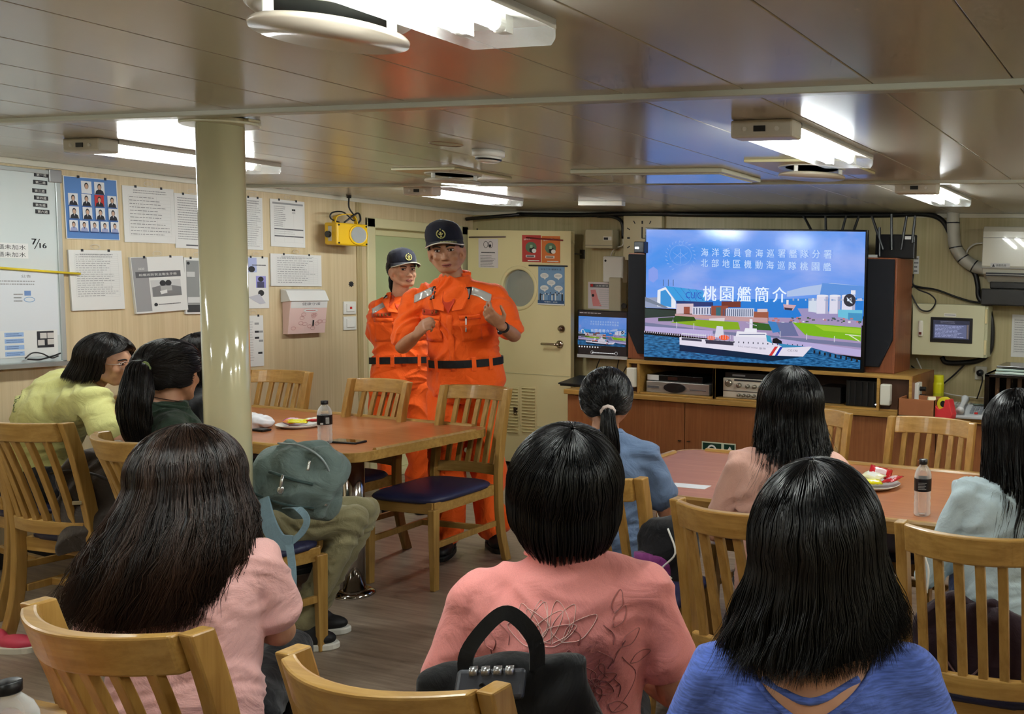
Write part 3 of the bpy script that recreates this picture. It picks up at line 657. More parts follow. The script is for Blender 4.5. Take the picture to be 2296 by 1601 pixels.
hanging(545, 708, 592, 820, strip_doc, 'lowest narrow strip notice on the wall right of the pillar', grp='white clip notices on the left wall')
# folded pink calendar, opened upwards: the pad stands off the wall
a = Xp(628, 648, LX); b = Xp(718, 745, LX)
t = empty('wall_calendar', (LX, (a.y+b.y)/2, 0), 0, 'pink wall calendar bulging from the left wall under the table sheet', 'calendar')
bm = NB(); rings(bm, [[V((LX+.004, y, a.z)), V((LX+.05, y, a.z-.008)), V((LX+.085, y, a.z-.075)), V((LX+.004, y, a.z-.085))] for y in (a.y, b.y)], True); P_(obj('folded_pages', bm, PAPER), t)
bm = NB(); rings(bm, [[V((LX+.004, y, a.z-.07)), V((LX+.075, y, a.z-.075)), V((LX+.045, y, b.z)), V((LX+.004, y, b.z))] for y in (a.y+.01, b.y-.005)], True); P_(obj('page_block', bm, M((226, 196, 190), .6)), t)
zt_ = a.z-.075; nn = V((zt_-b.z, 0, .03)).normalized()
B = Board((LX+.0755, a.y+.015, zt_), (0, 1, 0), (-.03, 0, -(zt_-b.z)), (1, 0, -.1)); w, h = b.y-a.y-.02, zt_-b.z
B.k = 8; B.rect(0, 0, w, h*.22, PAPER); B.text('健康守護', w*.3, h*.05, h*.09, DGREY, w=w*.5); B.disc(w*.55, h*.3, w*.2, PAPER, ry=h*.055); B.lines(w*.42, h*.27, w*.68, h*.33, 1, RED, ragged=0)
rg = random.Random(3)
for k in range(14): B.ring(w*rg.uniform(.1, .95), h*rg.uniform(.4, .92), w*.06, .0025, M((200, 150, 148), .6), ry=h*.05)
B.rect(w*.62, h*.6, w*.66, h*.78, INK); P_(B.build('calendar_face'), t)
# gear sticker, two switches
a = Xp(788, 637, LX+.003); bm = NB(); rs = []
for zz in (0, .003): rs.append([V((LX+zz, a.y+.021*(1.0 if (k % 4) in (0, 1) else .72)*math.cos(2*PI*k/32), a.z+.021*(1.0 if (k % 4) in (0, 1) else .72)*math.sin(2*PI*k/32))) for k in range(32)])
rings(bm, rs, True); tag(obj('gear_sticker', bm, INK), 'small black gear-shaped sticker on the wall above the switches', 'sticker')
for k, (px, py, qx, qy) in enumerate(((768, 676, 796, 704), (768, 710, 797, 739))):
    a, b = Xp(px, py, LX), Xp(qx, qy, LX)
    t = empty('wall_switch', (LX, (a.y+b.y)/2, (a.z+b.z)/2), 0, ('white wall switch with a small red square, the upper of two' if k == 0 else 'plain white wall switch, the lower of two by the doorway'), 'switch', 'switches left of the doorway')
    w, h = (b.y-a.y)/2, (a.z-b.z)/2
    bm = NB(); box(bm, 0, .012, -w, w, -h, h); obj('switch_plate', bm, WHITEP, t, bevel=.003)
    bm = NB(); box(bm, .01, .02, -w*.62, w*.62, -h*.62, h*.62); obj('rocker', bm, M((232, 230, 224), .3), t, bevel=.003)
    if k == 0: bm = NB(); box(bm, .019, .0215, -.008, .008, -.008, .008); obj('red_mark', bm, RED, t)
# yellow emergency lantern hanging by the doorway
LM = M((224, 178, 22), .4); a = Xp(737, 503, -5.38); b = Xp(820, 547, -5.38)
yc, zc = (a.y+b.y)/2+.035, (a.z+b.z)/2
t = empty('emergency_lantern', (LX+.14, yc, zc), R(-4), 'yellow emergency lantern hanging on the left wall by the doorway', 'lantern')
bm = NB(); box(bm, -.06, .06, -.115, .115, -.075, .075); bx = obj('housing', bm, LM, t, bevel=.012, seg=3)
bm = NB(); ringtorus(bm, (.062, .04, 0), .062, .008, axis='x', flat=.8); obj('lens_rim', bm, LM, t, smooth=True)
bm = NB(); lathe(bm, [(.001, -.012), (.012, -.010), (.014, -.004), (.026, -.003), (.028, .004), (.040, .006), (.042, .012), (.052, .014), (.057, .02)], (.045, .04, 0), n=32, axis=(1, 0, 0)); obj('reflector', bm, M((200, 200, 202), .12, 1), t)
bm = NB(); cyl(bm, (.0665, .04, 0), (.0685, .04, 0), .056, n=32); obj('lens', bm, clearmat(.95), t)
bm = NB()
for y in (-.1, .1):
    for z in (-.06, .06): cyl(bm, (.06, y, z), (.064, y, z), .006)
obj('screws', bm, BLACKP, t)
bm = NB(); cyl(bm, (-.01, -.115, -.005), (-.01, -.132, -.005), .022); obj('toggle', bm, BLACKP, t)
bm = NB(); box(bm, -.02, .012, -.1165, -.1145, -.05, .05); obj('side_label', bm, M((196, 190, 170), .5), t)
bm = NB(); strap(bm, [(0, -.09, .07), (0, -.07, .12), (0, .02, .14), (.01, .05, .12), (.02, .06, .07)], (1, 0, 0), .03, .006); obj('handle', bm, LM, t)
bm = NB(); tube(bm, [(0, -.05, .08), (-.0, -.11, .10), (0, -.10, .14), (0, -.02, .15), (.01, .04, .10), (.01, .06, .12), (0, .03, .17), (-.0, .02, .2), (-.01, .03, .255)], .005); tube(bm, [(.02, -.03, .08), (.03, .06, .15), (.02, .09, .11), (.02, .07, .08)], .006); cyl(bm, (-.01, .03, .25), (-.01, .03, .30), .014, .02)
obj('power_cord', bm, BLACKP, t, smooth=True)
bm = NB(); cyl(bm, (-.01, .03, .30), (-.01, .03, CEIL-zc), .02, .014); obj('ceiling_plug', bm, WHITEP, t, smooth=True)

# ================================================================== POSTERS ON THE DOOR LEAF
def doorposter(px, py, qx, qy, draw, lb, mat=PAPER, tilt=0, name='poster', cat='poster'):
    B, w, h = bboard(px, py, qx, qy, DL-.001, tilt); B.slab(0, 0, w, h, .0015, mat); draw(B, w, h); return tag(B.build(name), lb, cat)
def p_white(B, w, h):
    B.ring(w*.38, h*.2, w*.11, .004, INK, ry=h*.11); B.ring(w*.62, h*.2, w*.11, .004, INK, ry=h*.11); B.disc(w*.6, h*.24, w*.06, INK); B.lines(w*.15, h*.45, w*.85, h*.5, 1, INK, ragged=0, th=.6); B.lines(w*.1, h*.56, w*.9, h*.97, 8, DGREY, seed=2)
doorposter(1073, 535, 1117, 601, p_white, 'white notice with a round drawing on the porthole door', M((214, 204, 206), .5), name='paper_notice', cat='notice')
def p_red(B, w, h, c2):
    B.text('環境整潔', w*.08, h*.14, h*.06, PAPER, w=w*.5, ang=R(-8)); B.disc(w*.48, h*.45, w*.3, M((92, 120, 96), .5), ry=h*.2); B.disc(w*.55, h*.55, w*.16, INK, ry=h*.11); B.disc(w*.64, h*.58, w*.12, PAPER, ry=h*.08); B.rect(w*.42, h*.36, w*.56, h*.48, M((150, 180, 150), .5)); B.rect(w*.2, h*.74, w*.7, h*.83, PAPER); B.rect(w*.24, h*.76, w*.64, h*.81, c2); B.rect(w*.3, h*.93, w*.92, h*.96, PAPER)
doorposter(1171, 527, 1213, 588, lambda B, w, h: p_red(B, w, h, DGREY), 'red poster, the left of the coloured pair on the porthole door', M((184, 62, 60), .5))
doorposter(1215, 529, 1256, 590, lambda B, w, h: p_red(B, w, h, M((120, 90, 60), .5)), 'orange poster, the right of the coloured pair on the porthole door', M((206, 110, 52), .5))
def p_blue(B, w, h):
    B.text('安全工作 健康生活', w*.1, h*.05, h*.045, INK, w=w*.78)
    for x, y in ((.24, .24), (.76, .24), (.5, .42), (.24, .56), (.78, .56)): B.disc(w*x, h*y, w*.16, PAPER, ry=h*.07); B.lines(w*(x-.1), h*(y-.03), w*(x+.1), h*(y+.03), 2, GREY, ragged=.1, seed=int(x*10)); B.poly([(w*(x-.04), h*(y+.06)), (w*(x+.06), h*(y+.06)), (w*(x+.02), h*(y+.11))], PAPER)
    rg = random.Random(5)
    for k in range(14): x = w*(.06+.065*k); y = h*rg.uniform(.68, .76); B.rect(x, y, x+w*.05, h*.9, rg.choice([PAPER, M((130, 165, 200), .5), INK, M((90, 130, 180), .5)])); B.disc(x+w*.025, y-h*.01, w*.022, rg.choice([INK, PAPER]))
    B.rect(0, h*.88, w, h*.965, M((52, 84, 124), .5)); B.text('守護你一起做', w*.25, h*.905, h*.035, PAPER, w=w*.5); B.rect(0, h*.965, w, h, PAPER)
doorposter(1207, 597, 1266, 685, p_blue, 'blue poster with white speech bubbles on the porthole door', M((116, 150, 186), .5))
for k, (px, py, qx, qy, c, lb) in enumerate(((1052, 532, 1133, 531, (110, 90, 84), 'thin brown magnetic bar above the white door notice'), (1180, 533, 1262, 539, (120, 34, 34), 'dark red magnetic bar across the coloured poster pair'), (1186, 595, 1272, 597, (44, 44, 54), 'dark magnetic bar above the blue door poster'))):
    a, b = Yp(px, py, DL-.006), Yp(qx, qy, DL-.006); bm = NB(); cyl(bm, a, b, .006, n=8); tag(obj('magnetic_bar', bm, M(c, .4), smooth=True), lb, 'magnetic bar', 'magnetic bars on the porthole door')
# door closer arm above the leaf
a = Yp(1070, 512, 5.95); bm = NB(); cyl(bm, (a.x, 5.95, a.z), (a.x, 5.95, a.z-.035), .006); tube(bm, [(a.x, 5.95, a.z-.02), (a.x+.1, 5.97, a.z-.03), (a.x+.16, 6.0, a.z-.04)], .005); tag(obj('door_stay', bm, STEELD, smooth=True), 'thin metal stay arm above the porthole door top', 'door stay')

# ================================================================== BACK WALL: boxes, notices, cables
def wbox(name, px, py, qx, qy, depth, m, lb, cat, parts=None, bevel=.006, y=None):
    yb = (y or BY); yf = yb-depth; a, b = Yp(px, py, yf), Yp(qx, qy, yf)
    t = empty(name, ((a.x+b.x)/2, yb, (a.z+b.z)/2), 0, lb, cat); w, h = (b.x-a.x)/2, (a.z-b.z)/2
    bm = NB(); box(bm, -w, w, -depth, 0, -h, h); obj('casing', bm, m, t, bevel=bevel)
    if parts: parts(t, w, h, depth)
    return t
def gp(t, w, h, d):
    bm = NB(); box(bm, w*.35, w*.95, -d-.003, -d, -h*.15, h*.25); obj('label_plate', bm, WHITEP, t)
    bm = NB(); box(bm, w*.4, w*.7, -d-.005, -d-.003, -h*.1, h*.15); obj('display', bm, INK, t)
    bm = NB(); box(bm, -w, w, -d-.002, -d, -h*.72, -h*.68); obj('seam', bm, DGREY, t)
wbox('junction_box', 1312, 514, 1373, 557, .10, M((190, 182, 150), .4), 'beige wall box with a small display between door and big screen', 'wall box', gp)
def ap(t, w, h, d): bm = NB(); cyl(bm, (-w*.7, -d-.002, h*.65), (-w*.7, -d, h*.65), .009); obj('logo_dot', bm, INK, t)
wbox('access_point', 1351, 574, 1396, 635, .07, M((208, 206, 198), .4), 'white tilted network box on the wall left of the screen', 'network box', ap, bevel=.012)
B, w, h = bboard(1319, 632, 1375, 694, BY-.002); B.slab(0, 0, w, h, .002, M((216, 206, 208), .5)); B.rect(w*.08, h*.07, w*.95, h*.2, DGREY); B.rect(w*.1, h*.08, w*.2, h*.17, RED); B.text('注意事項', w*.3, h*.1, h*.06, PAPER, w=w*.5)
B.poly([(w*.1, h*.3), (w*.3, h*.28), (w*.4, h*.6), (w*.55, h*.9), (w*.2, h*.9)], M((222, 140, 140), .6)); B.lines(w*.45, h*.25, w*.95, h*.95, 9, LGREY, seed=4); B.disc(w*.2, h*.5, w*.05, INK)
tag(B.build('paper_notice'), 'pinkish printed notice above the small monitor', 'notice')
# square clock half hidden by the screen
a, b = Yp(1404, 503, BY), Yp(1490, 567, BY); cx_, cz_ = (a.x+b.x)/2, (a.z+b.z)/2; hw = (b.x-a.x)/2
t = empty('wall_clock', (cx_, BY, cz_), 0, 'square cream wall clock half hidden behind the big screen', 'clock')
bm = NB(); box(bm, -hw, hw, -.04, 0, -hw, hw); obj('clock_case', bm, M((206, 196, 160), .4), t, bevel=.006)
B = Board((-hw, -.041, hw), (1, 0, 0), (0, 0, -1), (0, -1, 0))
for k in range(12):
    c, s = math.cos(k*PI/6), math.sin(k*PI/6); q = hw*.78/max(abs(c), abs(s)); q2 = q*.82; B.line(hw+c*q, hw+s*q, hw+c*q2, hw+s*q2, .008 if k % 3 else .014, INK, 1)
o = B.build('clock_face', t)
bm = NB(); box(bm, -.004, .004, -.046, -.043, 0, hw*.5); box(bm, 0, hw*.6, -.048, -.045, -.003, .003); obj('clock_hands', bm, INK, t)
# black cable bundle along the top of the back wall
def wcable(pts, r, lb, y=BY-.03, m=BLACKP, k=5, name='cable', cat='cable'):
    P = [Yp(p[0], p[1], y if len(p) < 3 else p[2]) for p in pts]; bm = NB(); tube(bm, P, r, smooth=k); return tag(obj(name, bm, m, smooth=True), lb, cat)
wcable([(1160, 481), (1300, 482), (1440, 479), (1560, 481), (1700, 482), (1850, 483), (2000, 482), (2070, 480), (2110, 492), (2130, 525), (2140, 565), (2165, 595), (2185, 612), (2192, 640), (2195, 668), (2215, 690), (2223, 720), (2224, 760), (2218, 790), (2195, 808), (2150, 814), (2120, 812), (2112, 800)], .018, 'thick black cable bundle along the back wall top down to the control box')
wcable([(1340, 484), (1375, 486), (1395, 500), (1397, 535)], .014, 'short black conduit bending down left of the clock')
a, b = Yp(1046, 491, 5.95), Yp(1165, 481, 5.95); bm = NB(); cyl(bm, a, b, .014, n=10); tag(obj('black_rod', bm, BLACKP, smooth=True), 'black rod running from the doorway corner to the cable bundle', 'rod')
wcable([(1397, 535), (1396, 550), (1380, 556), (1372, 566), (1370, 574)], .004, 'thin white wire from the conduit to the white network box', m=WHITEP)
# white pipe of the air conditioner
bm = NB(); P = [Yp(x, y, BY-.05) for x, y in ((2137, 474), (2137, 500), (2139, 530), (2143, 555), (2160, 580), (2185, 597), (2215, 604))]; tube(bm, P, .044, n=20, smooth=5)
t = tag(obj('drain_pipe', bm, M((186, 184, 172), .45), smooth=True), 'white insulated pipe curving from the ceiling to the air conditioner', 'pipe')
bm = NB()
for i in (1, 3, 4, 5): d = (P[i]-P[i-1]).normalized(); cyl(bm, P[i]-d*.004, P[i]+d*.004, .047, n=20)
obj('cable_tie', bm, BLACKP, t)
# air conditioner
a, b = Yp(2205, 507, BY-.22), Yp(2205, 625, BY-.22)
t = empty('air_conditioner', (a.x, BY, b.z), 0, 'white wall air conditioner at the right edge', 'air conditioner'); hh = a.z-b.z; w = .85
def prof_x(pr, x0, x1): return [[V((x, y, z)) for y, z in pr] for x in (x0, x1)]
bm = NB(); rings(bm, prof_x([(0, 0), (0, hh), (-.2, hh), (-.225, hh*.9), (-.235, hh*.25), (-.2, hh*.1), (-.12, 0)], 0, w), True); obj('ac_body', bm, M((208, 206, 192), .25, coat=.4), t, bevel=.006)
bm = NB(); box(bm, .03, w-.03, -.234, -.2, hh*.06, hh*.12); obj('air_outlet', bm, INK, t)
bm = NB(); mt = Matrix.Translation((0, -.19, hh*.02)) @ Matrix.Rotation(R(-30), 4, 'X'); box(bm, .03, w-.03, -.05, .05, -.004, .004, mat=mt); obj('louvre_flap', bm, M((200, 200, 190), .3), t)
B = Board((.06, -.2365, hh*.3), (1, 0, 0), (0, 0, -1), (0, -1, 0)); B.rect(0, 0, .13, .028, LGREY); B.poly([(.01, .024), (.02, .004), (.03, .024)], INK); B.text('高壓危險', .038, .006, .016, INK); B.build('warning_label', t)
bm = NB(); box(bm, 0, w, -.238, -.234, hh*.78, hh*.785); box(bm, 0, w, -.238, -.23, hh*.2, hh*.21); obj('panel_seam', bm, GREY, t)
a, b = Yp(2200, 640, BY-.2), Yp(2200, 684, BY-.2)
bm = NB(); box(bm, a.x, a.x+.9, BY-.2, BY, b.z, a.z-.02); box(bm, a.x+.05, a.x+.9, BY-.16, BY, a.z-.02, a.z+.03); tag(obj('air_duct', bm, M((34, 32, 30), .5), bevel=.008), 'dark brown tray below the air conditioner at the right edge', 'tray')
wcable([(2205, 545), (2185, 548), (2170, 560), (2165, 580)], .006, 'thin white hose loop left of the air conditioner', m=WHITEP)
# control cabinet with tablet
def cb(t, w, h, d):
    bm = NB(); box(bm, -w, w*.93, -d-.012, -d, -h, h); dr = obj('cabinet_door', bm, M((206, 204, 170), .4), t, bevel=.004)
    bm = NB(); box(bm, -w*.82, -w*.69, -d-.035, -d-.012, -h*.28, h*.35); obj('latch_handle', bm, M((222, 220, 208), .3), dr, bevel=.012, seg=3)
    bm = NB(); box(bm, -w*.79, -w*.72, -d-.037, -d-.034, -h*.2, -h*.1); obj('latch_mark', bm, M((100, 40, 30), .4), dr)
    for s in (-1, 1): bm = NB(); box(bm, w*.93, w*.99, -d-.016, -d, s*h*.6-.05, s*h*.6+.05); obj('hinge', bm, CREAM, t, bevel=.003)
    X0, X1, Z0, Z1 = -w*.5, w*.62, h*.5, -h*.47
    bm = NB(); box(bm, X0, X1, -d-.02, -d-.012, Z1, Z0); sc = obj('tablet', bm, BLACKP, dr, bevel=.003)
    B = Board((X0+.02, -d-.0205, Z0-.02), (1, 0, 0), (0, 0, -1), (0, -1, 0)); W, Hh = X1-X0-.04, Z0-Z1-.045
    B.rect(0, 0, W, Hh, E((60, 64, 84), .35)); B.rect(.01, Hh*.22, W*.92, Hh*.95, E((92, 98, 130), .55)); B.lines(.015, Hh*.26, W*.9, Hh*.92, 9, E((150, 156, 190), .6), seed=3, dash=.06); B.rect(W*.93, Hh*.2, W*.98, Hh*.95, E((110, 100, 100), .5)); B.lines(W*.2, .004, W*.6, Hh*.18, 2, E((130, 130, 150), .5), seed=1)
    B.build('tablet_screen', sc)
    B = Board((-w*.15, -d-.0125, h*.66), (1, 0, 0), (0, 0, -1), (0, -1, 0)); B.rect(0, 0, .085, .022, WHITEP); B.lines(.005, .003, .08, .019, 1, GREY, ragged=0); B.build('paper_label', dr)
wbox('control_cabinet', 2048, 680, 2212, 803, .16, M((196, 196, 164), .4), 'cream control cabinet with a tablet screen on the back wall', 'control cabinet', cb)
B, w, h = bboard(2270, 705, 2330, 803, BY-.002); B.slab(0, 0, w, h, .002, PAPER); B.grid(w*.08, h*.1, w*.9, h*.9, 3, 14, .0008, GREY); B.lines(w*.1, h*.1, w*.9, h*.9, 14, GREY, seed=8); tag(B.build('paper_notice'), 'white form on the wall at the right edge below the tray', 'notice')
B, w, h = bboard(2049, 574, 2060, 614, BY-.002); B.slab(0, 0, w, h, .002, PAPER); B.lines(w*.1, h*.04, w*.9, h*.96, 4, DGREY, seed=1); tag(B.build('paper_notice'), 'tiny white label strips beside the right loudspeaker top', 'label')
t = wbox('wall_socket', 2186, 821, 2212, 853, .012, M((196, 194, 180), .4), 'wall socket with a black plug right of the yellow can', 'socket', lambda t, w, h, d: (lambda bm: (cyl(bm, (0, -.055, h*.1), (0, -.012, h*.1), .022), obj('plug', bm, BLACKP, t, smooth=True)))(NB()))
wcable([(2199, 836), (2203, 850), (2197, 875), (2190, 895)], .005, 'black power lead hanging from the wall socket', y=BY-.07)
wcable([(2047, 615), (2050, 640), (2100, 650), (2150, 668), (2190, 678), (2240, 678), (2290, 683)], .007, 'black wire from the loudspeaker top towards the right edge')
wcable([(2048, 640), (2060, 650), (2085, 660), (2098, 675), (2090, 692), (2078, 698), (2060, 690), (2042, 655), (2048, 640)], .005, 'black wire loop in front of the control cabinet corner', y=BY-.2)
wcable([(2055, 803), (2065, 825), (2075, 845), (2090, 862)], .005, 'white wire falling behind the yellow can', m=WHITEP)
wcable([(2170, 810), (2140, 840), (2115, 862), (2110, 880)], .006, 'black wire dropping from the control cabinet to the counter')
wcable([(2043, 820), (2060, 835), (2068, 850), (2055, 865), (2043, 868)], .005, 'black wire curling out behind the cabinet side')
wcable([(2112, 880), (2140, 886), (2175, 890), (2205, 892)], .004, 'thin white wire lying above the telephone', m=WHITEP)
# ================================================================== COUNTER, AV UNIT, SCREEN
CF = 5.45; WT = .735                              # front plane and top height of the low cabinets
X0c, X1c = Yp(1272, 870, CF).x, .35
jn = [X0c, Yp(1535, 950, CF).x]; d_ = Yp(1808, 960, CF).x if False else None
wdt = jn[1]-X0c; step = .60
edges = [X0c, X0c+ (jn[1]-X0c)*.0]                # first joint measured, the rest repeat
xj = jn[1]; left = []
while xj > X0c+.25: left.append(xj); xj -= step
seams = sorted([X0c]+left)
xj = jn[1]+step
while xj < X1c-.2: seams.append(xj); xj += step
seams.append(X1c)
low = empty('low_cabinet', (0, 0, 0), 0, 'long brown wood low cabinet with doors along the back wall', 'cabinet')
bm = NB(); box(bm, X0c+.01, X1c, CF+.02, BY-.014, .08, WT-.035); box(bm, X0c+.03, X1c, CF+.07, BY-.014, 0, .08, 1); obj('cabinet_body', bm, [DARKBASE, DARKBASE], low)
bm = NB(); box(bm, X0c+.005, X0c+.0095, CF+.02, BY-.014, .08, WT-.036); obj('end_panel', bm, CABW, low)
for a, b in zip(seams[:-1], seams[1:]):
    bm = NB(); box(bm, a+.003, b-.003, CF, CF+.02, .09, WT-.041); dr = obj('cabinet_door', bm, CABW, low, bevel=.0015)
bm = NB(); xs_ = jn[1]
for s in (-1, 1): box(bm, xs_+s*.035-.012, xs_+s*.035+.012, CF-.008, CF, .425, .431)
obj('door_pull', bm, CHROME, low)
bm = NB(); box(bm, X0c-.01, X1c, CF-.03, BY, WT-.035, WT); tag(obj('counter_top', bm, [OAKX], bevel=.004), 'light oak counter top over the low brown cabinets', 'counter')
# green safety sign on the cabinet door, only its top shows over the table
a, b = Yp(1574, 989, CF), Yp(1650, 989, CF)
B = Board((a.x, CF-.0005, a.z), (1, 0, 0), (0, 0, -1), (0, -1, 0)); w = b.x-a.x; B.slab(0, 0, w, .125, .002, M((206, 214, 190), .4)); GRN = M((18, 58, 44), .4)
B.rect(.008, .008, w*.58, .117, GRN); B.rect(w*.66, .008, w-.008, .117, GRN); B.ring(w*.3, .055, .03, .012, PAPER); B.rect(w*.3-.006, .09, w*.3+.006, .117, PAPER); B.poly([(w*.83, .02), (w*.93, .06), (w*.73, .06)], PAPER); B.rect(w*.79, .06, w*.87, .1, PAPER)
tag(B.build('exit_sign'), 'dark green and white escape arrow sign on the brown cabinet door', 'sign')
# AV unit standing on the counter
AX0, AX1, AT = Yp(1405, 805, CF).x, Yp(2045, 845, CF).x, .972
av = empty('av_shelf_unit', (0, 0, 0), 0, 'open oak shelf unit holding players and amplifier under the big screen', 'shelf unit')
d1x, d2x = Yp(1425, 850, CF).x, Yp(1975, 880, CF).x; m1, m2 = Yp(1598, 850, CF).x, None
bm = NB(); t_ = .02
box(bm, AX0, AX1, CF, BY-.1, AT-.025, AT); box(bm, AX0, AX1, CF+.01, BY-.1, WT, WT+.012)
for x in (AX0, AX1-t_, d1x+.01, d2x-.01-t_, m1, m1+.62 if False else m1): box(bm, x, x+t_, CF+.002, BY-.1, WT, AT-.025)
obj('shelf_frame', bm, OAKX, av, bevel=.002)
bm = NB(); box(bm, AX0+t_, AX1-t_, BY-.14, BY-.12, WT, AT-.02); box(bm, AX0+t_, d1x+.01, CF+.03, CF+.05, WT, AT-.02); box(bm, d2x-.01, AX1-t_, CF+.03, CF+.05, WT, AT-.02); obj('back_panel', bm, M((70, 42, 26), .5), av)
bm = NB(); box(bm, AX1, AX1+.004, CF+.002, BY-.1, WT, AT); obj('side_panel', bm, CABW, av)
for px, lb in ((1417, 'white wall box on the left post of the shelf unit'), (1986, 'white wall box on the right post of the shelf unit')):
    a = Yp(px, 846 if px < 1500 else 885, CF); bm = NB(); box(bm, a.x-.034, a.x+.034, CF-.02, CF+.03, a.z-.068, a.z+.068); tag(obj('white_box', bm, M((222, 220, 206), .35), bevel=.008, seg=3), lb, 'white box', 'white boxes on the shelf unit posts')
def yb(px, py, qx, qy, y0, y1, name, m, lb, cat, bevel=.003, grp=None):
    a, b = Yp(px, py, y0), Yp(qx, qy, y0); t = empty(name, ((a.x+b.x)/2, y0, b.z), 0, lb, cat, grp); w, h = (b.x-a.x)/2, a.z-b.z
    bm = NB(); box(bm, -w, w, 0, y1-y0, 0, h); obj('casing', bm, m, t, bevel=bevel); return t, w, h
SIL = M((176, 172, 166), .3, .6)
z0_ = WT+.013
def dev(px, qx, y, z0, h, name, m, lb, cat, d=.3):
    xa, xb = Yp(px, 870, y).x, Yp(qx, 880, y).x
    t = empty(name, ((xa+xb)/2, y, z0), 0, lb, cat); w = (xb-xa)/2; bm = NB(); box(bm, -w, w, 0, d, 0, h); obj('casing', bm, m, t, bevel=.004); return t, w
t, w = dev(1449, 1590, CF+.04, z0_, .078, 'video_recorder', SIL, 'silver video recorder at the bottom of the left shelf bay', 'recorder')
bm = NB(); rings(bm, [[V((.0+.085*math.cos(2*PI*i/24)*1.0-.02, y, .04+.034*math.sin(2*PI*i/24))) for i in range(24)] for y in (0, -.008)], True); obj('display_oval', bm, BLACKP, t, smooth=False)
bm = NB(); box(bm, w*.4, w*.9, -.003, 0, .03, .036); box(bm, -w*.95, -w*.6, -.004, 0, .03, .045); obj('tray_slot', bm, DGREY, t)
t, w = dev(1452, 1575, CF+.06, z0_+.079, .045, 'disc_player', M((16, 16, 18), .25), 'flat black disc player lying on the silver recorder', 'disc player', .26)
bm = NB(); box(bm, -w, -w+.09, -.003, 0, .005, .05-.008); obj('price_label', bm, PAPER, t); bm = NB(); box(bm, -w*.25, w*.1, -.003, 0, .012, .034); obj('display', bm, M((60, 32, 26), .3), t)
t, w = dev(1621, 1750, CF+.04, z0_, .135, 'amplifier', M((214, 208, 194), .3, .2), 'cream and silver amplifier with round knobs in the middle bay', 'amplifier')
for i, (x, z, r) in enumerate(((-w*.78, .10, .025), (-w*.42, .088, .017), (-w*.12, .085, .014), (w*.12, .085, .014), (w*.35, .085, .014), (w*.6, .085, .014), (-w*.42, .022, .011), (-w*.25, .022, .011), (-w*.08, .022, .011), (w*.1, .022, .011), (w*.28, .022, .011))):
    bm = NB(); lathe(bm, [(r, 0), (r*.95, .02), (r*.5, .024), (.0005, .024)], (x, 0, z), n=20, axis=(0, -1, 0)); obj('knob', bm, M((150, 142, 128), .25, .7), t, smooth=True)
bm = NB(); box(bm, -w*.6, w*.9, -.003, 0, .118, .129); box(bm, -w, w, -.003, 0, .045, .049); obj('display_strip', bm, INK, t)
t, w = dev(1625, 1740, CF+.05, z0_+.136, .036, 'set_top_box', BLACKP, 'thin black receiver on top of the cream amplifier', 'receiver', .2); bm = NB(); box(bm, -w*.7, -w*.2, -.002, 0, .012, .024); obj('display', bm, GREY, t)
t, w = dev(1835, 1885, CF+.1, z0_, .11, 'black_device', M((30, 30, 32), .3), 'small black device box in the right shelf bay', 'device', .2)
t, w = dev(1897, 1968, CF+.05, z0_, .17, 'black_rack', M((14, 14, 15), .4), 'black slatted device at the right end of the shelf unit', 'device', .3)
bm = NB()
for k in range(5): x = -w*.8+k*w*.38; box(bm, x, x+.006, -.008, 0, .01, .16)
obj('front_slats', bm, M((34, 34, 36), .4), t); bm = NB(); cyl(bm, (w*.9, -.006, .02), (w*.9, 0, .02), .004); obj('power_light', bm, E((230, 235, 255), 3), t)

# loudspeakers left and right of the screen
def speaker(px0, px1, lb, side):
    xa, xb = Yp(px0, 800, CF+.08).x, Yp(px1, 800, CF+.08).x; top = Yp(1990, 578, CF+.08).z; y0 = CF+.08
    t = empty('loudspeaker', ((xa+xb)/2, y0, AT), 0, lb, 'loudspeaker', 'loudspeakers beside the big screen'); w = (xb-xa)/2; h = top-AT
    bm = NB(); box(bm, -w, w, 0, .36, 0, h); obj('cabinet', bm, grain('speaker_veneer_%s' % side, (138, 80, 50), (116, 62, 36), 2, 1, rough=.4), t, bevel=.004)
    bm = NB(); g0 = -w+.004; g1 = w-(.03 if side == 'r' else .004)
    if side == 'r': pts = [(g0, h-.01), (w-.012, h-.01), (w-.012, .22), (w-.10, .04), (g0, .04)]
    else: pts = [(-w+.012, h-.01), (w, h-.01), (w, .04), (-w+.09, .04), (-w+.012, .2)]
    rings(bm, [[V((x, y, z)) for x, z in pts] for y in (-.025, 0)], True); obj('grille', bm, M((14, 16, 24), .85), t, bevel=.006)
    if side == 'r': B = Board((w-.34, -.0255, .085), (1, 0, 0), (0, 0, -1), (0, -1, 0)); B.lines(0, 0, .07, .01, 1, GREY, ragged=0); B.build('name_badge', t)
    return t
speaker(1936, 2006, 'tall loudspeaker with a black grille right of the screen', 'r').name
speaker(1408, 1478, 'tall loudspeaker partly hidden left of the big screen', 'l')
a, b = Yp(1940, 0, CF+.08).x, Yp(2047, 0, CF+.08).x

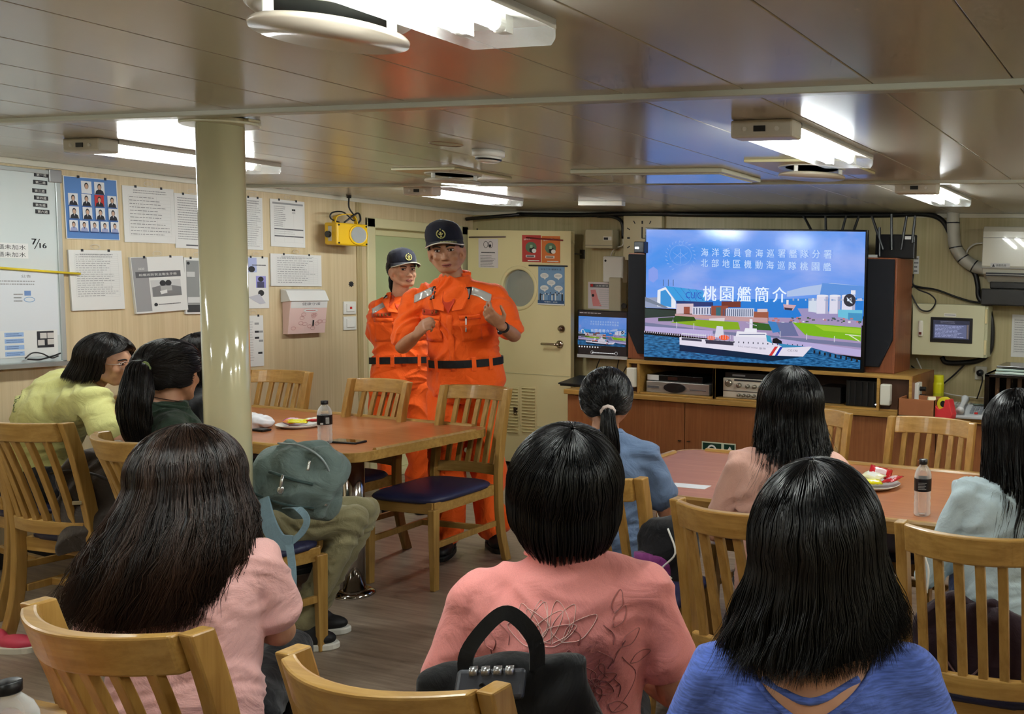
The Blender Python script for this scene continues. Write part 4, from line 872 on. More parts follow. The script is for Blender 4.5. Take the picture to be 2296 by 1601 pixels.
# big screen and its slide
TVY = CF+.02; a, b = Yp(1446, 514, TVY), Yp(1945, 516, TVY); tvx0, tvx1 = a.x, b.x; tvt = (a.z+b.z)/2+.006; tvb = Yp(1700, 822, TVY).z
tv = empty('television', ((tvx0+tvx1)/2, TVY, AT), 0, 'very large flat screen showing the blue harbour slide', 'television')
W = tvx1-tvx0
bm = NB(); box(bm, -W/2, W/2, 0, .035, tvb-AT, tvt-AT); obj('bezel', bm, M((12, 12, 14), .2), tv, bevel=.003)
bm = NB(); box(bm, -W*.38, -W*.2, .01, .05, 0, tvb-AT+.01); box(bm, W*.2, W*.38, .01, .05, 0, tvb-AT+.01); obj('stand_foot', bm, BLACKP, tv)
def sky_mat(s):
    mt, nt, b = base('screen_sky'); N, L = nt.nodes, nt.links; b.inputs['Base Color'].default_value = (0, 0, 0, 1); b.inputs['Roughness'].default_value = .12
    uv = N.new('ShaderNodeTexCoord'); mp = N.new('ShaderNodeMapping'); mp.inputs['Scale'].default_value = (2.2, 1, 5); L.new(uv.outputs['Object'], mp.inputs[0])
    n = N.new('ShaderNodeTexNoise'); n.inputs['Scale'].default_value = .75; n.inputs['Detail'].default_value = 5; n.inputs['Distortion'].default_value = .4; L.new(mp.outputs[0], n.inputs['Vector'])
    cr = N.new('ShaderNodeValToRGB'); e = cr.color_ramp.elements; e[0].position = .36; e[0].color = (*srgb((66, 146, 240)), 1); e[1].position = .68; e[1].color = (*srgb((150, 176, 246)), 1)
    el = e.new(.52); el.color = (*srgb((110, 158, 244)), 1)
    L.new(n.outputs['Fac'], cr.inputs[0]); L.new(cr.outputs[0], b.inputs['Emission Color']); b.inputs['Emission Strength'].default_value = s
    return mt
def water_mat(s):
    mt, nt, b = base('screen_water'); N, L = nt.nodes, nt.links; b.inputs['Base Color'].default_value = (0, 0, 0, 1); b.inputs['Roughness'].default_value = .12
    uv = N.new('ShaderNodeTexCoord'); mp = N.new('ShaderNodeMapping'); mp.inputs['Scale'].default_value = (18, 1, 70); L.new(uv.outputs['Object'], mp.inputs[0])
    n = N.new('ShaderNodeTexNoise'); n.inputs['Scale'].default_value = 1.5; n.inputs['Detail'].default_value = 4; L.new(mp.outputs[0], n.inputs['Vector'])
    cr = N.new('ShaderNodeValToRGB'); e = cr.color_ramp.elements; e[0].position = .38; e[0].color = (*srgb((14, 66, 112)), 1); e[1].position = .66; e[1].color = (*srgb((60, 132, 190)), 1)
    L.new(n.outputs['Fac'], cr.inputs[0]); L.new(cr.outputs[0], b.inputs['Emission Color']); b.inputs['Emission Strength'].default_value = s; return mt
def slide(B, x0, y0, w, h, s, full=True):
    """the harbour slide; coordinates come from the photo's enlarged screen (128..2205 wide, 65..~1300 high)"""
    def q(px, py):
        f = (px-125)/2070; top = 65+15*f; bot = 1240+120*f; return x0+f*w, y0+(py-top)/(bot-top)*h
    def poly(c, *pts, m=None): B.poly([q(*p) for p in pts], m or E(c, s))
    def rc(c, a, b, cc, d): poly(c, (a, b), (cc, b), (cc, d), (a, d))
    B.rect(x0, y0, x0+w, y0+h*.62, sky_mat(s)); B.k += 1
    poly((178, 200, 240), (1650, 600), (1900, 560), (2195, 590), (2190, 640), (1500, 690), (1500, 640)); poly((136, 160, 240), (150, 440), (200, 410), (245, 440), (250, 520), (200, 560), (150, 530))
    poly((96, 150, 226), (1820, 560), (2195, 590), (2190, 700), (1800, 680))
    poly((40, 128, 220), (700, 720), (2190, 700), (2190, 960), (700, 860))                       # sea
    poly((150, 160, 190), (118, 700), (420, 690), (420, 800), (118, 790)); poly((44, 58, 54), (118, 800), (430, 820), (500, 880), (118, 900))
    poly((160, 150, 196), (1600, 800), (1760, 800), (2190, 900), (2190, 960), (1560, 900), (1640, 870)); poly((168, 150, 190), (118, 890), (500, 870), (2180, 900), (2180, 1260), (118, 1010))
    poly((120, 124, 160), (118, 930), (800, 1010), (1400, 1060), (2180, 1130), (2180, 1170), (1400, 1090), (118, 980)); poly((188, 176, 222), (118, 965), (800, 1010), (800, 1060), (118, 1010)); poly((188, 176, 222), (1250, 1060), (2180, 1190), (2180, 1255), (1500, 1150))
    # blue roofed hall
    poly((236, 240, 250), (245, 630), (325, 600), (430, 735), (430, 800), (240, 780)); poly((60, 150, 220), (275, 640), (325, 625), (385, 700), (385, 790), (275, 770)); poly((52, 160, 230), (322, 590), (700, 632), (730, 740), (432, 728))
    for k in range(4): poly((40, 110, 190), (400+k*75, 598+k*8), (404+k*75, 598+k*8), (520+k*62, 732), (514+k*62, 732))
    poly((28, 62, 120), (432, 728), (800, 742), (800, 780), (440, 790)); B.text('CUIC', *q(530, 645), h*.05, E((20, 90, 200), s), w=w*.075)
    for k in range(3): poly((70, 90, 120), (300+k*50, 530), (306+k*50, 530), (306+k*50, 590), (300+k*50, 590))
    poly((120, 130, 150), (118, 690), (350, 790), (330, 800), (118, 730))
    # silos, tank hall, far town
    for a, b in ((1775, 1880), (1890, 1990), (2000, 2120)): rc((226, 224, 242), a, 680, b, 850); rc((176, 176, 206), b-26, 685, b, 850); B.disc(*q((a+b)/2, 680), w*(b-a)/2070/2, E((236, 236, 248), s), ry=h*.008)
    poly((214, 224, 240), (1700, 730), (1740, 700), (1775, 715), (1775, 840), (1700, 830)); rc((230, 232, 246), 2080, 628, 2120, 670)
    poly((110, 196, 226), (1970, 810), (2185, 815), (2185, 920), (1970, 880)); poly((70, 150, 200), (2060, 840), (2185, 845), (2185, 920), (2060, 905))
    rg = random.Random(4)
    for k in range(46): a = rg.uniform(1350, 2180); y = rg.uniform(880, 930); rc(rg.choice([(230, 230, 240), (90, 100, 130), (200, 120, 120), (60, 90, 60)]), a, y, a+rg.uniform(10, 30), y+rg.uniform(8, 18))
    for k in range(22): a = rg.uniform(1500, 2180); y = rg.uniform(700, 722); rc(rg.choice([(150, 170, 210), (190, 200, 226)]), a, y, a+rg.uniform(8, 30), 728)
    poly((210, 170, 180), (1470, 760), (1590, 770), (1560, 820), (1480, 810)); poly((60, 50, 70), (1480, 790), (1560, 800), (1550, 820), (1485, 812)); rc((230, 225, 235), 1500, 720, 1520, 765)
    # brick building
    rc((120, 60, 50), 885, 735, 1070, 790); rc((214, 196, 206), 440, 755, 610, 850); rc((150, 82, 66), 515, 785, 575, 850); rc((212, 214, 234), 600, 785, 790, 860); rc((150, 82, 66), 785, 775, 950, 880); rc((60, 110, 120), 832, 790, 880, 885); rc((206, 210, 232), 930, 800, 1200, 885); rc((160, 92, 72), 1195, 830, 1335, 935); rc((220, 200, 204), 1230, 805, 1325, 835)
    for k in range(22): rc((70, 90, 120), 612+k*27 if k < 7 else 760+k*20, 795 if k < 7 else 808, 622+k*27 if k < 7 else 768+k*20, 855 if k < 7 else 875)
    poly((200, 160, 162), (430, 850), (1330, 890), (1330, 935), (430, 880)); poly((226, 214, 222), (770, 895), (920, 890), (915, 940), (765, 930))
    # lawns, roads
    poly((136, 176, 40), (380, 930), (560, 900), (1050, 930), (1070, 1000), (900, 1000)); poly((40, 80, 34), (410, 900), (430, 870), (620, 880), (640, 915), (420, 928)); poly((50, 96, 40), (1190, 930), (1370, 950), (1400, 1010), (1190, 1000)); poly((44, 70, 44), (260, 890), (420, 880), (400, 920), (260, 920))
    poly((126, 186, 30), (1560, 930), (2180, 980), (2180, 1110), (1680, 1050)); poly((160, 204, 50), (1760, 955), (2180, 990), (2180, 1040), (1850, 1010)); poly((222, 230, 200), (2040, 1040), (2180, 1055), (2180, 1063), (2040, 1048)); poly((222, 230, 200), (2080, 1045), (2175, 1108), (2165, 1112), (2070, 1050))
    poly((110, 116, 160), (1370, 930), (1560, 935), (1620, 1060), (1450, 1060)); poly((60, 130, 200), (1330, 920), (1410, 930), (1450, 1020), (1380, 1030))
    # harbour water, quay piles
    B.poly([q(*p) for p in ((118, 1040), (480, 1075), (1740, 1170), (2180, 1290), (2180, 1372), (118, 1250))], water_mat(s)); B.k += 1
    poly((196, 184, 206), (118, 1008), (480, 1042), (480, 1058), (118, 1024))
    for k in range(17): a = 128+k*22; rc((26, 24, 32), a, 1010+k*2, a+12, 1045+k*2)
    for k in range(9): a = 1760+k*48; rc((30, 28, 36), a, 1195+k*10, a+16, 1225+k*10)
    poly((10, 40, 70), (480, 1140), (1380, 1240), (1670, 1255), (1380, 1300), (480, 1200))
    # the white ship
    HU = (232, 226, 242)
    poly(HU, (478, 1070), (720, 1090), (1020, 1110), (1020, 1160), (1480, 1170), (1745, 1160), (1665, 1255), (1380, 1245), (480, 1140)); poly((70, 70, 90), (500, 1075), (700, 1092), (700, 1112), (500, 1098)); poly((60, 60, 80), (740, 1095), (1010, 1112), (1010, 1150), (740, 1130))
    poly((226, 222, 240), (1010, 1060), (1350, 1075), (1370, 1120), (1500, 1170), (1015, 1160)); poly((236, 234, 246), (1040, 1015), (1320, 1030), (1330, 1078), (1030, 1066)); rc((90, 100, 140), 1060, 1042, 1310, 1050); poly((240, 240, 250), (1120, 985), (1230, 990), (1230, 1025), (1110, 1020)); rc((236, 236, 246), 1160, 900, 1188, 1000); poly((200, 200, 216), (1130, 930), (1230, 960), (1230, 966), (1130, 936))
    poly((220, 220, 236), (845, 965), (905, 970), (920, 1080), (825, 1070)); poly((214, 214, 232), (500, 1030), (740, 1050), (740, 1062), (500, 1042))
    B.disc(*q(792, 1078), w*.019, E((240, 130, 110), s), ry=h*.018); B.disc(*q(918, 1075), w*.024, E((244, 96, 50), s), ry=h*.02)
    for k in range(26): a = 505+k*46; rc((60, 62, 80), a, 1082+k*2.4, a+9, 1098+k*2.4)
    for k in range(22): a = 500+k*24; poly((226, 222, 240), (a, 1030+k), (a+3, 1030+k), (a+3, 1072+k), (a, 1072+k))
    poly((60, 160, 200), (1320, 1050), (1360, 1060), (1380, 1130), (1330, 1110)); poly((24, 26, 34), (1385, 1085), (1420, 1078), (1470, 1110), (1470, 1135), (1380, 1125)); poly((60, 140, 190), (1430, 1130), (1690, 1160), (1480, 1170))
    poly((214, 60, 60), (1405, 1160), (1435, 1160), (1380, 1245), (1350, 1245)); poly((246, 246, 250), (1435, 1160), (1455, 1162), (1405, 1246), (1380, 1245)); poly((40, 60, 170), (1455, 1162), (1480, 1164), (1430, 1246), (1405, 1246))
    B.text('CG132', *q(1525, 1187), h*.014, E((70, 70, 90), s), w=w*.044); B.text('R.O.C. COAST GUARD', *q(1058, 1150), h*.010, E((110, 110, 130), s), w=w*.09, ang=R(2.5)); B.text('臺灣', *q(1258, 1168), h*.014, E((110, 110, 130), s), w=w*.03)
    for x in (450, 620, 1450, 1695, 1945): y = 925+(x-450)*.09; rc((230, 230, 240), x, y, x+5, y+58)
    # title lettering, crest, mute badge
    TW = E((225, 238, 255), s*1.1); TF = E((196, 220, 255), s)
    B.k += 2
    for i, ch in enumerate('海洋委員會海巡署艦隊分署'): X, Y_ = q(688+i*104.5, 238+i*1.4); B.text(ch, X, Y_, h*.062, TF, w=w*.033, bold=w*.0004 if full else 0)
    for i, ch in enumerate('北部地區機動海巡隊桃園艦'): X, Y_ = q(686+i*104.5, 337+i*3); B.text(ch, X, Y_, h*.062, TF, w=w*.033, bold=w*.0004 if full else 0)
    for i, ch in enumerate('桃園艦簡介'): X, Y_ = q(712+i*166, 590+i*2); B.text(ch, X, Y_, h*.115, TW, w=w*.062, bold=w*.0012 if full else 0)
    cxn, cyn = q(485, 315); LB = E((140, 178, 246), s)
    B.ring(cxn, cyn-h*.10, w*.008, w*.002, LB); B.ring(cxn, cyn-h*.01, w*.052, w*.0014, LB, ry=h*.078)
    for k in range(22):
        a = R(-60+k*300/21+0)+PI/2-R(90); ang = R(90)+R(28+k*304/21); B.line(cxn+w*.064*math.cos(ang), cyn+h*.11*math.sin(ang)*1.0, cxn+w*.074*math.cos(ang+.09), cyn+h*.125*math.sin(ang+.09), w*.003, LB, 1)
    B.pline([(cxn-w*.03, cyn+h*.02), (cxn, cyn-h*.03), (cxn+w*.03, cyn+h*.02)], w*.002, LB); B.line(cxn, cyn-h*.06, cxn, cyn+h*.06, w*.002, LB, 1); B.pline([(cxn-w*.035, cyn-h*.03), (cxn, cyn+h*.01), (cxn+w*.035, cyn-h*.03)], w*.0018, LB)
    mx, my = q(2078, 722)
    B.disc(mx, my, w*.026, E((52, 52, 66), s), ry=w*.026); B.poly([(mx-w*.010, my-w*.004), (mx-w*.003, my-w*.004), (mx+w*.007, my-w*.012), (mx+w*.007, my+w*.012), (mx-w*.003, my+w*.004), (mx-w*.010, my+w*.004)], TW); B.poly([(mx-w*.003, my-w*.003), (mx+w*.005, my-w*.008), (mx+w*.005, my+w*.008), (mx-w*.003, my+w*.003)], E((52, 52, 66), s)); B.line(mx-w*.012, my-w*.010, mx+w*.012, my+w*.012, w*.003, TW, 1)
SCR = .50
B = Board((-W/2+.012, -.0006, tvt-AT-.012), (1, 0, 0), (0, 0, -1), (0, -1, 0), eps=.00006)
slide(B, 0, 0, W-.024, (tvt-tvb)-.045, SCR); B.build('screen', tv)
# camera bar on the left of the screen
a, b = Yp(1421, 541, TVY-.05), Yp(1444, 567, TVY-.05); bm = NB(); box(bm, a.x, b.x, TVY-.05, TVY+.06, b.z, a.z); t = tag(obj('camera_box', bm, M((60, 62, 66), .3, .4), bevel=.006), 'small dark camera box perched at the left edge of the big screen', 'camera')
bm = NB(); box(bm, a.x+.012, a.x+.04, TVY-.052, TVY-.05, (a.z+b.z)/2-.012, (a.z+b.z)/2); obj('status_light', bm, E((240, 245, 255), 4), t)
# small monitor at the left on the wall
MY = BY-.12; a, b = Yp(1295, 694, MY), Yp(1407, 806, MY)
t = empty('monitor', ((a.x+b.x)/2, MY, b.z), 0, 'small monitor mirroring the slide left of the big screen', 'monitor'); w, h = b.x-a.x, a.z-b.z
bm = NB(); box(bm, -w/2, w/2, 0, .05, 0, h); obj('monitor_back', bm, BLACKP, t, bevel=.004); bm = NB(); box(bm, -w/2, w/2, -.004, .03, -.004, h*.055); obj('silver_chin', bm, M((200, 202, 204), .3), t)
B = Board((-w/2+.01, -.0008, h-.008), (1, 0, 0), (0, 0, -1), (0, -1, 0), eps=.00005); B.rect(0, 0, w-.02, h*.92, E((34, 28, 30), .5)); B.lines(.01, .008, w*.45, .022, 1, E((150, 140, 140), .6), ragged=0, dash=.1)
slide(B, .0, h*.115, w-.02, h*.60, .36, False)
for k in range(8): B.disc(.02+k*.024, h*.755, .006, E((190, 190, 190), .7))
B.lines(w*.3, h*.84, w*.75, h*.9, 1, E((190, 190, 190), .6), ragged=0); B.ring(w*.3, h*.865, .012, .003, E((150, 150, 150), .6)); B.ring(w*.78, h*.865, .012, .003, E((150, 150, 150), .6)); B.build('screen', t)
bm = NB(); box(bm, -.1, .1, .05, .12, h*.3, h*.7); obj('wall_mount', bm, BLACKP, t)
wcable([(1345, 805), (1338, 825), (1342, 850)], .004, 'thin black cable hanging below the small monitor', y=MY+.03)
wcable([(1388, 806), (1384, 826), (1392, 842), (1405, 822)], .004, 'thin black cable looping below the small monitor right side', y=MY+.03)
a = Yp(1392, 668, BY); bm = NB(); box(bm, a.x-.05, a.x+.06, BY-.09, BY, a.z-.12, a.z+.16); t = tag(obj('intercom', bm, M((168, 160, 136), .45), bevel=.01), 'grey-beige wall intercom behind the left loudspeaker edge', 'intercom'); a = Yp(1400, 686, BY-.09); bm = NB(); cyl(bm, (a.x, BY-.10, a.z), (a.x, BY-.09, a.z), .022, n=20); obj('black_knob', bm, BLACKP, t)
# routers with stick antennas on the right loudspeaker, another row behind the screen
spt = Yp(1990, 578, CF+.08).z
def antenna(par, p, q): bm = NB(); cyl(bm, p, q, .011, .009, n=8); obj('antenna', bm, BLACKP, par)
a, b = Yp(1963, 525, CF+.2), Yp(2050, 577, CF+.2)
t = empty('wireless_router', ((a.x+b.x)/2, CF+.2, spt), 0, 'black router with stick antennas on top of the right loudspeaker', 'router', 'black routers with antennas'); w = (b.x-a.x)/2; h = a.z-spt
bm = NB(); box(bm, -w, w, 0, .06, 0, h); obj('casing', bm, M((16, 17, 22), .35), t, bevel=.006)
for x0_, y0_, x1_, y1_ in ((1980, 560, 1955, 485), (1999, 560, 1999, 480), (2020, 560, 2033, 484), (2045, 545, 2052, 484), (1972, 575, 1972, 510)):
    p, q = Yp(x0_, y0_, CF+.19), Yp(x1_, y1_, CF+.19); antenna(t, p-V(t.location), q-V(t.location))
bm = NB(); box(bm, w*.5, w*.98, -.002, 0, h*.8, h*.93); obj('router_label', bm, PAPER, t)
t = empty('wireless_router', (Yp(1865, 520, BY-.1).x, BY-.1, 1.6), 0, 'black router hidden behind the screen with four antennas above it', 'router', 'black routers with antennas')
bm = NB(); box(bm, -.2, .2, -.03, .03, 0, .16); obj('casing', bm, BLACKP, t, bevel=.006)
for x0_, x1_ in ((1826, 1802), (1852, 1851), (1885, 1897), (1910, 1926)): p, q = Yp(x0_, 530, BY-.1), Yp(x1_, 484, BY-.1); antenna(t, p-V(t.location), q-V(t.location))
bm = NB(); a, b = Yp(1945, 571, CF+.2), Yp(1968, 581, CF+.2); box(bm, a.x, b.x, CF+.18, CF+.3, spt, a.z); tag(obj('white_adapter', bm, M((190, 190, 186), .4), bevel=.003), 'small pale adapter on the right loudspeaker beside the screen edge', 'adapter')

# things on the counter right of the shelf unit
def cz(px, py, z=WT): return Zp(px, py, z)
a = cz(2012, 932); b = cz(2072, 937)
t = empty('wooden_tray_box', (a.x, a.y, WT), 0, 'open brown wooden box on the counter beside the shelf unit', 'box'); w = .24
bm = NB(); d = .22; h = .11
for bx in ((0, w, 0, .008), (0, w, d-.008, d), (0, .008, 0, d), (w-.008, w, 0, d)): box(bm, *bx, 0, h)
box(bm, 0, w, 0, d, 0, .008); obj('box_walls', bm, M((150, 92, 56), .5), t, bevel=.001)
bm = NB(); box(bm, .02, w-.04, .03, d-.03, .05, .06); obj('box_contents', bm, M((60, 34, 26), .5), t)
a = cz(2103, 914, WT); bm = NB(); lathe(bm, [(.036, 0), (.037, .02), (.037, .16), (.034, .172), (.034, .215), (.032, .22)], (a.x, a.y, WT), n=28); t = tag(obj('yellow_can', bm, M((212, 208, 30), .4), smooth=False), 'tall yellow spray can on the counter', 'can'); bm = NB(); lathe(bm, [(.0375, .03), (.0375, .10)], (a.x, a.y, WT), n=28, cap=False); obj('can_print', bm, M((186, 190, 40), .4), t)
a = cz(2085, 934); bm = NB(); mt = Matrix.Translation((a.x-.0, a.y+.03, WT+.062)) @ Matrix.Rotation(R(20), 4, 'Z') @ Matrix.Rotation(R(90), 4, 'Y')
rs = [[mt @ V((r*math.cos(2*PI*i/28), r*math.sin(2*PI*i/28), z)) for i in range(28)] for r, z in ((.036, -.024), (.06, -.024), (.06, .024), (.036, .024), (.036, -.024))]; rings(bm, rs, False); tag(obj('tape_roll', bm, M((224, 214, 180), .5)), 'cream roll of packing tape standing beside the red dispenser', 'tape roll')
a = cz(2113, 937)
t = empty('tape_dispenser', (a.x, a.y, WT), R(-12), 'red tape dispenser on the counter in front of the yellow can', 'tape dispenser')
bm = NB(); rings(bm, [[V((x, y, z)) for x, z in ((-.06, 0), (.075, 0), (.08, .03), (.055, .12), (.03, .12), (.02, .07), (-.01, .055), (-.045, .08), (-.055, .09), (-.065, .05))] for y in (-.035, .035)], True); obj('dispenser_body', bm, M((206, 52, 56), .35), t, bevel=.004)
bm = NB(); cyl(bm, (.012, -.02, .09), (.012, .02, .09), .042, n=24); obj('tape_reel', bm, M((210, 200, 40), .4), t); bm = NB(); cyl(bm, (.012, -.021, .09), (.012, .021, .09), .02, n=20); obj('reel_core', bm, BLACKP, t)
a = cz(2138, 938); bm = NB()
for k in range(9): r = random.Random(k); p = V((a.x+r.uniform(-.03, .03), a.y+r.uniform(-.02, .03), WT+.012+r.uniform(0, .02))); tube(bm, [p+V((.02*math.cos(j), .02*math.sin(j), .004*math.sin(3*j))) for j in range(5)], .0035)
tag(obj('coiled_cord', bm, M((206, 206, 204), .5), smooth=True), 'tangled white telephone cord beside the red dispenser', 'cord')
a = cz(2184, 936)
t = empty('telephone', (a.x, a.y, WT), R(4), 'grey desk telephone with keypad on the counter', 'telephone')
bm = NB(); rings(bm, [[V((x, y, z)) for y, z in ((-.09, 0), (-.09, .02), (.1, .07), (.1, 0))] for x in (-.11, .11)], True); obj('phone_base', bm, M((176, 178, 180), .4), t, bevel=.006)
bm = NB(); tube(bm, [(-.075, -.095, .05), (-.075, -.05, .065), (-.075, .04, .085), (-.075, .1, .1)], lambda s: .016+.012*abs(2*s-1)**2, n=12); obj('handset', bm, M((190, 192, 194), .35), t, smooth=True)
bm = NB()
for i in range(4):
    for j in range(4): x = -.02+i*.027; y = -.06+j*.03; z = .026+(y+.09)*.263; box(bm, x, x+.02, y, y+.02, z-.004, z+.006)
obj('keypad', bm, M((120, 124, 130), .45), t); bm = NB(); box(bm, .01, .03, -.065, -.045, .03, .04); obj('red_key', bm, RED, t); bm = NB(); box(bm, -.02, .09, .065, .09, .07, .076); obj('phone_display', bm, M((80, 92, 84), .2), t)
a = cz(2152, 912); t = empty('calculator', (a.x, a.y, WT), R(6), 'grey keypad device behind the telephone on the counter', 'calculator'); bm = NB(); box(bm, -.07, .09, -.05, .08, 0, .02); obj('keypad_body', bm, M((160, 162, 160), .5), t, bevel=.004)
bm = NB()
for i in range(6):
    for j in range(4): box(bm, -.06+i*.023, -.044+i*.023, -.04+j*.026, -.02+j*.026, .02, .026)
obj('keys', bm, M((206, 206, 200), .5), t)
a = Yp(2035, 870, CF+.15); bm = NB(); box(bm, AX1+.004, AX1+.03, CF+.05, CF+.14, WT+.07, WT+.19); t = tag(obj('power_strip', bm, WHITEP, bevel=.004), 'white power outlet with plugs on the side of the shelf unit', 'power outlet'); bm = NB(); cyl(bm, (AX1+.03, CF+.09, WT+.1), (AX1+.07, CF+.09, WT+.1), .015); cyl(bm, (AX1+.03, CF+.09, WT+.15), (AX1+.07, CF+.09, WT+.15), .015); obj('plugs', bm, BLACKP, t)
# dark rack with glass sheets at the right edge
a = Yp(2208, 838, CF+.02); zt2 = a.z
t = empty('dark_rack', (a.x, CF+.02, WT), 0, 'black cabinet with brown vertical slats at the right end of the counter', 'rack'); w = .75; h = zt2-WT
bm = NB(); box(bm, 0, w, 0, .45, h-.02, h); box(bm, 0, .03, 0, .45, 0, h); box(bm, w-.03, w, 0, .45, 0, h); box(bm, 0, w, .4, .45, 0, h); box(bm, 0, w, 0, .45, 0, .02); obj('rack_frame', bm, M((18, 16, 14), .2), t, bevel=.003)
for k in range(10): bm = NB(); box(bm, .06+k*.07, .085+k*.07, .05, .065, .02, h-.02); obj('slat_reflection', bm, M((74, 50, 28), .4), t)  # brown bars stand in for chair slats reflected in the black front
for k, c in enumerate(((196, 214, 206), (150, 170, 160), (60, 62, 60))):
    bm = NB(); box(bm, a.x+.06, a.x+.7, CF+.05+.02*k, CF+.42, zt2+.001+k*.017, zt2+.014+k*.017); tag(obj('glass_sheet', bm, M(c, .15, spec=.8), bevel=.002), ('lowest pale glass sheet', 'middle greenish glass sheet', 'topmost dark sheet')[k]+' lying on the black slatted rack', 'sheet', 'sheets stacked on the dark rack')
# dark folded laptop at the left end of the counter
a = cz(1285, 866); bm = NB(); box(bm, a.x-.10, a.x+.18, a.y-.02, a.y+.22, WT, WT+.022); mt = Matrix.Translation((a.x+.04, a.y+.1, WT+.035)) @ Matrix.Rotation(R(8), 4, 'X'); box(bm, -.15, .14, -.13, .12, -.006, .006, mat=mt); tag(obj('folder', bm, M((28, 30, 32), .4), bevel=.003), 'dark folder lying at the left end of the counter', 'folder')
# ================================================================== CHAIRS
SEAT_B = M((44, 46, 78), .38, bump=.15, bscale=350); SEAT_D = M((34, 28, 30), .4, bump=.15, bscale=350)
def rpost(x0, x1, pts, d=.042):
    """square bent post through (y, z) points"""
    bm = NB(); P = crom([V((0, y, z)) for y, z in pts], 5); rs = []
    for i, p in enumerate(P):
        rs.append([V((x0, p.y-d/2, p.z)), V((x1, p.y-d/2, p.z)), V((x1, p.y+d/2, p.z)), V((x0, p.y+d/2, p.z))])
    rings(bm, rs); return bm
HT = .935; BW = .235; PTS = [(-.30, 0), (-.25, .2), (-.235, .45), (-.25, .6), (-.285, .8), (-.318, HT)]
def backy(z):
    P = crom([V((0, y, zz)) for y, zz in PTS], 8)
    for a, b in zip(P[:-1], P[1:]):
        if a.z <= z <= b.z: return a.y+(b.y-a.y)*(z-a.z)/(b.z-a.z)
    return P[-1].y
def arc(z, x, bow=.08): return backy(z) - bow*(1-(x/BW)**2)
def crossrail(z0, z1, x0, x1, t, n=20, bow=.08):
    bm = NB(); rs = []
    for i in range(n+1):
        x = x0+(x1-x0)*i/n; rs.append([V((x, arc(z, x, bow)+d, z)) for z, d in ((z0, -t/2), (z1, -t/2), (z1, t/2), (z0, t/2))])
    rings(bm, rs); return bm
def chair_proto(seatm):
    t = empty('dining_chair'); pw = .034
    for s in (-1, 1):
        a, b = (BW-pw, BW) if s > 0 else (-BW, -BW+pw)
        obj('back_post', rpost(a, b, PTS), OAK, t, bevel=.004)
        bm = NB(); rings(bm, [[V((s*x, y, z)) for x, y in ((xi, yi), (xo, yi), (xo, yo), (xi, yo))] for z, xi, xo, yi, yo in ((0, .192, .222, .205, .238), (.40, .184, .224, .20, .242))]); obj('front_leg', bm, OAK, t, bevel=.003)
        bm = NB(); box(bm, s*.205-.010, s*.205+.010, -.225, .21, .205, .235); obj('stretcher', bm, OAK, t, bevel=.003)
    obj('top_rail', crossrail(HT-.075, HT, -BW+pw, BW-pw, .026), OAKX, t, bevel=.005, smooth=False)
    obj('lower_rail', crossrail(.475, .53, -BW+pw, BW-pw, .022, bow=.04), OAKX, t, bevel=.004)
    for k in range(6):
        x = -.153+k*.0612; bm = NB(); rs = []
        for i in range(9):
            z = .525+(HT-.07-.525)*i/8; bw = .04+(.08-.04)*i/8; y = arc(z, x, bw); rs.append([V((x+a, y+b, z)) for a, b in ((-.014, -.008), (.014, -.008), (.014, .008), (-.014, .008))])
        rings(bm, rs); obj('slat', bm, OAK, t, bevel=.002)
    bm = NB()
    for s in (-1, 1): box(bm, s*.20-.011, s*.20+.011, -.21, .22, .375, .432)
    box(bm, -.2, .2, .205, .228, .375, .432); box(bm, -.2, .2, -.222, -.20, .375, .432); obj('seat_frame', bm, OAKX, t, bevel=.003)
    bm = NB(); box(bm, -.2, .2, -.14+.0, -.12, .205, .235); obj('stretcher', bm, OAKX, t, bevel=.003)
    bm = NB(); N2 = 12; rs = []
    for zz, ins in ((.428, .0), (.440, -.004), (.452, .004), (.460, .022), (.464, .06)):
        ring = []
        for i in range(40):
            a = 2*PI*i/40; c, s_ = math.cos(a), math.sin(a); k = 1/(abs(c)**5+abs(s_)**5)**(1/5); ring.append(V((c*k*(.222-ins), .008+s_*k*(.232-ins), zz)))
        rs.append(ring)
    rings(bm, rs); o = obj('seat_cushion', bm, seatm, t, smooth=True)
    for c in t.children:
        for v in c.data.vertices: v.co.x *= .905
    return t
protoA = chair_proto(SEAT_B); used = [False]
def chair(x, y, rz, label):
    o = protoA if not used[0] else copy_tree(protoA); used[0] = True
    o.location = (x, y, 0); o.rotation_euler = (0, 0, R(rz)); return tag(o, label, 'chair', 'slatted oak dining chairs')
# rz: facing direction is +y turned by rz (0 = towards the back wall); chairs facing the camera are near 180
chair(-5.02, 3.68, 180+11, 'slatted oak chair on the far side of the left table, leftmost beside the pillar')
chair(-4.245, 3.61, 180, 'slatted oak chair on the far side of the left table, just behind the bottle')
chair(-3.585, 3.635, 180+4, 'empty oak chair with dark blue seat standing in front of the officers')
chair(-4.25, 2.62, 4, 'tall-looking oak chair at the left with its slatted back to us')
chair(-4.93, 2.78, -6, 'oak chair at the far left edge, mostly behind its neighbour')
chair(-3.475, 2.53, -10, 'oak chair turned aside with the green-shirted woman on it')
chair(-1.752, 1.385, 0, 'oak chair in the left foreground with long brown hair behind its top rail')
chair(-1.143, 1.385, 0, 'oak chair in the centre foreground in front of the black backpack')
chair(-1.77, 2.68, 4, 'oak chair of the ponytailed woman in the blue-grey shirt')
chair(-1.105, 2.505, -2, 'oak chair behind the woman with glasses and long hair in pale pink')
chair(-.46, 2.525, 0, 'oak chair at the right edge in front of the white-shirted woman')
chair(-1.675, 3.66, 180-4, 'oak chair on the far side of the right table, left one, partly behind black hair')
chair(-1.07, 3.645, 180-4, 'oak chair on the far side of the right table before the telephone counter')
